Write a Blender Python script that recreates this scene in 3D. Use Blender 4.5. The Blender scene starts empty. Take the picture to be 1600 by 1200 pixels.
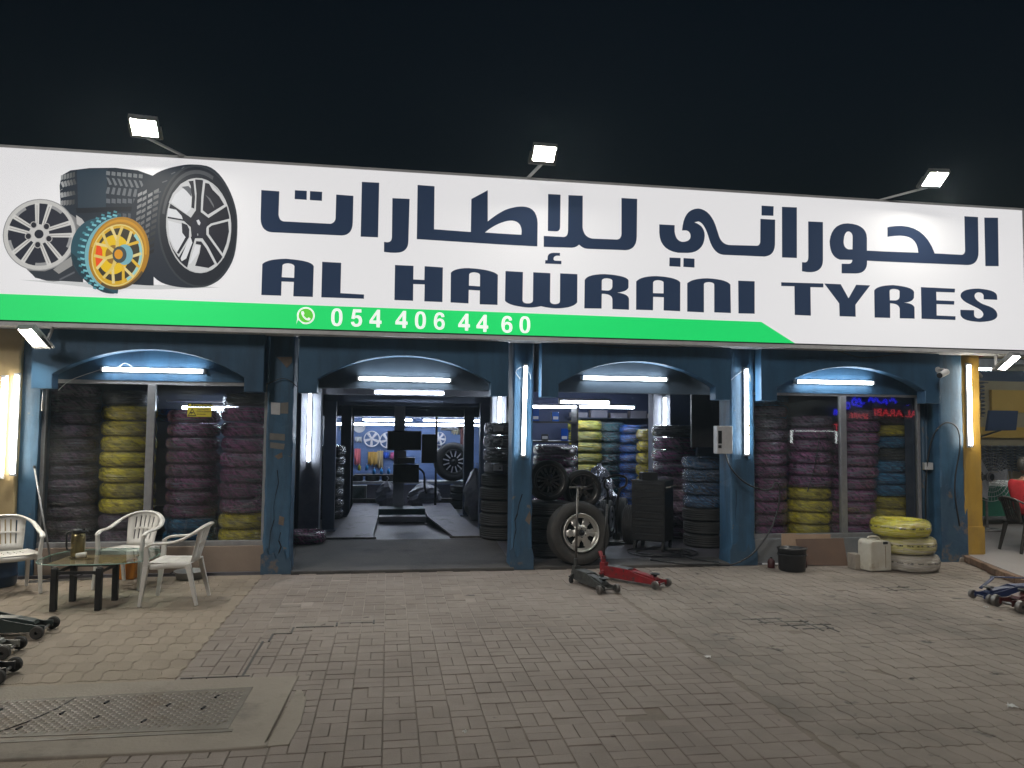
import bpy, math, random
from mathutils import Vector, Matrix
random.seed(7)
S = bpy.context.scene
R = math.radians

# ---------------------------------------------------------------- camera, sky, exposure
cam_d = bpy.data.cameras.new('camera'); cam = bpy.data.objects.new('camera', cam_d)
S.collection.objects.link(cam); S.camera = cam
cam_d.sensor_width = 36.0; cam_d.lens = 1202 * 36 / 1600; cam_d.clip_end = 500
def cam_matrix(yaw, pitch, roll, loc):
    f = Vector((math.sin(yaw)*math.cos(pitch), math.cos(yaw)*math.cos(pitch), math.sin(pitch)))
    r0 = Vector((math.cos(yaw), -math.sin(yaw), 0)); u0 = r0.cross(f)
    c, s = math.cos(roll), math.sin(roll)
    r = c*r0 + s*u0; u = -s*r0 + c*u0
    return Matrix(((r.x, u.x, -f.x, loc[0]), (r.y, u.y, -f.y, loc[1]), (r.z, u.z, -f.z, loc[2]), (0, 0, 0, 1)))
cam.matrix_world = cam_matrix(R(9.06), R(3.23), R(0.6), (0, 0, 1.8))

W = bpy.data.worlds.new('World'); S.world = W; W.use_nodes = True
wn = W.node_tree.nodes; wl = W.node_tree.links
sky = wn.new('ShaderNodeTexSky'); sky.sky_type = 'NISHITA'; sky.sun_disc = False
sky.sun_elevation = R(-2.0); sky.sun_rotation = R(213); sky.air_density = 1.0; sky.dust_density = 2.0
tint = wn.new('ShaderNodeMix'); tint.data_type = 'RGBA'; tint.blend_type = 'MULTIPLY'; tint.inputs[0].default_value = 1.0
tint.inputs[7].default_value = (.42, .84, 1.25, 1)
wl.new(sky.outputs[0], tint.inputs[6]); wl.new(tint.outputs[2], wn['Background'].inputs[0]); wn['Background'].inputs[1].default_value = 0.032
sun_d = bpy.data.lights.new('night_street_light', 'SUN'); sun_d.energy = 1.0; sun_d.angle = R(12); sun_d.color = (1, .96, .9)
sun = bpy.data.objects.new('night_street_light', sun_d); S.collection.objects.link(sun)
sun.rotation_euler = Vector((.52, .80, -.55)).to_track_quat('-Z', 'Y').to_euler()
S.view_settings.view_transform = 'Standard'; S.view_settings.look = 'None'
S.view_settings.exposure = 0.0; S.view_settings.gamma = 1.0
S.cycles.use_denoising = True
S.cycles.max_bounces = 6; S.cycles.diffuse_bounces = 2; S.cycles.glossy_bounces = 2
S.cycles.transmission_bounces = 4; S.cycles.transparent_max_bounces = 12
S.cycles.sample_clamp_indirect = 4.0
S.cycles.caustics_reflective = False; S.cycles.caustics_refractive = False
HAZE = 0.0016    # density of the added haze volume that imitates lens glow
TUBE = 45.0      # fluorescent tubes
FLOOD = 420.0    # LED floodlights on the sign
SIGN = 0.68      # backlit sign face

# ---------------------------------------------------------------- materials
def lin(r, g, b):
    f = lambda v: (v/255/12.92) if v/255 <= .04045 else ((v/255+.055)/1.055)**2.4
    return (f(r), f(g), f(b), 1)
MATS = {}
def nd(t, typ, **kw):
    n = t.nodes.new(typ)
    for k, v in kw.items(): setattr(n, k, v)
    return n
def pm(name, c1, c2=None, rough=.6, metal=0, nscale=6, bump=0, bscale=40, coat=0, emit=None, estr=0, rnd=0, world=True, detail=6, spec=.5, c3=None, c3scale=1.2, c3lo=.55, c3hi=.68, rvar=.12, c3z=1.0, c4=None, c4scale=5, c4lo=.66, c4hi=.7):
    if name in MATS: return MATS[name]
    m = bpy.data.materials.new(name); m.use_nodes = True; t = m.node_tree; L = t.links.new
    p = t.nodes['Principled BSDF']
    p.inputs['Roughness'].default_value = rough; p.inputs['Metallic'].default_value = metal
    p.inputs['Coat Weight'].default_value = coat; p.inputs['Specular IOR Level'].default_value = spec
    if world: co = nd(t, 'ShaderNodeNewGeometry').outputs['Position']
    else: co = nd(t, 'ShaderNodeTexCoord').outputs['Object']
    col = None
    if c2 is not None:
        n = nd(t, 'ShaderNodeTexNoise'); n.inputs['Scale'].default_value = nscale; n.inputs['Detail'].default_value = detail; n.inputs['Roughness'].default_value = .6
        L(co, n.inputs['Vector'])
        mr = nd(t, 'ShaderNodeMapRange'); mr.inputs[1].default_value = .3; mr.inputs[2].default_value = .7; L(n.outputs[0], mr.inputs[0])
        mx = nd(t, 'ShaderNodeMix', data_type='RGBA'); L(mr.outputs[0], mx.inputs[0]); mx.inputs[6].default_value = c1; mx.inputs[7].default_value = c2
        col = mx.outputs[2]
        rr = nd(t, 'ShaderNodeMapRange'); rr.inputs[3].default_value = max(.03, rough-rvar); rr.inputs[4].default_value = min(1, rough+rvar); L(n.outputs[0], rr.inputs[0]); L(rr.outputs[0], p.inputs['Roughness'])
    else:
        p.inputs['Base Color'].default_value = c1
    if c3 is not None:
        n3 = nd(t, 'ShaderNodeTexNoise'); n3.inputs['Scale'].default_value = c3scale; n3.inputs['Detail'].default_value = 7; n3.inputs['Roughness'].default_value = .65
        mp = nd(t, 'ShaderNodeMapping'); mp.inputs['Scale'].default_value = (1, 1, c3z); L(co, mp.inputs['Vector']); L(mp.outputs[0], n3.inputs['Vector'])
        m3 = nd(t, 'ShaderNodeMapRange'); m3.inputs[1].default_value = c3lo; m3.inputs[2].default_value = c3hi; L(n3.outputs[0], m3.inputs[0])
        x3 = nd(t, 'ShaderNodeMix', data_type='RGBA'); L(m3.outputs[0], x3.inputs[0]); x3.inputs[7].default_value = c3
        if col: L(col, x3.inputs[6])
        else: x3.inputs[6].default_value = c1
        col = x3.outputs[2]
    if c4 is not None:
        n4 = nd(t, 'ShaderNodeTexNoise'); n4.inputs['Scale'].default_value = c4scale; n4.inputs['Detail'].default_value = 4; n4.inputs['Roughness'].default_value = .6; L(co, n4.inputs['Vector'])
        m4 = nd(t, 'ShaderNodeMapRange'); m4.inputs[1].default_value = c4lo; m4.inputs[2].default_value = c4hi; L(n4.outputs[0], m4.inputs[0])
        x4 = nd(t, 'ShaderNodeMix', data_type='RGBA'); L(m4.outputs[0], x4.inputs[0]); x4.inputs[7].default_value = c4
        L(col, x4.inputs[6]); col = x4.outputs[2]
    if rnd:
        oi = nd(t, 'ShaderNodeObjectInfo'); gi = nd(t, 'ShaderNodeNewGeometry')
        ad = nd(t, 'ShaderNodeMath', operation='ADD'); L(oi.outputs['Random'], ad.inputs[0]); L(gi.outputs['Random Per Island'], ad.inputs[1])
        fr = nd(t, 'ShaderNodeMath', operation='FRACT'); L(ad.outputs[0], fr.inputs[0])
        vr = nd(t, 'ShaderNodeMapRange'); vr.inputs[3].default_value = 1-rnd; vr.inputs[4].default_value = 1+rnd; L(fr.outputs[0], vr.inputs[0])
        hs = nd(t, 'ShaderNodeHueSaturation'); L(vr.outputs[0], hs.inputs['Value'])
        if col: L(col, hs.inputs['Color'])
        else: hs.inputs['Color'].default_value = c1
        col = hs.outputs[0]
    if col: L(col, p.inputs['Base Color'])
    if bump:
        b = nd(t, 'ShaderNodeTexNoise'); b.inputs['Scale'].default_value = bscale; b.inputs['Detail'].default_value = 5; L(co, b.inputs['Vector'])
        bp = nd(t, 'ShaderNodeBump'); bp.inputs['Strength'].default_value = bump; bp.inputs['Distance'].default_value = .02
        L(b.outputs[0], bp.inputs['Height']); L(bp.outputs[0], p.inputs['Normal'])
    if emit is not None:
        p.inputs['Emission Color'].default_value = emit; p.inputs['Emission Strength'].default_value = estr
    MATS[name] = m; return m
def emat(name, col, st):
    if name in MATS: return MATS[name]
    m = bpy.data.materials.new(name); m.use_nodes = True; t = m.node_tree
    p = t.nodes['Principled BSDF']; p.inputs['Base Color'].default_value = (.8, .8, .8, 1); p.inputs['Roughness'].default_value = .4
    p.inputs['Emission Color'].default_value = col; p.inputs['Emission Strength'].default_value = st
    MATS[name] = m; return m
def film(name, c1, c2, c3=None, rough=.2, slant=14, su=46, sv=5, text=False):
    """stretch film wound round a tyre: bands, wrinkles, sharp small highlights; UV: u round, v over the profile"""
    m = bpy.data.materials.new(name); m.use_nodes = True; t = m.node_tree; L = t.links.new
    p = t.nodes['Principled BSDF']; uv = nd(t, 'ShaderNodeUVMap').outputs[0]; oi = nd(t, 'ShaderNodeObjectInfo')
    sp = nd(t, 'ShaderNodeSeparateXYZ'); L(uv, sp.inputs[0])
    def aff(a, b, rk):   # a*u + b*v + rk*random
        q = nd(t, 'ShaderNodeMath', operation='MULTIPLY'); L(sp.outputs[0], q.inputs[0]); q.inputs[1].default_value = a
        r_ = nd(t, 'ShaderNodeMath', operation='MULTIPLY_ADD'); L(sp.outputs[1], r_.inputs[0]); r_.inputs[1].default_value = b; L(q.outputs[0], r_.inputs[2])
        s_ = nd(t, 'ShaderNodeMath', operation='MULTIPLY_ADD'); L(oi.outputs['Random'], s_.inputs[0]); s_.inputs[1].default_value = rk; L(r_.outputs[0], s_.inputs[2])
        return s_.outputs[0]
    def vec(a, b):
        c = nd(t, 'ShaderNodeCombineXYZ'); L(a, c.inputs[0]); L(b, c.inputs[1]); L(oi.outputs['Random'], c.inputs[2]); return c.outputs[0]
    v1 = vec(aff(su, slant, 37), aff(0, sv, 11))
    n1 = nd(t, 'ShaderNodeTexNoise'); n1.inputs['Scale'].default_value = 1.0; n1.inputs['Detail'].default_value = 6; n1.inputs['Roughness'].default_value = .7; L(v1, n1.inputs['Vector'])
    v2 = vec(aff(7, 1, 53), aff(0, 26, 7))
    n2 = nd(t, 'ShaderNodeTexNoise'); n2.inputs['Scale'].default_value = 1.0; n2.inputs['Detail'].default_value = 4; L(v2, n2.inputs['Vector'])
    mr = nd(t, 'ShaderNodeMapRange'); mr.inputs[1].default_value = .39; mr.inputs[2].default_value = .66; L(n1.outputs[0], mr.inputs[0])
    mx = nd(t, 'ShaderNodeMix', data_type='RGBA'); L(mr.outputs[0], mx.inputs[0]); mx.inputs[6].default_value = c1; mx.inputs[7].default_value = c2
    col = mx.outputs[2]
    if c3:
        m2 = nd(t, 'ShaderNodeMapRange'); m2.inputs[1].default_value = .5; m2.inputs[2].default_value = .6; L(n2.outputs[0], m2.inputs[0])
        x2 = nd(t, 'ShaderNodeMix', data_type='RGBA'); L(m2.outputs[0], x2.inputs[0]); L(col, x2.inputs[6]); x2.inputs[7].default_value = c3; col = x2.outputs[2]
    if text:   # a broken line of small black print round the tread
        br = nd(t, 'ShaderNodeTexNoise'); br.inputs['Scale'].default_value = 1; br.inputs['Detail'].default_value = 1
        L(vec(aff(150, 0, 5), aff(0, 70, 3)), br.inputs['Vector'])
        a = nd(t, 'ShaderNodeMath', operation='GREATER_THAN'); L(br.outputs[0], a.inputs[0]); a.inputs[1].default_value = .47
        w = nd(t, 'ShaderNodeMath', operation='FRACT'); L(aff(19, 0, 1), w.inputs[0])
        w2 = nd(t, 'ShaderNodeMath', operation='LESS_THAN'); L(w.outputs[0], w2.inputs[0]); w2.inputs[1].default_value = .62
        d = nd(t, 'ShaderNodeMath', operation='SUBTRACT'); L(sp.outputs[1], d.inputs[0]); d.inputs[1].default_value = .47
        d2 = nd(t, 'ShaderNodeMath', operation='ABSOLUTE'); L(d.outputs[0], d2.inputs[0])
        d3 = nd(t, 'ShaderNodeMath', operation='LESS_THAN'); L(d2.outputs[0], d3.inputs[0]); d3.inputs[1].default_value = .022
        k1 = nd(t, 'ShaderNodeMath', operation='MULTIPLY'); L(a.outputs[0], k1.inputs[0]); L(w2.outputs[0], k1.inputs[1])
        k2 = nd(t, 'ShaderNodeMath', operation='MULTIPLY'); L(k1.outputs[0], k2.inputs[0]); L(d3.outputs[0], k2.inputs[1])
        xt = nd(t, 'ShaderNodeMix', data_type='RGBA'); L(k2.outputs[0], xt.inputs[0]); L(col, xt.inputs[6]); xt.inputs[7].default_value = (.01, .01, .008, 1); col = xt.outputs[2]
    hs = nd(t, 'ShaderNodeHueSaturation'); vr = nd(t, 'ShaderNodeMapRange'); vr.inputs[3].default_value = .8; vr.inputs[4].default_value = 1.35
    L(oi.outputs['Random'], vr.inputs[0]); L(vr.outputs[0], hs.inputs['Value']); L(col, hs.inputs['Color']); L(hs.outputs[0], p.inputs['Base Color'])
    p.inputs['Roughness'].default_value = rough; p.inputs['Specular IOR Level'].default_value = .7; p.inputs['Coat Weight'].default_value = 1; p.inputs['Coat Roughness'].default_value = .08
    ad = nd(t, 'ShaderNodeMath', operation='ADD'); L(n1.outputs[0], ad.inputs[0]); L(n2.outputs[0], ad.inputs[1])
    bp = nd(t, 'ShaderNodeBump'); bp.inputs['Strength'].default_value = 1.0; bp.inputs['Distance'].default_value = .03; L(ad.outputs[0], bp.inputs['Height']); L(bp.outputs[0], p.inputs['Normal']); L(bp.outputs[0], p.inputs['Coat Normal'])
    MATS[name] = m; return m
def glass(name, tint=(.86, .9, .9, 1), refl=1.0, dirt=0.03):
    m = bpy.data.materials.new(name); m.use_nodes = True; t = m.node_tree; L = t.links.new
    for n in list(t.nodes): t.nodes.remove(n)
    o = nd(t, 'ShaderNodeOutputMaterial'); tr = nd(t, 'ShaderNodeBsdfTransparent'); tr.inputs[0].default_value = tint
    g = nd(t, 'ShaderNodeBsdfGlossy'); g.inputs['Roughness'].default_value = .015
    lw = nd(t, 'ShaderNodeLayerWeight'); lw.inputs[0].default_value = .5      # Schlick, the same from both sides of the pane
    f = nd(t, 'ShaderNodeMath', operation='POWER'); L(lw.outputs['Facing'], f.inputs[0]); f.inputs[1].default_value = 5
    f2 = nd(t, 'ShaderNodeMath', operation='MULTIPLY_ADD'); L(f.outputs[0], f2.inputs[0]); f2.inputs[1].default_value = .9*refl; f2.inputs[2].default_value = .045
    mx = nd(t, 'ShaderNodeMixShader'); L(f2.outputs[0], mx.inputs[0]); L(tr.outputs[0], mx.inputs[1]); L(g.outputs[0], mx.inputs[2])
    df = nd(t, 'ShaderNodeBsdfDiffuse'); df.inputs[0].default_value = (.5, .5, .48, 1)
    nz = nd(t, 'ShaderNodeTexNoise'); nz.inputs['Scale'].default_value = 3; nz.inputs['Detail'].default_value = 8
    ge = nd(t, 'ShaderNodeNewGeometry'); L(ge.outputs['Position'], nz.inputs['Vector'])
    mr = nd(t, 'ShaderNodeMapRange'); mr.inputs[1].default_value = .35; mr.inputs[2].default_value = .8; mr.inputs[4].default_value = dirt*2; L(nz.outputs[0], mr.inputs[0])
    m2 = nd(t, 'ShaderNodeMixShader'); L(mr.outputs[0], m2.inputs[0]); L(mx.outputs[0], m2.inputs[1]); L(df.outputs[0], m2.inputs[2])
    L(m2.outputs[0], o.inputs[0]); MATS[name] = m; return m
blue = pm('blue_paint', (.030, .085, .155, 1), (.045, .115, .20, 1), rough=.5, nscale=4, bump=.2, bscale=22, c3=(.022, .036, .055, 1), c3scale=6, c3lo=.45, c3hi=.75, c3z=.12, c4=(.14, .13, .12, 1), c4scale=7, c4lo=.70, c4hi=.72)
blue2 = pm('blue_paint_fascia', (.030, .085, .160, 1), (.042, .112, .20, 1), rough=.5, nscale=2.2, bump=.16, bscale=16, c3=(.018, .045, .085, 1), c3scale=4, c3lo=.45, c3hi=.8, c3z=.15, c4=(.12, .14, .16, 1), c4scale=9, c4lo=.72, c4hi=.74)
blueworn = pm('blue_paint_worn', (.025, .06, .11, 1), (.045, .09, .14, 1), rough=.6, nscale=5, bump=.35, bscale=14, c3=(.13, .11, .10, 1), c3scale=3.5, c3lo=.56, c3hi=.62)
yellow = pm('yellow_paint', (.34, .20, .03, 1), (.42, .26, .045, 1), rough=.55, nscale=3, bump=.12, bscale=20, c3=(.16, .11, .05, 1), c3scale=4, c3lo=.45, c3hi=.8, c3z=.2)
tan = pm('tan_wall_paint', (.22, .165, .13, 1), (.27, .21, .165, 1), rough=.75, nscale=3, bump=.1, bscale=30, c3=(.12, .1, .09, 1), c3scale=3, c3lo=.6, c3hi=.75)
greywall = pm('grey_wall_paint', (.13, .14, .15, 1), (.19, .19, .19, 1), rough=.75, nscale=3, bump=.15, bscale=25, c3=(.08, .07, .06, 1), c3scale=3, c3lo=.58, c3hi=.7)
alu = pm('aluminium_frame', (.36, .36, .37, 1), (.28, .28, .29, 1), rough=.45, metal=.6, nscale=12)
white_metal = pm('white_painted_metal', (.55, .55, .56, 1), (.42, .42, .43, 1), rough=.5, nscale=8)
darkint = pm('hazed_interior_paint', (.035, .048, .08, 1), (.05, .066, .105, 1), rough=.7, nscale=2)  # dark paint, base colour lifted towards blue to imitate lens haze
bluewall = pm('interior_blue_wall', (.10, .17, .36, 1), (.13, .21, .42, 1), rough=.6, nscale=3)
innercol = pm('inner_column_paint', (.30, .31, .37, 1), (.20, .21, .26, 1), rough=.7, nscale=4, bump=.15, bscale=20)
shaded_panel = pm('shaded_lintel_board', (.028, .045, .068, 1), (.042, .062, .088, 1), rough=.7, nscale=4)  # board colour darkened to imitate the under-lit space behind the arch
slabm = pm('workshop_concrete', (.05, .045, .042, 1), (.085, .078, .072, 1), rough=.75, nscale=3, bump=.3, bscale=30, c3=(.03, .028, .028, 1), c3scale=1.4, c3lo=.55, c3hi=.68)
innerfloor = pm('inner_floor_tile', (.065, .062, .075, 1), (.11, .105, .12, 1), rough=.45, nscale=2.5, c3=(.06, .055, .055, 1), c3scale=1.2, c3lo=.5, c3hi=.7)
rubber = pm('black_rubber', (.012, .012, .013, 1), (.022, .021, .02, 1), rough=.7, nscale=12, bump=.15, bscale=60, world=False)
rubber_dusty = pm('dusty_rubber', (.018, .017, .016, 1), (.05, .045, .04, 1), rough=.85, nscale=5, bump=.2, bscale=50, world=False)
blackp = pm('black_plastic', (.012, .012, .013, 1), (.02, .02, .022, 1), rough=.4, nscale=9, world=False)
blackm = pm('black_steel', (.012, .012, .014, 1), (.03, .028, .026, 1), rough=.45, metal=.3, nscale=9)
steel = pm('bare_steel', (.22, .21, .2, 1), (.12, .11, .1, 1), rough=.45, metal=.8, nscale=14)
greyjack = pm('dirty_grey_jack', (.07, .072, .068, 1), (.03, .03, .028, 1), rough=.55, metal=.2, nscale=16, bump=.1)
redjack = pm('red_jack_paint', (.26, .012, .018, 1), (.13, .01, .012, 1), rough=.45, nscale=9, c3=(.05, .035, .03, 1), c3scale=14, c3lo=.55, c3hi=.66)
darkred = pm('dark_red_jack_paint', (.06, .006, .006, 1), (.03, .006, .006, 1), rough=.5, nscale=9)
bluejack = pm('blue_jack_paint', (.012, .025, .10, 1), (.02, .03, .07, 1), rough=.45, nscale=9)
chairm = pm('white_chair_plastic', (.68, .66, .62, 1), (.60, .57, .53, 1), rough=.42, nscale=5, c3=(.30, .24, .18, 1), c3scale=6, c3lo=.62, c3hi=.85, world=False)
alloy = pm('silver_alloy', (.62, .60, .55, 1), (.5, .48, .44, 1), rough=.35, metal=.75, nscale=8, world=False)
alloyw = pm('bright_alloy', (.75, .76, .8, 1), (.6, .6, .65, 1), rough=.3, metal=.4, nscale=8, world=False)
alloyd = pm('black_alloy', (.16, .15, .14, 1), (.10, .095, .09, 1), rough=.28, metal=.85, nscale=8, world=False)
dark = pm('dark_gap', (.006, .006, .007, 1), rough=.9)
card = pm('cardboard', (.075, .042, .028, 1), (.105, .062, .04, 1), rough=.85, nscale=4)
cardl = pm('light_cardboard', (.36, .25, .17, 1), (.42, .30, .21, 1), rough=.85, nscale=5)
jerrym = pm('white_jerrycan_plastic', (.55, .53, .46, 1), (.45, .41, .33, 1), rough=.45, nscale=6, c3=(.18, .12, .07, 1), c3scale=5, c3lo=.6, c3hi=.8)
orangem = pm('orange_plastic', (.45, .16, .012, 1), (.36, .12, .01, 1), rough=.45, nscale=6)
brass = pm('brass_thermos', (.30, .25, .12, 1), (.22, .18, .09, 1), rough=.3, metal=.8, nscale=20)
conc = pm('grey_concrete', (.25, .212, .172, 1), (.31, .27, .222, 1), rough=.85, nscale=2.2, bump=.25, bscale=45, c3=(.14, .12, .10, 1), c3scale=1.6, c3lo=.52, c3hi=.7, rnd=.03)
platem = pm('worn_steel_plate', (.165, .135, .105, 1), (.11, .09, .068, 1), rough=.6, metal=.1, nscale=6, c3=(.12, .075, .04, 1), c3scale=2.5, c3lo=.55, c3hi=.7, bump=.1)
plateb = pm('polished_tread_bar', (.36, .32, .28, 1), (.24, .20, .16, 1), rough=.4, metal=.35, nscale=5)
pav_c = pm('pink_grey_block_paver', (.235, .193, .165, 1), (.275, .23, .198, 1), rough=.8, nscale=9, bump=.3, bscale=90, rnd=.07, c3=(.165, .132, .11, 1), c3scale=.8, c3lo=.44, c3hi=.75, c4=(.07, .055, .045, 1), c4scale=4.2, c4lo=.69, c4hi=.73)
pav_l = pm('sandy_wavy_paver', (.255, .205, .155, 1), (.30, .245, .19, 1), rough=.82, nscale=8, bump=.3, bscale=90, rnd=.08, c3=(.2, .16, .125, 1), c3scale=.9, c3lo=.5, c3hi=.72)
pav_r = pm('grey_brown_wavy_paver', (.225, .187, .155, 1), (.275, .23, .192, 1), rough=.75, nscale=7, bump=.3, bscale=90, rnd=.08, c3=(.145, .12, .098, 1), c3scale=.65, c3lo=.45, c3hi=.66, c4=(.05, .04, .033, 1), c4scale=3.2, c4lo=.64, c4hi=.70)
joint = pm('joint_sand', (.165, .132, .108, 1), (.22, .18, .145, 1), rough=.95, nscale=10, bump=.4, bscale=120)
asphalt = pm('asphalt', (.04, .04, .04, 1), (.06, .058, .055, 1), rough=.9, nscale=20, bump=.3, bscale=80)
stain = pm('oil_stain', (.035, .028, .022, 1), (.06, .048, .04, 1), rough=.6, nscale=12)
paper = pm('paper', (.75, .75, .73, 1), rough=.8)
skin = pm('skin', (.20, .10, .06, 1), (.24, .12, .075, 1), rough=.5, nscale=10)
hairm = pm('black_hair', (.008, .007, .006, 1), (.014, .012, .01, 1), rough=.6, nscale=30)
redshirt = pm('red_cloth', (.45, .02, .03, 1), (.35, .015, .02, 1), rough=.8, nscale=10)
trousers = pm('dark_cloth', (.02, .022, .03, 1), (.03, .03, .035, 1), rough=.85, nscale=10)
greenm = pm('green_cloth', (.012, .10, .06, 1), (.02, .13, .08, 1), rough=.8, nscale=6)
nfloor = pm('pale_floor_screed', (.22, .20, .195, 1), (.28, .26, .25, 1), rough=.6, nscale=2, c3=(.22, .2, .18, 1), c3scale=1, c3lo=.55, c3hi=.75)
nwall = pm('neighbour_wall_paint', (.36, .29, .17, 1), (.42, .35, .22, 1), rough=.7, nscale=2)
nyel = pm('neighbour_yellow_board', (.55, .33, .05, 1), (.6, .37, .07, 1), rough=.6, nscale=3)
nblue = pm('navy_board', (.02, .035, .08, 1), (.03, .05, .1, 1), rough=.5, nscale=3)
nred = pm('red_ceiling_paint', (.35, .03, .05, 1), (.42, .05, .07, 1), rough=.6, nscale=3)
brickm = pm('broken_brick', (.20, .12, .075, 1), (.13, .085, .06, 1), rough=.9, nscale=9, bump=.6, bscale=30, rnd=.15)
tube_m = emat('lit_tube', (.86, .95, 1, 1), TUBE)
tube_w = emat('lit_tube_warm', (1, .93, .78, 1), TUBE)
tube_in = emat('lit_tube_inside', (.80, .88, 1, 1), TUBE*1.1)
flood_m = emat('lit_flood_panel', (1, .97, .88, 1), FLOOD)
flood_s = emat('lit_flood_panel_small', (1, .97, .86, 1), 260)
F_purple = film('purple_film', (.05, .026, .05, 1), (.40, .11, .27, 1), (.17, .14, .19, 1), rough=.10, slant=8)
F_dim = film('grey_purple_film', (.05, .04, .055, 1), (.24, .13, .21, 1), (.18, .16, .2, 1), rough=.10, slant=8)
F_yellow = film('yellow_film', (.20, .16, .015, 1), (.80, .64, .02, 1), (.40, .32, .05, 1), slant=6, su=22)
F_blue = film('blue_film', (.015, .06, .16, 1), (.04, .30, .55, 1), (.03, .10, .2, 1))
F_teal = film('teal_film', (.008, .03, .035, 1), (.02, .12, .15, 1), (.012, .02, .025, 1))
F_bblue = film('bright_blue_film', (.004, .03, .20, 1), (.01, .14, .60, 1), (.005, .02, .1, 1))
F_olive = film('green_yellow_film', (.14, .15, .02, 1), (.34, .36, .05, 1), (.45, .36, .03, 1), slant=4, su=14)
F_blueshade = film('shaded_blue_film', (.006, .015, .04, 1), (.018, .08, .17, 1), (.012, .03, .06, 1))  # copy of the blue film, darkened in colour for a dim indoor stack
F_black = film('clear_film_on_black', (.006, .006, .008, 1), (.03, .03, .035, 1), (.06, .06, .065, 1))
F_outy = film('yellow_printed_film', (.34, .30, .012, 1), (.66, .60, .02, 1), (.45, .40, .08, 1), slant=3, su=12, sv=30, text=True, rough=.25)
F_outc = film('cream_yellow_printed_film', (.36, .32, .10, 1), (.58, .53, .20, 1), (.45, .40, .28, 1), slant=3, su=12, sv=30, text=True, rough=.25)
F_outw = film('white_printed_film', (.42, .38, .30, 1), (.64, .58, .50, 1), (.5, .46, .42, 1), slant=3, su=12, sv=30, text=True, rough=.25)
shop_glass = glass('shop_window_glass', tint=(.90, .92, .93, 1), dirt=.02)
table_glass = glass('table_glass', tint=(.88, .94, .92, 1), dirt=.006, refl=.55)
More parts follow.
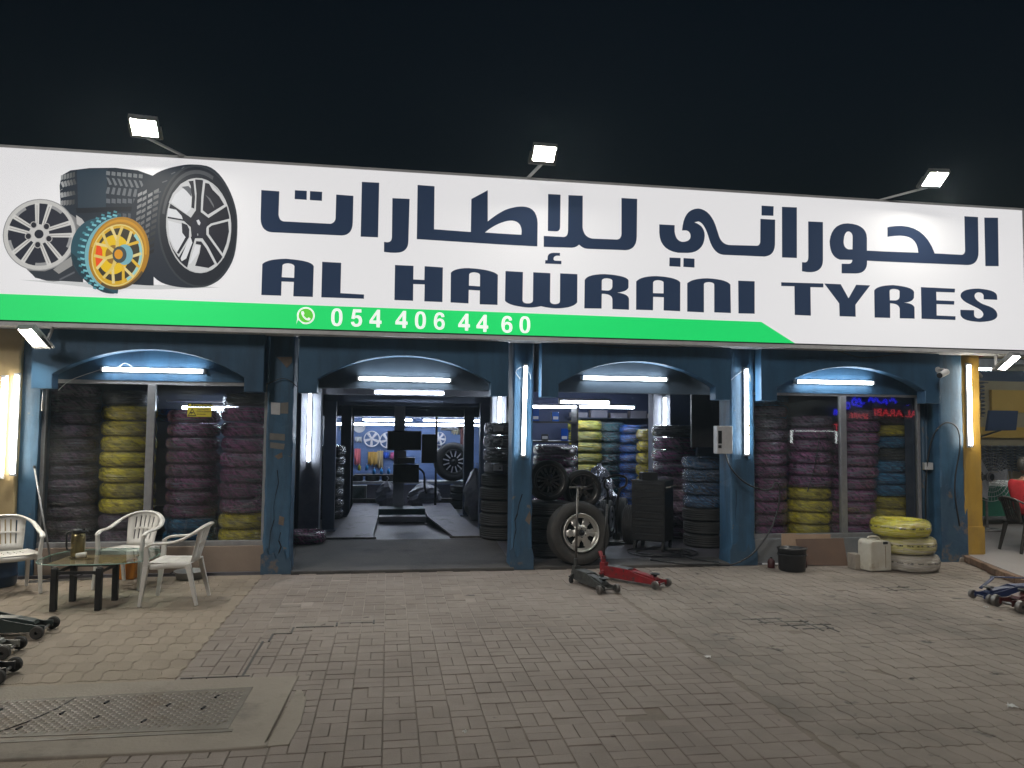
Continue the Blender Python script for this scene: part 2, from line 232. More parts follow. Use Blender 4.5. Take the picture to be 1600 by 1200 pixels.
# ---------------------------------------------------------------- mesh helpers
COL = S.collection
def link(name, me, mats, parent=None, smooth=False):
    o = bpy.data.objects.new(name, me); COL.objects.link(o)
    for m in (mats if isinstance(mats, (list, tuple)) else [mats]): me.materials.append(m)
    if smooth:
        for p in me.polygons: p.use_smooth = True
    if parent is not None: o.parent = parent
    return o
def tag(o, label, cat, group=None):
    o['label'] = label; o['category'] = cat
    if group: o['group'] = group
    return o
def thing(name, label, cat, loc=(0, 0, 0), rz=0, group=None):
    o = bpy.data.objects.new(name, None); COL.objects.link(o); o.location = loc; o.rotation_euler = (0, 0, rz); o.empty_display_size = .1
    return tag(o, label, cat, group)
class B:
    def __init__(s): s.v = []; s.f = []
    def add(s, vs, fs):
        n = len(s.v); s.v += [tuple(v) for v in vs]; s.f += [tuple(i+n for i in f) for f in fs]; return s
    def box(s, x0, x1, y0, y1, z0, z1):
        return s.add([(x0, y0, z0), (x1, y0, z0), (x1, y1, z0), (x0, y1, z0), (x0, y0, z1), (x1, y0, z1), (x1, y1, z1), (x0, y1, z1)],
                     [(3, 2, 1, 0), (4, 5, 6, 7), (0, 1, 5, 4), (1, 2, 6, 5), (2, 3, 7, 6), (3, 0, 4, 7)])
    def frame(s, p, q):
        d = (Vector(q)-Vector(p)).normalized(); a = Vector((0, 0, 1)) if abs(d.z) < .95 else Vector((1, 0, 0))
        u = d.cross(a).normalized(); return u, u.cross(d).normalized()
    def beam(s, p, q, w0, d0, w1=None, d1=None, up=None):
        w1 = w0 if w1 is None else w1; d1 = d0 if d1 is None else d1
        u, v = s.frame(p, q); p = Vector(p); q = Vector(q)
        vs = [c + u*a*w/2 + v*b*d/2 for c, w, d in ((p, w0, d0), (q, w1, d1)) for a, b in ((-1, -1), (1, -1), (1, 1), (-1, 1))]
        return s.add(vs, [(3, 2, 1, 0), (4, 5, 6, 7), (0, 1, 5, 4), (1, 2, 6, 5), (2, 3, 7, 6), (3, 0, 4, 7)])
    def cyl(s, p, q, r, n=16, r2=None, caps=True):
        r2 = r if r2 is None else r2; u, v = s.frame(p, q); p = Vector(p); q = Vector(q)
        vs = []
        for c, rr in ((p, r), (q, r2)):
            for k in range(n):
                t = 2*math.pi*k/n; vs.append(c + u*math.cos(t)*rr + v*math.sin(t)*rr)
        fs = [(k, (k+1) % n, n+(k+1) % n, n+k) for k in range(n)]
        if caps: fs += [tuple(range(n-1, -1, -1)), tuple(range(n, 2*n))]
        return s.add(vs, fs)
    def tube(s, pts, r, n=8, rt=None, closed=False, sub=0):
        pts = [Vector(p) for p in pts]
        if sub: pts = smooth_path(pts, sub)
        m = len(pts); rt = r if rt is None else rt; vs = []
        for i, p in enumerate(pts):
            d = (pts[min(i+1, m-1)]-pts[max(i-1, 0)]).normalized(); a = Vector((0, 0, 1)) if abs(d.z) < .97 else Vector((0, 1, 0))
            u = d.cross(a).normalized(); w = u.cross(d)
            for k in range(n):
                t = 2*math.pi*k/n; vs.append(p + u*math.cos(t)*r + w*math.sin(t)*rt)
        fs = [(i*n+k, i*n+(k+1) % n, (i+1)*n+(k+1) % n, (i+1)*n+k) for i in range(m-1) for k in range(n)]
        fs += [tuple(range(n-1, -1, -1)), tuple((m-1)*n+k for k in range(n))]
        return s.add(vs, fs)
    def lathe(s, prof, n=32, c=(0, 0, 0), axis='z', closed=False):
        m = len(prof); vs = []
        for k in range(n):
            t = 2*math.pi*k/n; a, b = math.cos(t), math.sin(t)
            for r, h in prof:
                p = {'z': (r*a, r*b, h), 'y': (r*a, h, r*b), 'x': (h, r*a, r*b)}[axis]
                vs.append((p[0]+c[0], p[1]+c[1], p[2]+c[2]))
        fs = []
        for k in range(n):
            k2 = (k+1) % n
            for i in range(m if closed else m-1):
                j = (i+1) % m; fs.append((k*m+i, k2*m+i, k2*m+j, k*m+j))
        return s.add(vs, fs)
    def prism(s, poly, a0, a1, axis='y'):
        n = len(poly); mk = {'y': lambda p, a: (p[0], a, p[1]), 'z': lambda p, a: (p[0], p[1], a), 'x': lambda p, a: (a, p[0], p[1])}[axis]
        vs = [mk(p, a0) for p in poly] + [mk(p, a1) for p in poly]
        return s.add(vs, [tuple(range(n)), tuple(range(2*n-1, n-1, -1))] + [(k, n+k, n+(k+1) % n, (k+1) % n) for k in range(n)])
    def mesh(s, name):
        me = bpy.data.meshes.new(name); me.from_pydata(s.v, [], s.f); me.update(); return me
    def obj(s, name, mat, parent=None, smooth=False, bevel=0, seg=2):
        me = s.mesh(name); o = link(name, me, mat, parent, smooth)
        if bevel:
            md = o.modifiers.new('bevel', 'BEVEL'); md.width = bevel; md.segments = seg; md.limit_method = 'ANGLE'; md.angle_limit = R(40)
        return o
def smooth_path(pts, sub):
    out = []; n = len(pts)
    for i in range(n-1):
        p0, p1, p2, p3 = pts[max(i-1, 0)], pts[i], pts[i+1], pts[min(i+2, n-1)]
        for k in range(sub):
            t = k/sub; out.append(.5*((2*p1)+(-p0+p2)*t+(2*p0-5*p1+4*p2-p3)*t*t+(-p0+3*p1-3*p2+p3)*t**3))
    out.append(pts[-1]); return out
def fill2d(name, contours, mat, parent, y, depth, smooth=False):
    """flat letter with holes in an x-z plane, front face at y, thickness depth"""
    cu = bpy.data.curves.new(name, 'CURVE'); cu.dimensions = '2D'; cu.fill_mode = 'BOTH'; cu.extrude = depth/2
    for c in contours:
        sp = cu.splines.new('POLY'); sp.points.add(len(c)-1); sp.use_cyclic_u = True
        for i, (x, z) in enumerate(c): sp.points[i].co = (x, z, 0, 1)
    tmp = bpy.data.objects.new('tmp', cu); COL.objects.link(tmp)
    dg = bpy.context.evaluated_depsgraph_get(); me = bpy.data.meshes.new_from_object(tmp.evaluated_get(dg))
    bpy.data.objects.remove(tmp); bpy.data.curves.remove(cu)
    for v in me.vertices: v.co = (v.co.x, y + depth/2 - v.co.z, v.co.y)
    me.name = name
    return link(name, me, mat, parent)
def text_mesh(name, body, size, mat, parent, origin, right, up, bold=0.0, align='LEFT', depth=.001, shear=0, sx=1.0):
    cu = bpy.data.curves.new(name, 'FONT'); cu.body = body; cu.size = size; cu.offset = bold; cu.extrude = depth; cu.align_x = align; cu.shear = shear; cu.resolution_u = 3
    tmp = bpy.data.objects.new('tmp', cu); COL.objects.link(tmp)
    dg = bpy.context.evaluated_depsgraph_get(); me = bpy.data.meshes.new_from_object(tmp.evaluated_get(dg))
    bpy.data.objects.remove(tmp); bpy.data.curves.remove(cu)
    r, u, o = Vector(right), Vector(up), Vector(origin); n = r.cross(u)
    for v in me.vertices: v.co = o + r*v.co.x*sx + u*v.co.y + n*v.co.z
    me.name = name
    return link(name, me, mat, parent)
def grid_panel(fn, us, vs, holes):
    """grid surface with some cells left out: fn(u, v) -> point; holes(i, j) -> bool"""
    b = B(); nu, nv = len(us), len(vs); b.v = [tuple(fn(u, v)) for v in vs for u in us]
    b.f = [(j*nu+i, j*nu+i+1, (j+1)*nu+i+1, (j+1)*nu+i) for j in range(nv-1) for i in range(nu-1) if not holes(i, j)]
    return b
def solid(o, t, sub=0):
    m = o.modifiers.new('solidify', 'SOLIDIFY'); m.thickness = t; m.offset = 0
    if sub: k = o.modifiers.new('subsurf', 'SUBSURF'); k.levels = sub; k.render_levels = sub
    return o
def copy_tree(o, parent=None):
    c = o.copy(); COL.objects.link(c); c.parent = parent
    for ch in list(o.children): copy_tree(ch, c)
    return c
def struct(o): o['kind'] = 'structure'; return o
def stuff(o): o['kind'] = 'stuff'; return o
ORD = ['bottom', 'second', 'third', 'fourth', 'fifth', 'sixth', 'seventh', 'eighth', 'ninth', 'tenth', 'eleventh', 'twelfth', 'thirteenth', 'fourteenth']

# ---------------------------------------------------------------- ground
g = B(); g.box(-60, 60, -40, 60, -.3, -.007); struct(g.obj('ground', joint))
pave = bpy.data.objects.new('pavement', None); COL.objects.link(pave); struct(pave)
SEAM_L, SEAM_R = -1.45, 2.51
APRON = [(-3.3, 4.64), (-.51, 4.57), (-.48, 5.81), (-3.3, 5.80)]
def paver_mesh(poly, h, tilt, ins=.005):
    """chamfered block, top polygon inset"""
    cx = sum(p[0] for p in poly)/len(poly); cy = sum(p[1] for p in poly)/len(poly); n = len(poly); vs = []
    def zz(x, y): return h + tilt[0]*(x-cx) + tilt[1]*(y-cy)
    for x, y in poly: vs.append((x, y, -.03))
    for x, y in poly: vs.append((x, y, zz(x, y)-.004))
    for x, y in poly:
        k = 1-ins/max(.02, math.hypot(x-cx, y-cy)); X, Y = cx+(x-cx)*k, cy+(y-cy)*k; vs.append((X, Y, zz(X, Y)))
    fs = [tuple(range(2*n, 3*n))]
    for a in (0, n): fs += [(a+k, a+(k+1) % n, a+n+(k+1) % n, a+n+k) for k in range(n)]
    return vs, fs
pv = {'c': [], 'l': [], 'r': []}
BK = .207
def in_apron(x, y): return -3.3 < x < -.60 and 4.62 < y < 5.78
ny0, ny1 = 2.6, 9.70
j = 0; y = ny0
while y < ny1:
    i = 0; x = SEAM_L
    while x < SEAM_R-.05:
        hw = BK/2; gp = .0025
        for k in (0, 1):
            if (i+j) % 2 == 0: q = (x+gp, x+BK-gp, y+k*hw+gp, y+(k+1)*hw-gp)
            else: q = (x+k*hw+gp, x+(k+1)*hw-gp, y+gp, y+BK-gp)
            if in_apron((q[0]+q[1])/2, (q[2]+q[3])/2) or q[3] > 9.74: continue
            pv['c'].append([(q[0], q[2]), (q[1], q[2]), (q[1], q[3]), (q[0], q[3])])
        x += BK; i += 1
    y += BK; j += 1
# wavy interlocking blocks: S-shaped sides, long axis away from the facade, rows joined in a wavy line
WX, WY = .132, .225
def wavy(x, y):
    a, b, g = .009, .012, (.0013 if x < SEAM_L else .0022); T = [0, .125, .25, .375, .5, .625, .75, .875, 1]
    def pt(u, v): return (x+WX*u+b*math.sin(2*math.pi*v)+g*(1-2*u), y+WY*v+a*math.sin(2*math.pi*u)+g*(1-2*v))
    return [pt(t, 0) for t in T[:-1]] + [pt(1, t) for t in T[:-1]] + [pt(1-t, 1) for t in T[:-1]] + [pt(0, 1-t) for t in T[:-1]]
for key, xa, xb in (('l', -6.8, SEAM_L-.005), ('r', SEAM_R+.012, 11.2)):
    y = 2.5
    while y < 9.52:
        x = xa if key == 'r' else xb-WX
        while (x < xb if key == 'r' else x > xa):
            cx, cy = x+WX/2, y+WY/2; edge = 8.2+(cy-10.2)*.37
            if not in_apron(cx, cy) and not (cx > edge-.12 and cy > 7.0): pv[key].append(wavy(x, y))
            x += WX if key == 'r' else -WX
        y += WY
def vis(p):
    x, y = p; d = y*math.cos(R(9.06))+x*math.sin(R(9.06)); u = x*math.cos(R(9.06))-y*math.sin(R(9.06))
    return d > 3.75 and abs(u/d) < .66
def dusty(p):
    rng = random.uniform
    return rng(-.0025, .0025) - (.006 if random.random() < .02 else 0), (rng(-.012, .012), rng(-.012, .012))
rest = {'c': B(), 'l': B(), 'r': B()}
wav = sorted([(k, q) for k in 'lr' for q in pv[k] if vis(q[0])], key=lambda t: t[1][0][1]**2+t[1][0][0]**2)
blk = sorted([('c', q) for q in pv['c'] if vis(q[0])], key=lambda t: t[1][0][1]**2+t[1][0][0]**2)
single = {id(q) for k, q in wav[:300]} | {id(q) for k, q in blk[:300]}
pm_of = {'c': pav_c, 'l': pav_l, 'r': pav_r}
for k in 'clr':
    for q in pv[k]:
        h, t = dusty(q); vs, fs = paver_mesh(q, h, t)
        if id(q) in single:
            b = B(); b.add(vs, fs); b.obj('block_paver' if k == 'c' else 'wavy_paver', pm_of[k], pave)
        else: rest[k].add(vs, fs)
for k, nm in (('c', 'far_block_pavers'), ('l', 'sandy_wavy_pavers'), ('r', 'far_wavy_pavers')): stuff(rest[k].obj(nm, pm_of[k], pave))
# concrete apron with tread-plate cover
ap = B(); ap.prism([(-3.3, 4.64), (-.66, 4.575), (-.60, 5.80), (-3.3, 5.805)], -.05, .0075, 'z'); struct(ap.obj('concrete_apron', conc, None, bevel=.006))
a2 = B(); a2.prism([(-.645, 4.57), (-.52, 4.58), (-.49, 4.9), (-.50, 5.3), (-.55, 5.5), (-.585, 5.5)], -.05, .006, 'z'); struct(a2.obj('concrete_patch', conc, bevel=.004))
lp = B(); lp.prism([(-3.3, 4.60), (-.9, 4.545), (-.64, 4.56), (-.63, 4.62), (-.95, 4.605), (-3.3, 4.66)], -.03, .011, 'z'); struct(lp.obj('concrete_lip', conc, bevel=.012))
sl2 = B(); sl2.box(-6.9, SEAM_L-.01, 2.4, 9.68, -.006, -.0035); struct(sl2.obj('sandy_fill', pav_l))
sf = B(); sf.box(SEAM_L+.02, 2.3, 6.9, 9.68, -.006, -.003); struct(sf.obj('sand_in_joints', pm('pale_joint_sand', (.34, .29, .25, 1), (.25, .2, .17, 1), rough=.95, nscale=2.5)))
cov = thing('utility_cover', 'worn rusty tread plate cover set in the concrete strip in the paving', 'manhole cover', (0, 0, 0))
pl = B(); pl.prism([(-2.9, 4.90), (-.90, 4.845), (-.88, 5.58), (-2.9, 5.49)], .006, .011, 'z'); pl.obj('plate', platem, cov, bevel=.002)
fr = B(); fr.box(-2.92, -.87, 4.80, 4.838, .0, .0105); fr.obj('rim_bar', platem, cov)
tb = B(); jx = 0
x = -2.87
while x < -.93:
    jy = 0; yy = 4.93
    while yy < 5.46 + .03*(x+2.9):
        ang = R(38) if (jx+jy) % 2 else R(-52)
        ang = R(48)
        dx, dy = math.cos(ang)*.026, math.sin(ang)*.026; nx, ny = -math.sin(ang)*.008, math.cos(ang)*.008
        ox = x + (.028 if jy % 2 else 0)
        tb.add([(ox-dx, yy-dy, .011), (ox+nx, yy+ny, .011), (ox+dx, yy+dy, .011), (ox-nx, yy-ny, .011), (ox, yy, .019)], [(0, 3, 4), (3, 2, 4), (2, 1, 4), (1, 0, 4)])
        yy += .033; jy += 1
    x += .056; jx += 1
stuff(tb.obj('tread_bars', plateb, cov))
for hx, hy in ((-2.35, 5.32), (-2.1, 5.0), (-1.95, 5.22), (-1.75, 5.38), (-1.72, 5.12), (-1.42, 5.02), (-1.35, 5.28), (-1.12, 5.2), (-1.08, 5.4)):
    s_ = B(); s_.prism([(hx-.012, hy-.02), (hx, hy-.024), (hx+.012, hy+.02), (hx, hy+.024)], .012, .0195, 'z'); s_.obj('lift_slot', dark, cov)
ck = B(); ck.tube([(-2.22, 4.9, .013), (-2.1, 5.1, .013), (-2.02, 5.3, .013), (-1.98, 5.5, .013)], .004, 5); ck.obj('plate_seam', dark, cov)
# stains and litter
def blot(name, cx, cy, rx, ry, label, seed):
    rr = random.Random(seed); n = 22; b = B()
    pts = [(cx+rx*math.cos(t)*(1+rr.uniform(-.35, .3)), cy+ry*math.sin(t)*(1+rr.uniform(-.35, .3))) for t in [2*math.pi*k/n for k in range(n)]]
    b.add([(p[0], p[1], .0045) for p in pts], [tuple(range(n))]); return b
def joint_stain(name, xs, ys, label):
    b = B()
    for (x0, x1, y) in xs: b.box(x0, x1, y-.008, y+.008, -.01, .0042)
    for (x, y0, y1) in ys: b.box(x-.008, x+.008, y0, y1, -.01, .0044)
    tag(b.obj(name, stain), label, 'stain'); return b
joint_stain('oily_joints', [(3.35, 3.75, 6.98), (3.45, 3.95, 6.85), (3.6, 4.1, 6.72), (3.75, 4.05, 6.59)], [(3.5, 6.8, 7.0), (3.7, 6.6, 7.0), (3.9, 6.5, 6.9), (4.02, 6.45, 6.75)], 'dark oil-stained paver joints in the middle right of the paving')
joint_stain('oily_joints', [(5.55, 6.0, 8.2), (5.6, 6.1, 8.05)], [(5.7, 8.0, 8.3), (5.9, 7.95, 8.25)], 'dark oil-stained paver joints in front of the white jerrycan')
joint_stain('wide_joint_gap', [(-1.42, -.95, 5.85)], [(-1.0, 5.85, 6.75)], 'dark open paver joint running away from the concrete strip')
joint_stain('wide_joint_gap', [(-.95, -.80, 6.98), (-.78, -.45, 7.18), (-.4, -.1, 7.28)], [(-.95, 6.75, 6.98), (-.8, 6.98, 7.18), (-.43, 7.18, 7.3), (-.1, 7.22, 7.36)], 'stepped dark paver joint left of the middle of the paving')
def litter(x, y, s, label, seed, m=paper):
    rr = random.Random(seed); b = B()
    for k in range(5):
        a = rr.uniform(0, 6.28); c = [(x+rr.uniform(-s, s), y+rr.uniform(-s, s)*.8, rr.uniform(.004, .02)) for _ in range(4)]
        b.add(c, [(0, 1, 2), (1, 2, 3)])
    tag(b.obj('paper_scrap', m), label, 'litter')
litter(2.52, 5.86, .035, 'small white paper scrap on the paving right of centre', 1)
litter(4.06, 4.58, .05, 'white crumpled wrapper on wet looking paving at the right edge', 2)
litter(.47, 4.62, .02, 'tiny white scrap on the block paving near the bottom', 3)
litter(6.1, 7.15, .025, 'small pale scrap beside the dark red jack', 5)
for (x, y, s_, lb) in ((.9, 8.3, .05, 'small dark leaf on the paving before the workshop door'), (1.72, 7.25, .03, 'dark grease spot on the paving in front of the grey jack'), (2.95, 6.35, .03, 'small dark spot on the paving below the oily joints'), (2.2, 7.45, .045, 'dark smear on the paving just below the grey jack')):
    b = blot('spot', x, y, s_, s_*.6, lb, int(x*100)); tag(b.obj('grease_spot', stain), lb, 'stain')
# ---------------------------------------------------------------- tyre shop building
LETTERS = [
 ('arabic_letter', ['-1.547,4.582 -1.341,4.579 -1.342,4.3 -1.339,4.28 -1.333,4.262 -1.326,4.248 -1.318,4.236 -1.307,4.228 -1.295,4.222 -1.281,4.219 -0.738,4.219 -0.723,4.224 -0.709,4.231 -0.699,4.241 -0.69,4.252 -0.684,4.265 -0.68,4.28 -0.679,4.297 -0.678,4.579 -0.475,4.575 -0.475,4.25 -0.478,4.208 -0.486,4.172 -0.499,4.142 -0.517,4.119 -0.541,4.101 -0.57,4.089 -0.603,4.084 -1.406,4.082 -1.442,4.085 -1.472,4.095 -1.497,4.112 -1.517,4.134 -1.531,4.163 -1.541,4.199 -1.545,4.241']),
 ('dot', ['-1.161,4.603 -1.023,4.603 -1.022,4.495 -1.161,4.497']),
 ('dot', ['-0.985,4.603 -0.844,4.602 -0.844,4.493 -0.985,4.495']),
 ('arabic_letter', ['-0.378,4.753 -0.171,4.755 -0.171,4.083 -0.378,4.081']),
 ('arabic_letter', ['-0.009,4.574 0.199,4.576 0.194,4.058 0.191,4.018 0.183,3.985 0.167,3.957 0.146,3.935 0.118,3.918 0.083,3.908 0.042,3.903 -0.02,3.902 -0.097,3.908 -0.099,4.03 -0.061,4.027 -0.046,4.03 -0.033,4.034 -0.023,4.042 -0.015,4.052 -0.01,4.064 -0.007,4.079 -0.006,4.097']),
 ('arabic_letter', ['0.293,4.756 0.5,4.752 0.503,4.216 0.956,4.205 0.957,4.619 1.16,4.742 1.165,4.349 1.194,4.375 1.225,4.4 1.256,4.424 1.287,4.447 1.32,4.468 1.353,4.489 1.387,4.508 1.419,4.521 1.451,4.532 1.482,4.541 1.512,4.549 1.542,4.555 1.572,4.559 1.601,4.561 1.65,4.558 1.692,4.547 1.727,4.527 1.755,4.498 1.775,4.46 1.789,4.414 1.795,4.36 1.793,4.066 1.312,4.068 0.295,4.084', '1.132,4.208 1.163,4.236 1.196,4.262 1.231,4.286 1.268,4.309 1.306,4.329 1.347,4.347 1.389,4.363 1.403,4.367 1.417,4.37 1.43,4.372 1.442,4.374 1.454,4.375 1.464,4.376 1.474,4.376 1.504,4.372 1.529,4.364 1.551,4.35 1.568,4.332 1.58,4.309 1.589,4.281 1.593,4.249 1.59,4.202 1.31,4.204']),
 ('arabic_letter', ['1.926,4.739 2.086,4.74 2.083,4.33 2.082,4.314 2.079,4.301 2.074,4.29 2.067,4.281 2.058,4.275 2.048,4.271 2.036,4.269 1.927,4.269']),
 ('arabic_letter', ['2.189,4.74 2.374,4.743 2.374,4.339 2.38,4.305 2.391,4.275 2.405,4.25 2.424,4.23 2.446,4.215 2.473,4.205 2.504,4.199 2.827,4.203 2.842,4.207 2.855,4.213 2.865,4.222 2.873,4.233 2.879,4.246 2.883,4.262 2.885,4.281 2.884,4.744 3.092,4.744 3.087,4.245 3.082,4.202 3.072,4.166 3.056,4.135 3.036,4.11 3.01,4.092 2.979,4.079 2.944,4.072 2.436,4.066 2.42,4.068 2.404,4.071 2.388,4.077 2.373,4.084 2.359,4.092 2.344,4.103 2.33,4.115 2.318,4.104 2.305,4.094 2.291,4.086 2.277,4.08 2.262,4.075 2.246,4.072 2.23,4.07 1.876,4.064 1.875,4.202 2.133,4.201 2.147,4.205 2.158,4.212 2.168,4.22 2.175,4.232 2.181,4.245 2.184,4.261 2.186,4.279']),
 ('arabic_hamza', ['2.083,3.996 2.084,3.96 2.05,3.961 2.038,3.959 2.027,3.955 2.019,3.951 2.012,3.944 2.007,3.937 2.003,3.928 2.002,3.917 2.002,3.911 2.004,3.906 2.006,3.902 2.01,3.899 2.015,3.897 2.021,3.895 2.028,3.895 2.103,3.896 2.102,3.855 1.896,3.853 1.897,3.896 1.924,3.896 1.928,3.947 1.932,3.958 1.938,3.968 1.946,3.976 1.957,3.983 1.97,3.988 1.986,3.992 2.004,3.994']),
 ('arabic_letter', ['3.389,4.428 3.595,4.429 3.595,4.345 3.601,4.31 3.611,4.281 3.624,4.257 3.641,4.238 3.661,4.225 3.684,4.218 3.71,4.216 3.737,4.221 3.76,4.228 3.779,4.237 3.793,4.249 3.804,4.263 3.81,4.279 3.812,4.298 3.81,4.316 3.805,4.332 3.797,4.345 3.788,4.355 3.776,4.362 3.763,4.367 3.747,4.369 3.696,4.366 3.705,4.431 3.718,4.49 3.737,4.54 3.761,4.582 3.791,4.616 3.827,4.64 3.868,4.657 3.916,4.665 3.957,4.661 3.996,4.648 4.032,4.628 4.066,4.6 4.097,4.563 4.125,4.519 4.15,4.466 4.204,4.306 4.217,4.279 4.234,4.256 4.252,4.238 4.274,4.223 4.298,4.213 4.326,4.207 4.356,4.206 4.723,4.214 4.736,4.217 4.748,4.221 4.757,4.228 4.764,4.237 4.77,4.248 4.774,4.261 4.775,4.276 4.78,4.575 4.986,4.575 4.981,4.239 4.975,4.2 4.964,4.166 4.948,4.137 4.927,4.114 4.901,4.096 4.869,4.084 4.833,4.076 4.258,4.073 4.221,4.08 4.187,4.093 4.157,4.115 4.129,4.144 4.105,4.18 4.083,4.224 4.065,4.276 4.047,4.331 4.029,4.378 4.009,4.417 3.989,4.448 3.967,4.472 3.945,4.488 3.921,4.496 3.861,4.48 3.899,4.468 3.931,4.452 3.958,4.432 3.978,4.407 3.993,4.378 4.002,4.345 4.005,4.308 3.997,4.25 3.981,4.201 3.956,4.16 3.923,4.127 3.882,4.101 3.833,4.084 3.776,4.075 3.645,4.071 3.578,4.082 3.522,4.101 3.475,4.129 3.439,4.165 3.412,4.209 3.396,4.262 3.389,4.323']),
 ('dot', ['3.526,4.003 3.675,4.004 3.673,3.889 3.524,3.891']),
 ('dot', ['3.716,4.005 3.864,4.003 3.863,3.888 3.713,3.891']),
 ('dot', ['4.798,4.753 4.967,4.753 4.962,4.626 4.796,4.622']),
 ('arabic_letter', ['5.086,4.753 5.297,4.757 5.29,4.078 5.081,4.076']),
 ('arabic_letter', ['5.459,4.577 5.669,4.579 5.663,4.067 5.659,4.026 5.648,3.99 5.63,3.96 5.605,3.935 5.574,3.917 5.537,3.904 5.492,3.897 5.435,3.896 5.362,3.904 5.364,4.025 5.402,4.024 5.416,4.026 5.428,4.031 5.437,4.039 5.445,4.05 5.45,4.064 5.453,4.081 5.455,4.101']),
 ('arabic_letter', ['6.028,4.581 6.103,4.577 6.166,4.566 6.217,4.546 6.257,4.519 6.286,4.484 6.303,4.441 6.308,4.39 6.305,4.224 6.546,4.224 7.071,4.231 7.064,4.293 7.047,4.344 7.02,4.386 6.982,4.418 6.935,4.44 6.879,4.451 6.812,4.454 6.782,4.452 6.753,4.449 6.724,4.446 6.696,4.442 6.668,4.438 6.641,4.433 6.615,4.427 6.617,4.558 6.638,4.564 6.661,4.57 6.688,4.574 6.718,4.579 6.751,4.583 6.788,4.586 6.828,4.589 6.925,4.582 7.013,4.561 7.092,4.525 7.162,4.474 7.223,4.408 7.275,4.328 7.317,4.233 7.72,4.232 7.736,4.234 7.75,4.239 7.762,4.246 7.771,4.255 7.778,4.267 7.783,4.281 7.785,4.298 7.786,4.773 7.994,4.773 7.99,4.295 7.986,4.244 7.975,4.201 7.957,4.165 7.932,4.136 7.901,4.115 7.863,4.101 7.818,4.095 6.543,4.087 6.305,4.088 6.302,4.031 6.293,4 6.28,3.974 6.262,3.952 6.239,3.934 6.211,3.921 6.178,3.912 6.14,3.907 5.933,3.901 5.935,4.029 6.037,4.032 6.051,4.035 6.063,4.039 6.073,4.045 6.08,4.053 6.086,4.063 6.089,4.075 6.091,4.089 5.91,4.084 5.871,4.097 5.838,4.117 5.811,4.145 5.79,4.18 5.776,4.223 5.767,4.273 5.765,4.331 5.779,4.394 5.801,4.448 5.831,4.493 5.868,4.529 5.914,4.555 5.967,4.573 6.028,4.581', '6.096,4.23 6.034,4.228 6.016,4.234 6,4.243 5.988,4.254 5.978,4.269 5.971,4.286 5.967,4.307 5.966,4.33 5.97,4.367 5.975,4.399 5.984,4.424 5.995,4.445 6.008,4.46 6.024,4.469 6.042,4.473 6.058,4.47 6.071,4.464 6.082,4.455 6.091,4.443 6.097,4.429 6.1,4.411 6.101,4.391']),
 ('arabic_letter', ['8.094,4.771 8.306,4.78 8.297,4.1 8.093,4.093']),
 ('latin_letter', ['-1.512,3.328 -1.511,3.695 -1.491,3.713 -1.465,3.728 -1.433,3.741 -1.394,3.752 -1.349,3.76 -1.297,3.767 -1.238,3.771 -1.158,3.767 -1.09,3.761 -1.033,3.753 -0.987,3.742 -0.953,3.729 -0.931,3.713 -0.92,3.695 -0.922,3.327 -1.147,3.326 -1.145,3.498 -1.286,3.498 -1.287,3.328', '-1.286,3.549 -1.281,3.689 -1.278,3.697 -1.272,3.703 -1.265,3.708 -1.256,3.712 -1.244,3.715 -1.231,3.717 -1.216,3.719 -1.199,3.717 -1.183,3.715 -1.171,3.711 -1.16,3.706 -1.152,3.7 -1.146,3.693 -1.143,3.685 -1.143,3.546']),
 ('latin_letter', ['-0.823,3.754 -0.601,3.751 -0.601,3.384 -0.324,3.378 -0.324,3.327 -0.823,3.326']),
 ('latin_letter', ['0.038,3.753 0.261,3.752 0.261,3.585 0.395,3.584 0.396,3.754 0.618,3.748 0.619,3.321 0.399,3.322 0.4,3.53 0.262,3.529 0.263,3.324 0.039,3.325']),
 ('latin_letter', ['0.719,3.32 0.717,3.687 0.732,3.703 0.752,3.716 0.777,3.728 0.808,3.737 0.844,3.745 0.886,3.751 0.933,3.754 1.015,3.751 1.088,3.746 1.15,3.738 1.202,3.728 1.245,3.716 1.277,3.701 1.299,3.684 1.299,3.31 1.078,3.31 1.078,3.481 0.94,3.484 0.939,3.316', '0.941,3.536 0.943,3.675 0.946,3.682 0.951,3.688 0.959,3.694 0.968,3.698 0.98,3.701 0.994,3.704 1.01,3.705 1.026,3.703 1.04,3.701 1.052,3.698 1.061,3.694 1.069,3.688 1.074,3.682 1.077,3.675 1.078,3.532']),
 ('latin_letter', ['1.395,3.737 1.614,3.733 1.612,3.374 1.617,3.365 1.622,3.357 1.63,3.351 1.64,3.347 1.651,3.343 1.664,3.342 1.679,3.342 1.696,3.343 1.71,3.346 1.721,3.351 1.73,3.356 1.737,3.363 1.742,3.37 1.744,3.379 1.745,3.736 1.962,3.734 1.961,3.376 1.966,3.367 1.972,3.36 1.98,3.354 1.989,3.35 2,3.347 2.012,3.345 2.026,3.345 2.041,3.347 2.054,3.35 2.065,3.354 2.074,3.359 2.081,3.365 2.085,3.372 2.088,3.381 2.088,3.737 2.31,3.736 2.31,3.378 2.291,3.358 2.267,3.34 2.235,3.326 2.197,3.313 2.152,3.304 2.101,3.297 2.043,3.293 2.009,3.294 1.977,3.295 1.947,3.298 1.919,3.301 1.893,3.305 1.869,3.309 1.847,3.314 1.823,3.308 1.8,3.303 1.776,3.299 1.753,3.296 1.73,3.293 1.708,3.292 1.685,3.291 1.619,3.295 1.562,3.302 1.512,3.31 1.47,3.321 1.436,3.334 1.41,3.349 1.392,3.366']),
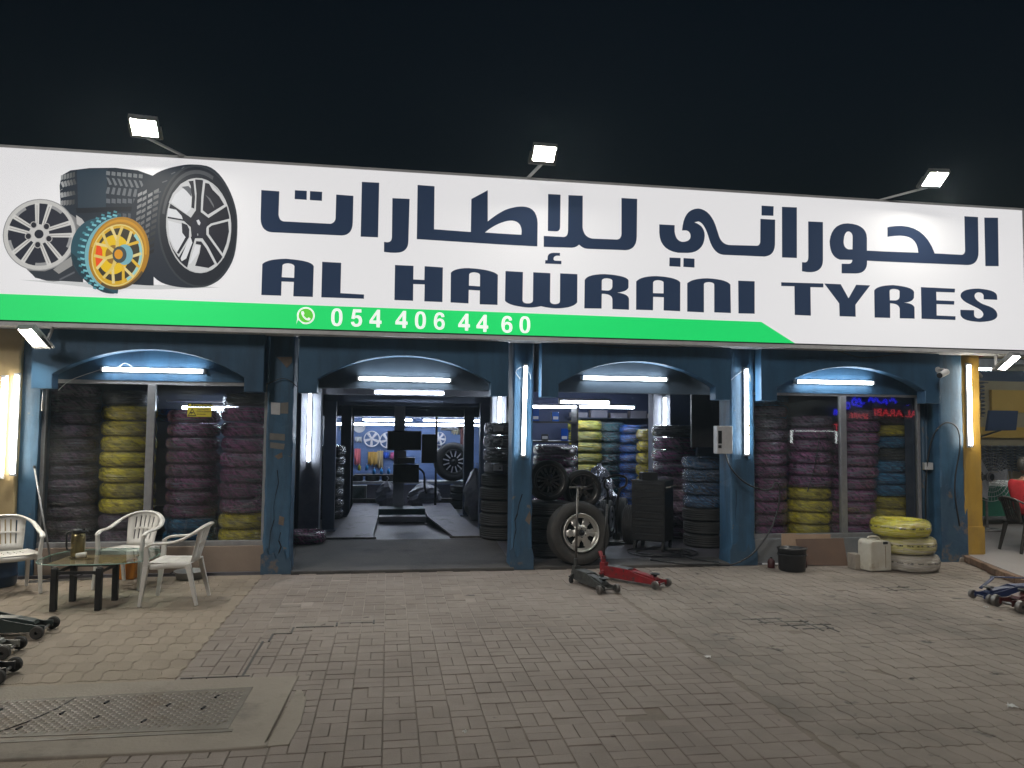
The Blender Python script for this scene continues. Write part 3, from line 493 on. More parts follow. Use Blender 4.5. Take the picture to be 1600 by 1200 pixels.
 ('latin_letter', ['2.403,3.306 2.406,3.666 2.419,3.686 2.44,3.704 2.469,3.718 2.506,3.731 2.552,3.74 2.605,3.748 2.667,3.752 2.744,3.749 2.81,3.744 2.866,3.736 2.91,3.727 2.944,3.715 2.967,3.7 2.979,3.684 2.978,3.594 2.97,3.578 2.957,3.564 2.94,3.552 2.919,3.542 2.893,3.534 2.863,3.527 2.829,3.522 2.869,3.518 2.903,3.511 2.931,3.502 2.954,3.491 2.97,3.478 2.98,3.464 2.985,3.447 2.985,3.308 2.769,3.31 2.767,3.439 2.763,3.455 2.754,3.469 2.741,3.48 2.724,3.489 2.702,3.495 2.675,3.499 2.645,3.5 2.628,3.499 2.626,3.311', '2.627,3.544 2.628,3.67 2.632,3.677 2.638,3.684 2.646,3.689 2.655,3.694 2.667,3.697 2.68,3.699 2.696,3.701 2.714,3.699 2.73,3.697 2.743,3.694 2.753,3.689 2.761,3.684 2.765,3.677 2.767,3.67 2.767,3.596 2.764,3.583 2.759,3.571 2.751,3.562 2.742,3.554 2.731,3.548 2.718,3.544 2.702,3.542']),
 ('latin_letter', ['3.08,3.312 3.081,3.674 3.1,3.693 3.125,3.709 3.157,3.723 3.195,3.735 3.239,3.744 3.29,3.751 3.347,3.755 3.42,3.753 3.484,3.748 3.54,3.741 3.586,3.731 3.623,3.719 3.651,3.704 3.67,3.686 3.668,3.313 3.447,3.316 3.449,3.486 3.306,3.486 3.304,3.313', '3.304,3.533 3.305,3.671 3.31,3.679 3.316,3.686 3.323,3.692 3.333,3.696 3.344,3.7 3.357,3.702 3.371,3.704 3.39,3.703 3.406,3.701 3.419,3.698 3.43,3.694 3.438,3.689 3.444,3.684 3.446,3.677 3.446,3.535']),
 ('latin_letter', ['3.764,3.311 3.765,3.679 3.788,3.696 3.815,3.712 3.849,3.725 3.887,3.736 3.932,3.744 3.982,3.751 4.037,3.755 4.109,3.753 4.171,3.748 4.225,3.741 4.271,3.731 4.307,3.718 4.335,3.703 4.354,3.685 4.359,3.313 4.132,3.314 4.133,3.676 4.131,3.684 4.125,3.691 4.117,3.697 4.107,3.701 4.094,3.704 4.079,3.706 4.061,3.707 4.044,3.705 4.029,3.702 4.016,3.699 4.006,3.694 3.999,3.689 3.994,3.683 3.991,3.676 3.99,3.309']),
 ('latin_letter', ['4.464,3.741 4.691,3.742 4.688,3.315 4.465,3.312']),
 ('latin_letter', ['5.065,3.744 5.665,3.752 5.663,3.7 5.479,3.697 5.48,3.316 5.253,3.318 5.252,3.699 5.066,3.695']),
 ('latin_letter', ['5.68,3.752 5.915,3.752 6.027,3.565 6.142,3.754 6.344,3.753 6.125,3.485 6.126,3.323 5.895,3.323 5.891,3.495']),
 ('latin_letter', ['6.405,3.322 6.405,3.686 6.421,3.706 6.445,3.723 6.476,3.737 6.516,3.749 6.563,3.759 6.619,3.766 6.682,3.771 6.762,3.766 6.83,3.759 6.886,3.75 6.931,3.738 6.963,3.723 6.985,3.707 6.994,3.687 6.99,3.609 6.98,3.593 6.967,3.578 6.95,3.566 6.928,3.556 6.903,3.548 6.873,3.542 6.84,3.539 6.878,3.536 6.911,3.531 6.939,3.524 6.961,3.515 6.978,3.504 6.99,3.492 6.996,3.477 6.995,3.326 6.776,3.324 6.777,3.458 6.772,3.473 6.763,3.487 6.751,3.498 6.735,3.508 6.715,3.515 6.691,3.519 6.663,3.522 6.634,3.522 6.632,3.324', '6.632,3.562 6.63,3.691 6.634,3.698 6.64,3.705 6.648,3.71 6.658,3.714 6.67,3.717 6.684,3.719 6.699,3.72 6.72,3.719 6.737,3.717 6.751,3.714 6.763,3.709 6.772,3.704 6.778,3.698 6.781,3.691 6.778,3.613 6.774,3.6 6.768,3.589 6.759,3.58 6.749,3.573 6.736,3.568 6.72,3.564 6.703,3.563']),
 ('latin_letter', ['7.101,3.76 7.614,3.758 7.61,3.707 7.328,3.704 7.329,3.588 7.6,3.587 7.596,3.538 7.329,3.537 7.328,3.38 7.613,3.378 7.61,3.328 7.101,3.328']),
 ('latin_letter', ['8.261,3.629 8.054,3.629 8.054,3.685 8.048,3.695 8.041,3.704 8.032,3.711 8.021,3.716 8.009,3.72 7.994,3.722 7.977,3.723 7.961,3.72 7.947,3.716 7.935,3.71 7.926,3.702 7.918,3.692 7.913,3.681 7.911,3.668 7.914,3.652 7.922,3.637 7.935,3.622 7.952,3.606 7.975,3.592 8.002,3.577 8.034,3.562 8.129,3.535 8.163,3.523 8.192,3.51 8.215,3.494 8.234,3.476 8.247,3.457 8.255,3.435 8.257,3.411 8.249,3.388 8.23,3.368 8.202,3.351 8.163,3.337 8.114,3.326 8.055,3.318 7.987,3.312 7.911,3.315 7.847,3.321 7.794,3.33 7.752,3.343 7.721,3.36 7.701,3.381 7.692,3.405 7.691,3.47 7.899,3.472 7.897,3.406 7.901,3.394 7.907,3.384 7.915,3.376 7.925,3.369 7.937,3.365 7.951,3.362 7.968,3.362 7.986,3.364 8.002,3.369 8.015,3.376 8.026,3.384 8.034,3.395 8.04,3.408 8.044,3.423 8.04,3.436 8.033,3.45 8.022,3.462 8.007,3.475 7.988,3.487 7.965,3.499 7.938,3.51 7.804,3.566 7.776,3.579 7.752,3.593 7.733,3.608 7.718,3.623 7.707,3.638 7.701,3.655 7.699,3.672 7.708,3.696 7.728,3.718 7.757,3.735 7.796,3.75 7.844,3.761 7.903,3.769 7.972,3.774 8.048,3.77 8.112,3.763 8.165,3.753 8.206,3.74 8.235,3.723 8.253,3.704 8.26,3.681']),
]
DIGITS = [('0', -0.702, -0.571, 2.985, 3.199), ('5', -0.47, -0.34, 2.985, 3.196), ('4', -0.252, -0.109, 2.986, 3.199), ('4', 0.056, 0.202, 2.987, 3.195), ('0', 0.29, 0.422, 2.981, 3.196), ('6', 0.519, 0.651, 2.979, 3.193), ('4', 0.817, 0.96, 2.978, 3.187), ('4', 1.041, 1.186, 2.969, 3.181), ('6', 1.351, 1.488, 2.966, 3.178), ('0', 1.578, 1.712, 2.969, 3.18)]
PICTURE = [
 ('printed_tyre_stack',(205,205,205),'-4.138,3.402 -2.078,3.403 -1.97,3.4 -2.64,3.351 -3.329,3.339'),
 ('printed_tyre_stack',(36,44,54),'-3.762,4.501 -3.746,4.621 -3.654,4.686 -3.451,4.726 -3.176,4.747 -2.933,4.733 -2.756,4.676 -2.711,3.393 -2.767,3.391 -3.4,3.41 -3.577,4.104 -3.738,4.243'),
 ('printed_tyre_stack',(44,58,70),'-3.586,4.691 -3.382,4.719 -3.258,4.727 -3.261,4.233 -3.554,4.216'),
 ('printed_tyre_stack',(26,31,39),'-3.583,4.252 -2.757,4.321 -2.756,4.268 -3.567,4.193'),
 ('printed_tyre_stack',(150,152,152),'-3.753,4.621 -3.729,4.63 -3.727,4.578 -3.753,4.561'),
 ('printed_tyre_stack',(165,166,166),'-3.753,4.539 -3.73,4.555 -3.708,4.497 -3.727,4.481'),
 ('printed_tyre_stack',(165,166,166),'-3.752,4.413 -3.729,4.429 -3.712,4.371 -3.74,4.362'),
 ('printed_tyre_stack',(150,150,150),'-3.748,4.324 -3.721,4.333 -3.719,4.281 -3.743,4.265'),
 ('printed_tyre_stack',(132,134,134),'-3.723,4.631 -3.698,4.64 -3.696,4.587 -3.722,4.571'),
 ('printed_tyre_stack',(143,144,144),'-3.723,4.548 -3.699,4.564 -3.677,4.506 -3.697,4.49'),
 ('printed_tyre_stack',(143,144,144),'-3.721,4.419 -3.698,4.435 -3.681,4.38 -3.709,4.371'),
 ('printed_tyre_stack',(130,130,130),'-3.717,4.329 -3.69,4.338 -3.688,4.286 -3.712,4.27'),
 ('printed_tyre_stack',(114,116,116),'-3.692,4.642 -3.668,4.651 -3.665,4.596 -3.691,4.58'),
 ('printed_tyre_stack',(121,122,122),'-3.692,4.558 -3.669,4.574 -3.646,4.516 -3.666,4.5'),
 ('printed_tyre_stack',(121,122,122),'-3.69,4.425 -3.667,4.442 -3.65,4.389 -3.679,4.38'),
 ('printed_tyre_stack',(110,110,110),'-3.686,4.334 -3.659,4.342 -3.657,4.291 -3.681,4.274'),
 ('printed_tyre_stack',(96,98,98),'-3.661,4.653 -3.637,4.662 -3.635,4.606 -3.66,4.589'),
 ('printed_tyre_stack',(99,100,100),'-3.661,4.567 -3.638,4.583 -3.615,4.525 -3.635,4.509'),
 ('printed_tyre_stack',(99,100,100),'-3.659,4.432 -3.636,4.448 -3.62,4.398 -3.648,4.389'),
 ('printed_tyre_stack',(90,90,90),'-3.655,4.338 -3.628,4.347 -3.626,4.295 -3.65,4.279'),
 ('printed_tyre_stack',(78,80,80),'-3.63,4.664 -3.606,4.673 -3.604,4.615 -3.63,4.599'),
 ('printed_tyre_stack',(77,78,78),'-3.63,4.576 -3.607,4.593 -3.584,4.534 -3.604,4.518'),
 ('printed_tyre_stack',(77,78,78),'-3.628,4.438 -3.605,4.454 -3.589,4.408 -3.617,4.398'),
 ('printed_tyre_stack',(70,70,70),'-3.624,4.343 -3.597,4.352 -3.595,4.3 -3.619,4.284'),
 ('printed_tyre_stack',(160,162,162),'-3.714,4.378 -3.737,4.389 -3.751,4.402 -3.758,4.416 -3.757,4.43 -3.748,4.445 -3.73,4.459 -3.731,4.468 -3.748,4.451 -3.757,4.433 -3.758,4.415 -3.751,4.398 -3.736,4.382 -3.714,4.367'),
 ('printed_tyre_stack',(120,124,126),'-3.271,4.703 -3.23,4.699 -3.231,4.653 -3.272,4.658'),
 ('printed_tyre_stack',(112,116,120),'-3.269,4.629 -3.241,4.623 -3.204,4.55 -3.231,4.541'),
 ('printed_tyre_stack',(105,109,114),'-3.251,4.517 -3.223,4.511 -3.234,4.436 -3.268,4.441'),
 ('printed_tyre_stack',(96,100,106),'-3.259,4.382 -3.218,4.377 -3.216,4.325 -3.26,4.33'),
 ('printed_tyre_stack',(120,124,126),'-3.213,4.701 -3.171,4.696 -3.172,4.651 -3.214,4.656'),
 ('printed_tyre_stack',(112,116,120),'-3.21,4.626 -3.182,4.621 -3.145,4.546 -3.172,4.537'),
 ('printed_tyre_stack',(105,109,114),'-3.192,4.516 -3.164,4.511 -3.175,4.432 -3.21,4.437'),
 ('printed_tyre_stack',(96,100,106),'-3.201,4.385 -3.159,4.38 -3.157,4.328 -3.202,4.333'),
 ('printed_tyre_stack',(120,124,126),'-3.154,4.699 -3.112,4.694 -3.113,4.649 -3.155,4.654'),
 ('printed_tyre_stack',(112,116,120),'-3.151,4.624 -3.123,4.618 -3.086,4.542 -3.113,4.533'),
 ('printed_tyre_stack',(105,109,114),'-3.133,4.515 -3.105,4.51 -3.116,4.428 -3.151,4.433'),
 ('printed_tyre_stack',(96,100,106),'-3.142,4.389 -3.101,4.384 -3.099,4.331 -3.143,4.336'),
 ('printed_tyre_stack',(84,88,94),'-3.136,4.217 -3.094,4.212 -3.092,4.16 -3.134,4.165'),
 ('printed_tyre_stack',(120,124,126),'-3.095,4.697 -3.053,4.692 -3.054,4.647 -3.096,4.651'),
 ('printed_tyre_stack',(112,116,120),'-3.092,4.622 -3.064,4.616 -3.027,4.538 -3.054,4.529'),
 ('printed_tyre_stack',(105,109,114),'-3.074,4.514 -3.046,4.509 -3.057,4.424 -3.092,4.429'),
 ('printed_tyre_stack',(96,100,106),'-3.084,4.392 -3.042,4.387 -3.04,4.335 -3.085,4.34'),
 ('printed_tyre_stack',(84,88,94),'-3.077,4.22 -3.036,4.215 -3.034,4.163 -3.076,4.168'),
 ('printed_tyre_stack',(120,124,126),'-3.036,4.694 -2.994,4.69 -2.995,4.644 -3.037,4.649'),
 ('printed_tyre_stack',(112,116,120),'-3.033,4.619 -3.005,4.613 -2.967,4.534 -2.995,4.525'),
 ('printed_tyre_stack',(105,109,114),'-3.015,4.513 -2.987,4.508 -2.998,4.42 -3.033,4.425'),
 ('printed_tyre_stack',(96,100,106),'-3.025,4.396 -2.983,4.391 -2.981,4.338 -3.026,4.343'),
 ('printed_tyre_stack',(84,88,94),'-3.019,4.223 -2.977,4.218 -2.975,4.166 -3.017,4.171'),
 ('printed_tyre_stack',(120,124,126),'-2.976,4.692 -2.935,4.687 -2.936,4.642 -2.978,4.647'),
 ('printed_tyre_stack',(112,116,120),'-2.974,4.617 -2.946,4.611 -2.908,4.53 -2.936,4.521'),
 ('printed_tyre_stack',(105,109,114),'-2.956,4.512 -2.928,4.507 -2.939,4.416 -2.974,4.421'),
 ('printed_tyre_stack',(96,100,106),'-2.966,4.399 -2.924,4.394 -2.922,4.341 -2.967,4.346'),
 ('printed_tyre_stack',(84,88,94),'-2.96,4.227 -2.918,4.221 -2.916,4.169 -2.958,4.174'),
 ('printed_tyre_stack',(120,124,126),'-2.917,4.69 -2.875,4.685 -2.876,4.64 -2.918,4.644'),
 ('printed_tyre_stack',(112,116,120),'-2.914,4.615 -2.886,4.609 -2.849,4.527 -2.876,4.517'),
 ('printed_tyre_stack',(105,109,114),'-2.897,4.512 -2.869,4.506 -2.879,4.412 -2.914,4.417'),
 ('printed_tyre_stack',(96,100,106),'-2.907,4.402 -2.865,4.397 -2.863,4.345 -2.908,4.35'),
 ('printed_tyre_stack',(84,88,94),'-2.901,4.23 -2.859,4.225 -2.857,4.172 -2.899,4.177'),
 ('printed_silver_rim',(120,120,120),'-3.416,3.823 -3.419,3.751 -3.434,3.681 -3.459,3.614 -3.495,3.554 -3.539,3.501 -3.592,3.457 -3.65,3.425 -3.713,3.404 -3.778,3.395 -3.843,3.398 -3.907,3.414 -3.967,3.442 -4.022,3.48 -4.07,3.529 -4.109,3.585 -4.139,3.649 -4.159,3.716 -4.168,3.787 -4.165,3.858 -4.151,3.928 -4.127,3.994 -4.092,4.054 -4.048,4.107 -3.996,4.151 -3.939,4.185 -3.876,4.207 -3.811,4.217 -3.745,4.214 -3.681,4.199 -3.62,4.172 -3.564,4.133 -3.515,4.085 -3.475,4.028 -3.445,3.964 -3.425,3.895'),
 ('printed_silver_rim',(52,57,64),'-4.043,3.508 -3.973,3.431 -3.859,3.406 -3.704,3.405 -3.468,3.4 -3.494,3.738 -3.564,3.772 -3.711,3.581 -3.876,3.508'),
 ('printed_silver_rim',(150,149,146),'-3.79,3.533 -3.601,3.696 -3.59,3.586 -3.728,3.485'),
 ('printed_silver_rim',(96,99,104),'-3.725,3.426 -3.567,3.521 -3.56,3.503 -3.711,3.412'),
 ('printed_silver_rim',(185,183,180),'-3.573,4.171 -3.51,4.13 -3.459,4.058 -3.492,4.019 -3.562,4.068'),
 ('printed_silver_rim',(146,146,146),'-3.586,4.087 -3.567,4.018 -3.559,3.947 -3.562,3.874 -3.578,3.803 -3.605,3.736 -3.642,3.675 -3.688,3.621 -3.743,3.577 -3.803,3.543 -3.867,3.521 -3.934,3.511 -4.001,3.514 -4.066,3.528 -4.127,3.555 -4.183,3.593 -4.232,3.641 -4.272,3.697 -4.302,3.76 -4.321,3.828 -4.33,3.898 -4.326,3.97 -4.311,4.04 -4.285,4.107 -4.249,4.168 -4.204,4.222 -4.15,4.267 -4.091,4.302 -4.026,4.325 -3.96,4.336 -3.892,4.334 -3.826,4.32 -3.764,4.294 -3.707,4.256 -3.658,4.208 -3.617,4.151'),
 ('printed_silver_rim',(196,194,190),'-3.596,4.083 -3.576,4.016 -3.569,3.946 -3.572,3.876 -3.588,3.807 -3.614,3.741 -3.65,3.682 -3.695,3.629 -3.748,3.586 -3.807,3.553 -3.869,3.532 -3.934,3.522 -4,3.524 -4.063,3.539 -4.123,3.565 -4.177,3.602 -4.225,3.648 -4.264,3.703 -4.293,3.764 -4.312,3.83 -4.32,3.899 -4.316,3.968 -4.302,4.037 -4.277,4.102 -4.241,4.161 -4.197,4.214 -4.145,4.258 -4.087,4.291 -4.024,4.314 -3.959,4.325 -3.894,4.323 -3.829,4.309 -3.769,4.284 -3.713,4.247 -3.665,4.2 -3.625,4.145'),
 ('printed_silver_rim',(44,46,56),'-3.631,4.069 -3.614,4.009 -3.607,3.947 -3.611,3.884 -3.624,3.823 -3.648,3.765 -3.68,3.711 -3.721,3.665 -3.768,3.626 -3.82,3.597 -3.876,3.577 -3.934,3.569 -3.993,3.571 -4.049,3.583 -4.103,3.607 -4.151,3.639 -4.194,3.681 -4.228,3.729 -4.255,3.784 -4.271,3.843 -4.278,3.904 -4.275,3.966 -4.262,4.027 -4.239,4.085 -4.208,4.138 -4.168,4.185 -4.122,4.224 -4.07,4.254 -4.014,4.274 -3.955,4.284 -3.897,4.282 -3.84,4.27 -3.786,4.247 -3.736,4.215 -3.693,4.173 -3.658,4.124'),
 ('printed_silver_rim',(150,150,150),'-3.607,3.947 -3.608,3.914 -3.611,3.882 -3.617,3.85 -3.626,3.818 -3.637,3.787 -3.665,3.801 -3.655,3.829 -3.647,3.857 -3.641,3.886 -3.638,3.916 -3.638,3.946'),
 ('printed_silver_rim',(150,150,150),'-3.831,3.592 -3.86,3.582 -3.89,3.574 -3.92,3.57 -3.951,3.568 -3.981,3.569 -3.978,3.602 -3.951,3.601 -3.923,3.603 -3.895,3.607 -3.868,3.614 -3.842,3.623'),
 ('printed_silver_rim',(150,150,150),'-4.208,3.699 -4.226,3.725 -4.241,3.753 -4.254,3.781 -4.264,3.812 -4.271,3.843 -4.242,3.85 -4.236,3.822 -4.226,3.794 -4.215,3.768 -4.201,3.743 -4.185,3.72'),
 ('printed_silver_rim',(150,150,150),'-4.221,4.117 -4.203,4.144 -4.183,4.169 -4.161,4.191 -4.137,4.212 -4.112,4.231 -4.096,4.202 -4.12,4.185 -4.141,4.167 -4.162,4.146 -4.18,4.123 -4.197,4.099'),
 ('printed_silver_rim',(150,150,150),'-3.851,4.273 -3.822,4.264 -3.794,4.252 -3.767,4.237 -3.742,4.219 -3.718,4.199 -3.738,4.174 -3.76,4.192 -3.783,4.208 -3.807,4.222 -3.833,4.233 -3.859,4.241'),
 ('printed_silver_rim',(206,204,200),'-3.96,4.027 -3.965,4.288 -4.013,4.285 -3.995,4.025'),
 ('printed_silver_rim',(150,146,140),'-3.975,4.053 -3.985,4.261 -3.991,4.261 -3.983,4.052'),
 ('printed_silver_rim',(206,204,200),'-3.9,4.016 -3.828,4.27 -3.874,4.284 -3.934,4.026'),
 ('printed_silver_rim',(150,146,140),'-3.906,4.046 -3.854,4.25 -3.861,4.252 -3.914,4.048'),
 ('printed_silver_rim',(206,204,200),'-3.871,3.966 -3.622,4.054 -3.638,4.105 -3.883,4.002'),
 ('printed_silver_rim',(150,146,140),'-3.851,3.99 -3.653,4.066 -3.656,4.073 -3.854,3.998'),
 ('printed_silver_rim',(206,204,200),'-3.862,3.9 -3.596,3.91 -3.599,3.964 -3.864,3.938'),
 ('printed_silver_rim',(150,146,140),'-3.836,3.917 -3.624,3.931 -3.624,3.939 -3.836,3.925'),
 ('printed_silver_rim',(206,204,200),'-3.896,3.853 -3.727,3.637 -3.691,3.672 -3.87,3.879'),
 ('printed_silver_rim',(150,146,140),'-3.868,3.842 -3.729,3.673 -3.724,3.678 -3.862,3.848'),
 ('printed_silver_rim',(206,204,200),'-3.95,3.823 -3.85,3.567 -3.806,3.589 -3.919,3.839'),
 ('printed_silver_rim',(150,146,140),'-3.927,3.804 -3.841,3.602 -3.835,3.605 -3.92,3.808'),
 ('printed_silver_rim',(206,204,200),'-4.001,3.845 -4.135,3.616 -4.094,3.589 -3.972,3.826'),
 ('printed_silver_rim',(150,146,140),'-4.003,3.815 -4.105,3.628 -4.099,3.624 -3.996,3.81'),
 ('printed_silver_rim',(206,204,200),'-4.044,3.893 -4.235,3.716 -4.203,3.677 -4.021,3.865'),
 ('printed_silver_rim',(150,146,140),'-4.054,3.864 -4.202,3.717 -4.198,3.712 -4.049,3.857'),
 ('printed_silver_rim',(206,204,200),'-4.041,3.953 -4.281,4.016 -4.291,3.965 -4.049,3.916'),
 ('printed_silver_rim',(150,146,140),'-4.068,3.944 -4.261,3.989 -4.263,3.982 -4.07,3.936'),
 ('printed_silver_rim',(206,204,200),'-4.013,4.013 -4.222,4.148 -4.246,4.102 -4.03,3.98'),
 ('printed_silver_rim',(150,146,140),'-4.041,4.013 -4.211,4.116 -4.214,4.109 -4.045,4.005'),
 ('printed_silver_rim',(198,196,193),'-3.847,3.935 -3.848,3.915 -3.852,3.895 -3.859,3.877 -3.869,3.86 -3.881,3.846 -3.896,3.834 -3.913,3.824 -3.931,3.818 -3.949,3.816 -3.968,3.817 -3.986,3.821 -4.003,3.828 -4.019,3.839 -4.032,3.852 -4.044,3.868 -4.052,3.886 -4.058,3.904 -4.06,3.924 -4.06,3.944 -4.056,3.963 -4.049,3.981 -4.039,3.998 -4.026,4.013 -4.011,4.025 -3.995,4.034 -3.977,4.04 -3.959,4.043 -3.94,4.042 -3.922,4.038 -3.904,4.031 -3.889,4.02 -3.875,4.007 -3.863,3.991 -3.855,3.973 -3.849,3.954'),
 ('printed_silver_rim',(176,174,172),'-3.842,4.024 -3.845,4.006 -3.855,3.991 -3.87,3.982 -3.887,3.981 -3.902,3.988 -3.913,4.002 -3.917,4.02 -3.914,4.038 -3.905,4.053 -3.89,4.062 -3.873,4.062 -3.858,4.055 -3.847,4.041'),
 ('printed_silver_rim',(40,40,48),'-3.852,4.023 -3.854,4.009 -3.861,3.997 -3.872,3.991 -3.885,3.99 -3.896,3.996 -3.905,4.007 -3.908,4.02 -3.906,4.035 -3.899,4.046 -3.887,4.053 -3.875,4.054 -3.863,4.048 -3.855,4.037'),
 ('printed_silver_rim',(176,174,172),'-3.811,3.885 -3.814,3.867 -3.824,3.852 -3.839,3.844 -3.855,3.843 -3.871,3.85 -3.882,3.864 -3.886,3.881 -3.883,3.899 -3.873,3.914 -3.859,3.923 -3.842,3.924 -3.827,3.917 -3.816,3.903'),
 ('printed_silver_rim',(40,40,48),'-3.82,3.885 -3.823,3.871 -3.83,3.859 -3.841,3.852 -3.854,3.852 -3.865,3.857 -3.873,3.868 -3.877,3.882 -3.875,3.896 -3.867,3.908 -3.856,3.915 -3.844,3.915 -3.832,3.909 -3.824,3.899'),
 ('printed_silver_rim',(176,174,172),'-3.925,3.811 -3.928,3.793 -3.938,3.778 -3.953,3.769 -3.969,3.768 -3.985,3.776 -3.995,3.789 -4,3.807 -3.997,3.825 -3.987,3.84 -3.973,3.848 -3.956,3.849 -3.941,3.842 -3.93,3.828'),
 ('printed_silver_rim',(40,40,48),'-3.935,3.81 -3.937,3.796 -3.944,3.784 -3.955,3.778 -3.968,3.777 -3.979,3.783 -3.987,3.794 -3.991,3.807 -3.988,3.821 -3.981,3.833 -3.97,3.84 -3.958,3.84 -3.946,3.835 -3.938,3.824'),
 ('printed_silver_rim',(176,174,172),'-4.027,3.903 -4.03,3.885 -4.039,3.87 -4.054,3.861 -4.071,3.86 -4.086,3.868 -4.097,3.881 -4.101,3.899 -4.098,3.917 -4.089,3.932 -4.074,3.94 -4.057,3.941 -4.042,3.934 -4.031,3.92'),
 ('printed_silver_rim',(40,40,48),'-4.036,3.902 -4.038,3.888 -4.046,3.876 -4.056,3.87 -4.069,3.869 -4.08,3.875 -4.089,3.885 -4.092,3.899 -4.09,3.913 -4.082,3.925 -4.072,3.932 -4.059,3.932 -4.048,3.927 -4.039,3.916'),
 ('printed_silver_rim',(176,174,172),'-3.976,4.034 -3.979,4.016 -3.989,4.001 -4.003,3.993 -4.02,3.992 -4.035,3.999 -4.046,4.013 -4.05,4.03 -4.048,4.048 -4.038,4.063 -4.023,4.072 -4.007,4.073 -3.991,4.066 -3.98,4.052'),
 ('printed_silver_rim',(40,40,48),'-3.985,4.034 -3.987,4.02 -3.995,4.008 -4.006,4.001 -4.018,4.001 -4.03,4.006 -4.038,4.017 -4.041,4.031 -4.039,4.045 -4.032,4.057 -4.021,4.063 -4.008,4.064 -3.997,4.058 -3.989,4.048'),
 ('printed_silver_rim',(40,42,52),'-3.906,3.933 -3.907,3.917 -3.914,3.903 -3.924,3.891 -3.937,3.883 -3.952,3.88 -3.967,3.881 -3.98,3.888 -3.991,3.899 -3.999,3.913 -4.002,3.928 -4,3.944 -3.994,3.959 -3.984,3.971 -3.971,3.979 -3.956,3.982 -3.941,3.98 -3.927,3.974 -3.916,3.963 -3.909,3.949'),
 ('printed_large_wheel',(40,46,56),'-2.783,4.659 -2.755,4.687 -2.73,4.708 -2.704,4.725 -2.674,4.742 -2.637,4.76 -2.598,4.776 -2.556,4.792 -2.513,4.805 -2.471,4.817 -2.428,4.828 -2.384,4.836 -2.337,4.84 -2.284,4.841 -2.228,4.84 -2.172,4.833 -2.121,4.815 -2.076,4.786 -2.033,4.747 -1.994,4.701 -1.958,4.649 -1.924,4.591 -1.892,4.525 -1.864,4.456 -1.842,4.388 -1.825,4.323 -1.814,4.26 -1.808,4.194 -1.805,4.122 -1.805,4.039 -1.809,3.947 -1.817,3.857 -1.831,3.777 -1.851,3.709 -1.878,3.647 -1.908,3.592 -1.939,3.545 -1.971,3.505 -2.006,3.473 -2.042,3.448 -2.078,3.426 -2.114,3.409 -2.15,3.398 -2.189,3.391 -2.233,3.386 -2.287,3.382 -2.346,3.38 -2.408,3.382 -2.466,3.388 -2.522,3.398 -2.577,3.411 -2.629,3.431 -2.679,3.462 -2.725,3.506 -2.769,3.562 -2.81,3.625 -2.847,3.693 -2.882,3.772 -2.914,3.859 -2.942,3.947 -2.963,4.024 -2.977,4.088 -2.985,4.142 -2.988,4.194 -2.985,4.248 -2.976,4.306 -2.96,4.365 -2.94,4.423 -2.917,4.477 -2.887,4.528 -2.852,4.577 -2.816,4.622'),
 ('printed_large_wheel',(150,151,152),'-2.92,4.454 -2.872,4.487 -2.871,4.45 -2.919,4.417'),
 ('printed_large_wheel',(150,151,152),'-2.865,4.48 -2.824,4.513 -2.823,4.475 -2.864,4.443'),
 ('printed_large_wheel',(150,151,152),'-2.808,4.453 -2.76,4.486 -2.759,4.449 -2.807,4.416'),
 ('printed_large_wheel',(120,121,122),'-2.747,4.502 -2.692,4.536 -2.691,4.498 -2.746,4.465'),
 ('printed_large_wheel',(141,142,143),'-2.921,4.383 -2.874,4.416 -2.872,4.378 -2.92,4.345'),
 ('printed_large_wheel',(141,142,143),'-2.866,4.409 -2.826,4.441 -2.824,4.404 -2.865,4.371'),
 ('printed_large_wheel',(141,142,143),'-2.81,4.382 -2.762,4.415 -2.76,4.377 -2.808,4.344'),
 ('printed_large_wheel',(111,112,113),'-2.748,4.431 -2.693,4.464 -2.692,4.426 -2.747,4.393'),
 ('printed_large_wheel',(132,133,134),'-2.923,4.311 -2.876,4.344 -2.874,4.307 -2.922,4.274'),
 ('printed_large_wheel',(132,133,134),'-2.868,4.337 -2.828,4.369 -2.826,4.332 -2.867,4.299'),
 ('printed_large_wheel',(132,133,134),'-2.812,4.31 -2.764,4.343 -2.762,4.305 -2.81,4.273'),
 ('printed_large_wheel',(102,103,104),'-2.75,4.359 -2.695,4.392 -2.694,4.354 -2.749,4.321'),
 ('printed_large_wheel',(123,124,125),'-2.926,4.24 -2.878,4.272 -2.877,4.235 -2.925,4.202'),
 ('printed_large_wheel',(123,124,125),'-2.871,4.265 -2.83,4.298 -2.829,4.26 -2.87,4.228'),
 ('printed_large_wheel',(123,124,125),'-2.814,4.238 -2.767,4.271 -2.765,4.234 -2.813,4.201'),
 ('printed_large_wheel',(93,94,95),'-2.753,4.287 -2.698,4.32 -2.697,4.283 -2.752,4.249'),
 ('printed_large_wheel',(114,115,116),'-2.929,4.168 -2.882,4.201 -2.88,4.163 -2.928,4.131'),
 ('printed_large_wheel',(114,115,116),'-2.874,4.194 -2.834,4.226 -2.832,4.189 -2.873,4.156'),
 ('printed_large_wheel',(114,115,116),'-2.818,4.167 -2.77,4.199 -2.769,4.162 -2.816,4.129'),
 ('printed_large_wheel',(84,85,86),'-2.756,4.215 -2.702,4.248 -2.7,4.211 -2.755,4.178'),
 ('printed_large_wheel',(105,106,107),'-2.933,4.097 -2.886,4.129 -2.884,4.092 -2.932,4.06'),
 ('printed_large_wheel',(105,106,107),'-2.878,4.122 -2.838,4.154 -2.836,4.117 -2.877,4.085'),
 ('printed_large_wheel',(105,106,107),'-2.822,4.095 -2.774,4.128 -2.773,4.09 -2.82,4.058'),
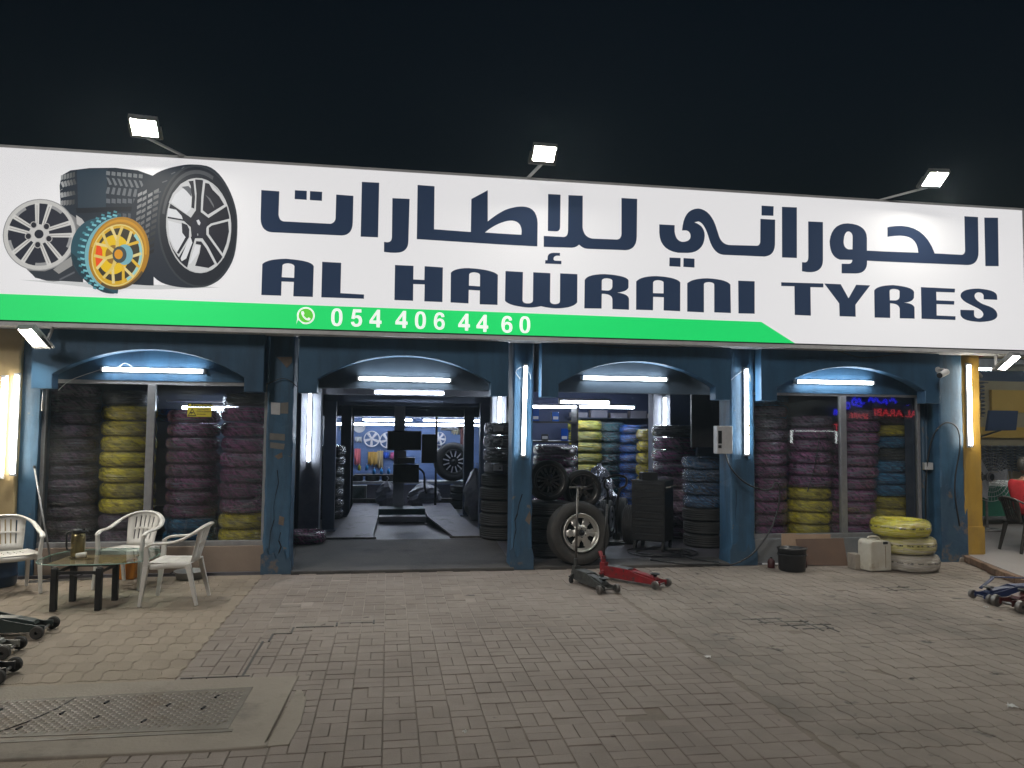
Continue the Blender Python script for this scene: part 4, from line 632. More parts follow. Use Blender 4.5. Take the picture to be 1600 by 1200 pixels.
 ('printed_large_wheel',(75,76,77),'-2.761,4.144 -2.706,4.177 -2.704,4.139 -2.759,4.106'),
 ('printed_large_wheel',(96,97,98),'-2.939,4.025 -2.891,4.058 -2.89,4.02 -2.937,3.988'),
 ('printed_large_wheel',(96,97,98),'-2.884,4.051 -2.843,4.083 -2.842,4.045 -2.883,4.013'),
 ('printed_large_wheel',(96,97,98),'-2.827,4.024 -2.78,4.056 -2.778,4.019 -2.826,3.986'),
 ('printed_large_wheel',(66,67,68),'-2.766,4.072 -2.711,4.105 -2.71,4.067 -2.765,4.034'),
 ('printed_large_wheel',(87,88,89),'-2.941,3.954 -2.894,3.987 -2.893,3.949 -2.94,3.917'),
 ('printed_large_wheel',(87,88,89),'-2.887,3.979 -2.846,4.011 -2.845,3.974 -2.885,3.942'),
 ('printed_large_wheel',(87,88,89),'-2.83,3.952 -2.782,3.985 -2.781,3.947 -2.829,3.915'),
 ('printed_large_wheel',(57,58,59),'-2.769,4 -2.714,4.033 -2.713,3.996 -2.768,3.963'),
 ('printed_large_wheel',(78,79,80),'-2.833,3.881 -2.785,3.913 -2.784,3.876 -2.832,3.844'),
 ('printed_large_wheel',(48,49,50),'-2.772,3.929 -2.717,3.962 -2.716,3.924 -2.771,3.892'),
 ('printed_large_wheel',(69,70,71),'-2.836,3.81 -2.788,3.842 -2.787,3.805 -2.835,3.772'),
 ('printed_large_wheel',(39,40,41),'-2.775,3.858 -2.72,3.89 -2.719,3.853 -2.774,3.82'),
 ('printed_large_wheel',(60,61,62),'-2.839,3.739 -2.791,3.771 -2.79,3.733 -2.838,3.701'),
 ('printed_large_wheel',(30,31,32),'-2.778,3.786 -2.723,3.819 -2.722,3.781 -2.777,3.749'),
 ('printed_large_wheel',(95,98,102),'-2.713,4.345 -2.785,4.318 -2.781,4.307 -2.709,4.334'),
 ('printed_large_wheel',(95,98,102),'-2.67,4.502 -2.735,4.475 -2.732,4.464 -2.666,4.491'),
 ('printed_large_wheel',(95,98,102),'-2.605,4.637 -2.661,4.611 -2.656,4.599 -2.601,4.626'),
 ('printed_large_wheel',(95,98,102),'-2.521,4.742 -2.565,4.716 -2.559,4.705 -2.516,4.731'),
 ('printed_large_wheel',(95,98,102),'-2.424,4.81 -2.453,4.785 -2.446,4.776 -2.418,4.8'),
 ('printed_large_wheel',(95,98,102),'-2.32,4.836 -2.333,4.813 -2.324,4.806 -2.31,4.83'),
 ('printed_large_wheel',(95,98,102),'-2.211,4.824 -2.24,4.799 -2.233,4.789 -2.204,4.814'),
 ('printed_large_wheel',(95,98,102),'-2.107,4.768 -2.151,4.742 -2.146,4.732 -2.102,4.757'),
 ('printed_large_wheel',(95,98,102),'-2.015,4.673 -2.072,4.647 -2.067,4.636 -2.01,4.662'),
 ('printed_large_wheel',(58,61,66),'-1.81,4.158 -1.807,4.031 -1.818,3.907 -1.841,3.789 -1.877,3.682 -1.925,3.587 -1.982,3.509 -2.048,3.45 -2.119,3.41 -2.195,3.392 -2.271,3.396 -2.347,3.421 -2.42,3.467 -2.488,3.532 -2.549,3.615 -2.601,3.712 -2.642,3.821 -2.671,3.939 -2.688,4.063 -2.692,4.188 -2.683,4.31 -2.66,4.427 -2.625,4.535 -2.579,4.63 -2.523,4.709 -2.458,4.771 -2.387,4.812 -2.312,4.833 -2.234,4.831 -2.157,4.807 -2.083,4.762 -2.014,4.697 -1.952,4.613 -1.899,4.515 -1.857,4.403 -1.827,4.283'),
 ('printed_large_wheel',(31,35,44),'-1.817,4.157 -1.814,4.033 -1.824,3.912 -1.847,3.798 -1.882,3.693 -1.928,3.601 -1.984,3.525 -2.047,3.467 -2.116,3.429 -2.189,3.411 -2.263,3.415 -2.337,3.439 -2.408,3.484 -2.474,3.548 -2.532,3.628 -2.582,3.723 -2.622,3.83 -2.651,3.945 -2.667,4.065 -2.671,4.186 -2.662,4.306 -2.64,4.42 -2.607,4.524 -2.562,4.617 -2.507,4.694 -2.445,4.754 -2.376,4.794 -2.303,4.814 -2.228,4.812 -2.153,4.789 -2.081,4.745 -2.014,4.681 -1.954,4.6 -1.903,4.504 -1.863,4.396 -1.834,4.279'),
 ('printed_large_wheel',(78,80,84),'-2.647,4.239 -2.637,4.323 -2.621,4.403 -2.597,4.478 -2.568,4.547 -2.534,4.609 -2.494,4.663 -2.45,4.707 -2.402,4.741 -2.352,4.764 -2.3,4.776 -2.246,4.777 -2.193,4.766 -2.14,4.744 -2.09,4.711 -2.101,4.669 -2.148,4.7 -2.197,4.721 -2.246,4.731 -2.296,4.731 -2.345,4.719 -2.392,4.698 -2.436,4.666 -2.477,4.625 -2.514,4.575 -2.546,4.518 -2.573,4.453 -2.594,4.383 -2.61,4.308 -2.619,4.23'),
 ('printed_large_wheel',(24,27,36),'-1.868,4.158 -1.866,4.058 -1.875,3.959 -1.895,3.865 -1.926,3.779 -1.966,3.704 -2.014,3.641 -2.069,3.593 -2.129,3.561 -2.192,3.546 -2.257,3.549 -2.321,3.569 -2.382,3.605 -2.439,3.656 -2.489,3.722 -2.533,3.799 -2.567,3.886 -2.591,3.98 -2.605,4.079 -2.608,4.178 -2.599,4.276 -2.58,4.369 -2.55,4.455 -2.511,4.531 -2.463,4.594 -2.409,4.643 -2.349,4.677 -2.286,4.693 -2.221,4.692 -2.156,4.673 -2.094,4.638 -2.036,4.586 -1.985,4.52 -1.941,4.442 -1.906,4.353 -1.882,4.258'),
 ('printed_large_wheel',(190,190,190),'-1.875,4.158 -1.873,4.059 -1.882,3.962 -1.902,3.87 -1.932,3.786 -1.971,3.712 -2.018,3.651 -2.072,3.604 -2.131,3.572 -2.193,3.558 -2.257,3.56 -2.319,3.579 -2.379,3.615 -2.435,3.665 -2.485,3.73 -2.527,3.806 -2.561,3.891 -2.584,3.983 -2.598,4.079 -2.6,4.177 -2.592,4.273 -2.573,4.364 -2.544,4.448 -2.505,4.523 -2.459,4.585 -2.405,4.633 -2.347,4.666 -2.285,4.682 -2.221,4.681 -2.158,4.662 -2.097,4.627 -2.04,4.577 -1.99,4.512 -1.947,4.435 -1.913,4.349 -1.888,4.255'),
 ('printed_large_wheel',(28,29,40),'-1.889,4.156 -1.887,4.061 -1.896,3.967 -1.915,3.878 -1.944,3.797 -1.981,3.726 -2.027,3.666 -2.079,3.621 -2.135,3.591 -2.195,3.577 -2.256,3.579 -2.316,3.597 -2.374,3.632 -2.427,3.681 -2.475,3.743 -2.516,3.816 -2.548,3.899 -2.571,3.988 -2.584,4.081 -2.586,4.175 -2.578,4.268 -2.56,4.356 -2.532,4.438 -2.495,4.509 -2.45,4.569 -2.399,4.616 -2.343,4.647 -2.283,4.663 -2.222,4.662 -2.161,4.644 -2.103,4.61 -2.048,4.561 -2,4.499 -1.958,4.424 -1.926,4.341 -1.902,4.25'),
 ('printed_large_wheel',(205,205,205),'-2.298,4.675 -2.275,4.496 -2.276,4.296 -2.328,4.207 -2.577,4.372 -2.538,4.481 -2.455,4.599 -2.37,4.657'),
 ('printed_large_wheel',(222,222,224),'-2.342,4.559 -2.326,4.453 -2.334,4.307 -2.382,4.251 -2.553,4.376 -2.513,4.469 -2.441,4.537'),
 ('printed_large_wheel',(90,92,98),'-2.442,4.566 -2.368,4.581 -2.332,4.546 -2.329,4.453 -2.39,4.523'),
 ('printed_large_wheel',(30,30,42),'-2.369,4.637 -2.314,4.647 -2.289,4.455 -2.294,4.315 -2.327,4.327 -2.324,4.453 -2.343,4.585'),
 ('printed_large_wheel',(205,205,205),'-2.205,4.661 -2.145,4.651 -2.041,4.55 -1.956,4.448 -1.925,4.372 -2.131,4.214 -2.221,4.28 -2.22,4.459'),
 ('printed_large_wheel',(30,30,42),'-2.182,4.629 -2.138,4.622 -2.098,4.554 -2.02,4.478 -1.961,4.381 -2.139,4.253 -2.199,4.301 -2.195,4.461'),
 ('printed_large_wheel',(110,110,114),'-2.177,4.489 -2.12,4.445 -2.08,4.374 -2.072,4.334 -2.099,4.373 -2.138,4.438'),
 ('printed_large_wheel',(205,205,205),'-1.886,4.222 -1.874,4.091 -1.891,3.944 -1.948,3.742 -2.15,4.017 -2.153,4.104 -2.104,4.149'),
 ('printed_large_wheel',(30,30,42),'-1.911,4.186 -1.898,4.064 -1.922,3.922 -1.962,3.801 -2.123,4.025 -2.125,4.098 -2.091,4.127'),
 ('printed_large_wheel',(205,205,205),'-2.597,4.226 -2.587,4.187 -2.404,4.163 -2.327,4.095 -2.314,3.989 -2.445,3.735 -2.516,3.834 -2.57,3.963 -2.596,4.094'),
 ('printed_large_wheel',(222,222,224),'-2.579,4.161 -2.427,4.123 -2.402,4.038 -2.373,3.973 -2.465,3.791 -2.518,3.874 -2.56,3.977'),
 ('printed_large_wheel',(30,30,42),'-2.428,4.142 -2.365,4.119 -2.341,4.067 -2.342,3.975 -2.446,3.772 -2.471,3.784 -2.379,3.973 -2.418,4.024'),
 ('printed_large_wheel',(222,222,224),'-2.581,4.306 -2.494,4.291 -2.43,4.222 -2.417,4.183 -2.588,4.206'),
 ('printed_large_wheel',(205,205,205),'-2.273,3.965 -2.192,3.969 -2.12,3.866 -2.014,3.666 -2.063,3.611 -2.21,3.558 -2.311,3.587 -2.349,3.618 -2.317,3.791'),
 ('printed_large_wheel',(30,30,42),'-2.26,3.932 -2.204,3.931 -2.145,3.852 -2.046,3.671 -2.113,3.622 -2.263,3.642 -2.218,3.795 -2.208,3.889 -2.265,3.899'),
 ('printed_large_wheel',(222,222,224),'-2.27,3.886 -2.214,3.882 -2.23,3.795 -2.313,3.666 -2.331,3.658'),
 ('printed_large_wheel',(222,222,224),'-2.341,3.962 -2.323,3.976 -2.302,3.911 -2.364,3.723 -2.413,3.688 -2.426,3.72'),
 ('printed_large_wheel',(34,35,48),'-2.269,4.23 -2.232,4.246 -2.156,4.197 -2.147,4.104 -2.186,3.982 -2.286,3.971 -2.313,4.042 -2.31,4.149'),
 ('printed_large_wheel',(215,215,218),'-2.265,4.177 -2.24,4.189 -2.219,4.153 -2.228,4.12 -2.247,4.132'),
 ('printed_large_wheel',(170,170,172),'-2.252,4.019 -2.243,4.026 -2.239,4 -2.249,3.998'),
 ('printed_gold_wheel',(44,80,92),'-3.164,4.186 -3.125,4.202 -3.098,4.212 -3.086,4.177 -3.098,4.066 -3.125,3.91 -3.14,3.755 -3.128,3.599 -3.104,3.444 -3.09,3.33 -3.093,3.285 -3.105,3.283 -3.122,3.285 -3.145,3.279 -3.172,3.279 -3.199,3.282 -3.224,3.286 -3.248,3.292 -3.277,3.304 -3.312,3.323 -3.351,3.346 -3.39,3.374 -3.43,3.405 -3.469,3.44 -3.505,3.479 -3.536,3.526 -3.565,3.576 -3.587,3.623 -3.601,3.664 -3.608,3.702 -3.612,3.742 -3.614,3.784 -3.611,3.828 -3.605,3.871 -3.594,3.913 -3.578,3.955 -3.559,3.994 -3.536,4.029 -3.509,4.062 -3.478,4.091 -3.441,4.113 -3.4,4.132 -3.352,4.148 -3.29,4.164 -3.221,4.178'),
 ('printed_gold_wheel',(34,58,68),'-3.612,3.742 -3.587,3.623 -3.505,3.479 -3.39,3.374 -3.277,3.304 -3.199,3.282 -3.122,3.285 -3.244,3.343 -3.385,3.466 -3.441,3.593'),
 ('printed_gold_wheel',(120,190,200),'-3.247,3.342 -3.295,3.351 -3.299,3.328 -3.251,3.319'),
 ('printed_gold_wheel',(120,190,200),'-3.3,3.379 -3.348,3.388 -3.352,3.365 -3.304,3.356'),
 ('printed_gold_wheel',(78,140,150),'-3.323,3.345 -3.357,3.355 -3.363,3.332 -3.328,3.322'),
 ('printed_gold_wheel',(120,190,200),'-3.348,3.425 -3.396,3.434 -3.399,3.411 -3.351,3.402'),
 ('printed_gold_wheel',(78,140,150),'-3.375,3.395 -3.41,3.405 -3.415,3.382 -3.381,3.373'),
 ('printed_gold_wheel',(120,190,200),'-3.388,3.479 -3.436,3.488 -3.44,3.465 -3.392,3.456'),
 ('printed_gold_wheel',(78,140,150),'-3.42,3.454 -3.455,3.464 -3.46,3.441 -3.426,3.432'),
 ('printed_gold_wheel',(120,190,200),'-3.421,3.54 -3.469,3.549 -3.473,3.526 -3.425,3.517'),
 ('printed_gold_wheel',(78,140,150),'-3.456,3.521 -3.491,3.53 -3.496,3.508 -3.462,3.498'),
 ('printed_gold_wheel',(120,190,200),'-3.445,3.606 -3.493,3.615 -3.497,3.592 -3.449,3.583'),
 ('printed_gold_wheel',(78,140,150),'-3.483,3.593 -3.517,3.602 -3.523,3.58 -3.488,3.57'),
 ('printed_gold_wheel',(120,190,200),'-3.46,3.676 -3.508,3.685 -3.511,3.662 -3.464,3.653'),
 ('printed_gold_wheel',(78,140,150),'-3.499,3.669 -3.534,3.679 -3.539,3.656 -3.505,3.646'),
 ('printed_gold_wheel',(120,190,200),'-3.465,3.748 -3.513,3.756 -3.517,3.733 -3.469,3.724'),
 ('printed_gold_wheel',(78,140,150),'-3.505,3.747 -3.539,3.757 -3.545,3.734 -3.51,3.724'),
 ('printed_gold_wheel',(120,190,200),'-3.46,3.819 -3.508,3.828 -3.512,3.805 -3.464,3.796'),
 ('printed_gold_wheel',(78,140,150),'-3.5,3.825 -3.534,3.835 -3.539,3.812 -3.505,3.802'),
 ('printed_gold_wheel',(120,190,200),'-3.446,3.889 -3.494,3.898 -3.498,3.875 -3.45,3.866'),
 ('printed_gold_wheel',(78,140,150),'-3.484,3.902 -3.518,3.911 -3.524,3.888 -3.489,3.879'),
 ('printed_gold_wheel',(120,190,200),'-3.422,3.956 -3.47,3.964 -3.474,3.941 -3.426,3.932'),
 ('printed_gold_wheel',(78,140,150),'-3.458,3.974 -3.492,3.983 -3.497,3.96 -3.463,3.951'),
 ('printed_gold_wheel',(120,190,200),'-3.39,4.017 -3.438,4.025 -3.442,4.002 -3.394,3.993'),
 ('printed_gold_wheel',(78,140,150),'-3.422,4.041 -3.456,4.05 -3.462,4.027 -3.427,4.018'),
 ('printed_gold_wheel',(120,190,200),'-3.349,4.071 -3.398,4.08 -3.401,4.056 -3.353,4.048'),
 ('printed_gold_wheel',(78,140,150),'-3.377,4.1 -3.411,4.109 -3.417,4.086 -3.382,4.077'),
 ('printed_gold_wheel',(120,190,200),'-3.302,4.117 -3.35,4.126 -3.354,4.102 -3.306,4.094'),
 ('printed_gold_wheel',(78,140,150),'-3.324,4.15 -3.359,4.16 -3.364,4.137 -3.33,4.127'),
 ('printed_gold_wheel',(120,190,200),'-3.249,4.154 -3.297,4.162 -3.301,4.139 -3.253,4.13'),
 ('printed_gold_wheel',(78,140,150),'-3.266,4.191 -3.3,4.2 -3.306,4.177 -3.271,4.167'),
 ('printed_gold_wheel',(120,190,200),'-3.191,4.18 -3.24,4.189 -3.244,4.165 -3.195,4.157'),
 ('printed_gold_wheel',(78,140,150),'-3.202,4.219 -3.237,4.229 -3.242,4.205 -3.207,4.196'),
 ('printed_gold_wheel',(120,190,200),'-3.131,4.195 -3.179,4.204 -3.183,4.18 -3.135,4.172'),
 ('printed_gold_wheel',(78,140,150),'-3.135,4.236 -3.17,4.245 -3.175,4.222 -3.14,4.213'),
 ('printed_gold_wheel',(120,175,182),'-3.25,3.34 -3.285,3.359 -3.318,3.383 -3.348,3.411 -3.375,3.442 -3.399,3.478 -3.419,3.516 -3.436,3.558 -3.448,3.601 -3.457,3.646 -3.462,3.693 -3.462,3.74 -3.458,3.787 -3.45,3.833 -3.437,3.879 -3.421,3.923 -3.401,3.964 -3.377,4.003 -3.35,4.039 -3.321,4.072 -3.288,4.1 -3.254,4.124 -3.217,4.143 -3.179,4.158 -3.141,4.167 -3.102,4.171 -3.063,4.17 -3.024,4.164 -2.987,4.152 -2.951,4.135 -2.917,4.114 -2.908,4.103 -2.939,4.124 -2.972,4.139 -3.007,4.15 -3.042,4.156 -3.078,4.157 -3.114,4.152 -3.15,4.143 -3.185,4.129 -3.219,4.11 -3.251,4.086 -3.281,4.059 -3.309,4.027 -3.334,3.993 -3.357,3.955 -3.376,3.914 -3.391,3.872 -3.403,3.828 -3.411,3.783 -3.415,3.738 -3.415,3.692 -3.411,3.648 -3.404,3.604 -3.392,3.562 -3.377,3.522 -3.358,3.485 -3.337,3.451 -3.312,3.421 -3.284,3.394 -3.254,3.372 -3.223,3.354'),
 ('printed_gold_wheel',(176,126,34),'-2.78,3.679 -2.799,3.607 -2.827,3.539 -2.863,3.478 -2.907,3.426 -2.956,3.383 -3.009,3.352 -3.065,3.332 -3.122,3.326 -3.178,3.332 -3.232,3.351 -3.281,3.381 -3.325,3.423 -3.362,3.475 -3.391,3.535 -3.411,3.601 -3.421,3.672 -3.422,3.745 -3.413,3.819 -3.395,3.89 -3.367,3.957 -3.332,4.018 -3.289,4.071 -3.24,4.115 -3.187,4.147 -3.131,4.167 -3.074,4.175 -3.017,4.17 -2.963,4.151 -2.913,4.121 -2.869,4.079 -2.831,4.027 -2.802,3.966 -2.782,3.899 -2.771,3.827 -2.77,3.753'),
 ('printed_gold_wheel',(96,78,50),'-2.827,3.539 -2.847,3.504 -2.869,3.471 -2.893,3.441 -2.919,3.414 -2.947,3.39 -2.976,3.37 -3.006,3.353 -3.037,3.341 -3.069,3.332 -3.101,3.327 -3.133,3.326 -3.164,3.329 -3.195,3.336 -3.225,3.348 -3.254,3.363 -3.281,3.381 -3.266,3.41 -3.241,3.393 -3.215,3.379 -3.188,3.369 -3.159,3.362 -3.13,3.359 -3.101,3.36 -3.072,3.364 -3.043,3.373 -3.014,3.385 -2.987,3.4 -2.96,3.419 -2.934,3.441 -2.911,3.466 -2.888,3.494 -2.868,3.524 -2.85,3.556'),
 ('printed_gold_wheel',(206,150,40),'-3.4,3.81 -3.389,3.858 -3.373,3.904 -3.353,3.948 -3.329,3.989 -3.302,4.026 -3.272,4.059 -3.24,4.087 -3.205,4.11 -3.168,4.127 -3.131,4.139 -3.093,4.144 -3.055,4.144 -3.018,4.137 -2.983,4.124 -2.949,4.106 -2.917,4.082 -2.888,4.053 -2.863,4.019 -2.841,3.981 -2.824,3.939 -2.81,3.894 -2.802,3.847 -2.798,3.798 -2.798,3.749 -2.819,3.748 -2.819,3.794 -2.823,3.839 -2.831,3.883 -2.843,3.924 -2.86,3.963 -2.88,3.998 -2.904,4.03 -2.93,4.057 -2.96,4.079 -2.991,4.096 -3.025,4.108 -3.059,4.114 -3.094,4.115 -3.13,4.11 -3.164,4.099 -3.198,4.083 -3.231,4.062 -3.261,4.036 -3.289,4.005 -3.314,3.971 -3.336,3.933 -3.355,3.893 -3.369,3.85 -3.38,3.806'),
 ('printed_gold_wheel',(226,206,128),'-2.837,3.666 -2.853,3.604 -2.877,3.547 -2.909,3.495 -2.946,3.45 -2.988,3.414 -3.034,3.387 -3.082,3.371 -3.131,3.365 -3.179,3.371 -3.225,3.387 -3.268,3.413 -3.306,3.449 -3.338,3.493 -3.363,3.544 -3.38,3.601 -3.389,3.661 -3.39,3.724 -3.383,3.786 -3.367,3.847 -3.343,3.904 -3.313,3.956 -3.276,4.001 -3.234,4.038 -3.188,4.065 -3.14,4.082 -3.091,4.089 -3.042,4.084 -2.996,4.068 -2.953,4.042 -2.914,4.006 -2.882,3.962 -2.857,3.91 -2.839,3.853 -2.83,3.792 -2.829,3.729'),
 ('printed_gold_wheel',(214,168,40),'-2.851,3.669 -2.866,3.61 -2.889,3.555 -2.919,3.505 -2.954,3.462 -2.995,3.427 -3.038,3.401 -3.084,3.386 -3.131,3.38 -3.177,3.385 -3.22,3.4 -3.261,3.426 -3.297,3.46 -3.327,3.502 -3.351,3.551 -3.367,3.605 -3.376,3.663 -3.377,3.723 -3.369,3.783 -3.354,3.842 -3.332,3.896 -3.302,3.946 -3.267,3.99 -3.227,4.025 -3.184,4.051 -3.138,4.068 -3.091,4.074 -3.045,4.069 -3.001,4.054 -2.96,4.029 -2.924,3.995 -2.893,3.953 -2.869,3.903 -2.852,3.848 -2.844,3.79 -2.843,3.729'),
 ('printed_gold_wheel',(62,56,44),'-2.881,3.683 -2.895,3.63 -2.916,3.581 -2.942,3.537 -2.973,3.498 -3.009,3.467 -3.048,3.444 -3.088,3.429 -3.129,3.424 -3.17,3.429 -3.209,3.442 -3.244,3.465 -3.276,3.495 -3.303,3.533 -3.323,3.577 -3.338,3.625 -3.346,3.677 -3.346,3.73 -3.339,3.784 -3.326,3.836 -3.306,3.885 -3.28,3.93 -3.249,3.969 -3.214,4 -3.175,4.024 -3.135,4.039 -3.093,4.044 -3.052,4.04 -3.013,4.027 -2.977,4.005 -2.945,3.974 -2.918,3.936 -2.897,3.892 -2.883,3.843 -2.875,3.791 -2.875,3.737'),
 ('printed_gold_wheel',(232,190,30),'-2.982,3.707 -2.989,3.668 -3.002,3.63 -3.019,3.596 -3.04,3.566 -3.065,3.541 -3.092,3.522 -3.121,3.509 -3.151,3.503 -3.181,3.504 -3.21,3.512 -3.237,3.526 -3.262,3.547 -3.283,3.573 -3.301,3.604 -3.314,3.639 -3.322,3.677 -3.325,3.716 -3.322,3.756 -3.315,3.795 -3.302,3.832 -3.285,3.867 -3.264,3.897 -3.24,3.922 -3.213,3.941 -3.184,3.955 -3.154,3.961 -3.124,3.96 -3.095,3.953 -3.067,3.938 -3.042,3.918 -3.021,3.891 -3.003,3.86 -2.99,3.825 -2.982,3.787 -2.979,3.747'),
 ('printed_gold_wheel',(150,110,40),'-3.063,3.736 -3.064,3.716 -3.067,3.697 -3.073,3.68 -3.081,3.663 -3.092,3.649 -3.104,3.637 -3.118,3.628 -3.133,3.623 -3.148,3.62 -3.164,3.621 -3.179,3.626 -3.194,3.633 -3.207,3.644 -3.218,3.657 -3.228,3.673 -3.235,3.69 -3.24,3.708 -3.242,3.728 -3.241,3.747 -3.238,3.766 -3.232,3.784 -3.223,3.8 -3.213,3.814 -3.201,3.826 -3.187,3.835 -3.172,3.841 -3.157,3.843 -3.141,3.842 -3.126,3.838 -3.111,3.83 -3.098,3.82 -3.087,3.806 -3.077,3.791 -3.07,3.774 -3.065,3.755'),
 ('printed_gold_wheel',(150,205,205),'-2.926,3.989 -2.902,3.957 -2.882,3.92 -2.866,3.88 -2.854,3.837 -2.848,3.792 -2.846,3.746 -2.849,3.699 -2.858,3.653 -2.871,3.608 -2.888,3.565 -2.91,3.526 -2.936,3.49 -2.964,3.459 -2.996,3.433 -3.008,3.465 -2.98,3.488 -2.954,3.516 -2.931,3.548 -2.912,3.583 -2.896,3.621 -2.884,3.66 -2.877,3.702 -2.874,3.743 -2.876,3.785 -2.881,3.825 -2.892,3.863 -2.906,3.899 -2.924,3.932 -2.946,3.96'),
 ('printed_gold_wheel',(236,82,30),'-3.34,3.833 -3.314,3.844 -3.278,3.785 -3.269,3.656 -3.288,3.595 -3.335,3.588 -3.35,3.708'),
 ('printed_gold_wheel',(222,196,110),'-3.092,3.787 -3.106,3.898 -3.137,3.895 -3.137,3.784'),
 ('printed_gold_wheel',(228,208,140),'-3.11,3.903 -3.178,4.06 -3.206,4.044 -3.134,3.89'),
 ('printed_gold_wheel',(222,196,110),'-3.109,3.892 -3.056,4.059 -3.087,4.069 -3.135,3.901'),
 ('printed_gold_wheel',(226,182,60),'-3.065,3.752 -3.004,3.833 -3.027,3.856 -3.098,3.785'),
 ('printed_gold_wheel',(228,208,140),'-3.002,3.841 -2.957,4.008 -2.988,4.017 -3.029,3.849'),
 ('printed_gold_wheel',(226,182,60),'-3.011,3.831 -2.883,3.877 -2.894,3.91 -3.02,3.859'),
 ('printed_gold_wheel',(226,182,60),'-3.074,3.702 -2.984,3.692 -2.979,3.725 -3.066,3.749'),
 ('printed_gold_wheel',(228,208,140),'-2.977,3.695 -2.851,3.743 -2.862,3.775 -2.986,3.723'),
 ('printed_gold_wheel',(226,182,60),'-2.991,3.698 -2.885,3.587 -2.863,3.612 -2.972,3.719'),
 ('printed_gold_wheel',(226,182,60),'-3.11,3.678 -3.059,3.584 -3.031,3.599 -3.07,3.699'),
 ('printed_gold_wheel',(228,208,140),'-3.054,3.581 -2.944,3.471 -2.923,3.497 -3.036,3.603'),
 ('printed_gold_wheel',(226,182,60),'-3.059,3.591 -3.054,3.404 -3.022,3.406 -3.031,3.592'),
 ('printed_gold_wheel',(222,196,110),'-3.147,3.693 -3.173,3.587 -3.144,3.577 -3.105,3.678'),
 ('printed_gold_wheel',(228,208,140),'-3.172,3.581 -3.159,3.395 -3.127,3.398 -3.145,3.583'),
 ('printed_gold_wheel',(222,196,110),'-3.169,3.591 -3.267,3.467 -3.243,3.445 -3.148,3.572'),
 ('printed_gold_wheel',(222,196,110),'-3.158,3.741 -3.241,3.702 -3.231,3.67 -3.143,3.696'),
 ('printed_gold_wheel',(228,208,140),'-3.246,3.695 -3.34,3.569 -3.315,3.548 -3.225,3.677'),
 ('printed_gold_wheel',(222,196,110),'-3.233,3.701 -3.361,3.728 -3.367,3.695 -3.238,3.671'),
 ('printed_gold_wheel',(222,196,110),'-3.132,3.782 -3.21,3.839 -3.229,3.813 -3.159,3.744'),
 ('printed_gold_wheel',(228,208,140),'-3.217,3.841 -3.347,3.866 -3.352,3.833 -3.222,3.811'),
 ('printed_gold_wheel',(222,196,110),'-3.207,3.832 -3.268,3.989 -3.297,3.975 -3.232,3.82'),
 ('printed_gold_wheel',(120,176,186),'-2.946,3.741 -2.946,3.72 -2.95,3.7 -2.956,3.681 -2.964,3.664 -2.975,3.649 -2.987,3.636 -3.001,3.627 -3.016,3.621 -3.031,3.618 -3.047,3.619 -3.062,3.624 -3.077,3.632 -3.09,3.643 -3.101,3.658 -3.111,3.674 -3.118,3.693 -3.123,3.712 -3.125,3.733 -3.124,3.754 -3.121,3.774 -3.115,3.793 -3.107,3.81 -3.096,3.825 -3.084,3.838 -3.07,3.847 -3.055,3.853 -3.04,3.856 -3.024,3.855 -3.009,3.85 -2.994,3.842 -2.981,3.831 -2.97,3.817 -2.96,3.8 -2.953,3.782 -2.948,3.762'),
 ('printed_gold_wheel',(70,80,80),'-3.015,3.738 -3.015,3.721 -3.018,3.705 -3.023,3.689 -3.03,3.675 -3.039,3.663 -3.05,3.653 -3.061,3.645 -3.074,3.64 -3.087,3.638 -3.1,3.639 -3.113,3.643 -3.125,3.649 -3.137,3.658 -3.146,3.67 -3.154,3.683 -3.16,3.698 -3.164,3.714 -3.166,3.731 -3.166,3.748 -3.163,3.764 -3.158,3.78 -3.151,3.794 -3.142,3.806 -3.132,3.816 -3.12,3.824 -3.107,3.829 -3.094,3.831 -3.081,3.83 -3.068,3.826 -3.056,3.82 -3.045,3.811 -3.035,3.799 -3.027,3.786 -3.021,3.771 -3.017,3.755'),
 ('printed_gold_wheel',(220,150,36),'-3.056,3.74 -3.056,3.73 -3.058,3.72 -3.061,3.711 -3.065,3.703 -3.07,3.696 -3.077,3.69 -3.084,3.685 -3.091,3.683 -3.099,3.681 -3.107,3.682 -3.115,3.684 -3.122,3.688 -3.129,3.693 -3.135,3.7 -3.139,3.708 -3.143,3.716 -3.145,3.726 -3.146,3.736 -3.146,3.745 -3.144,3.755 -3.141,3.764 -3.137,3.772 -3.132,3.78 -3.126,3.786 -3.119,3.79 -3.111,3.793 -3.103,3.794 -3.095,3.794 -3.088,3.791 -3.08,3.788 -3.074,3.782 -3.068,3.776 -3.063,3.768 -3.059,3.759 -3.057,3.75'),
]

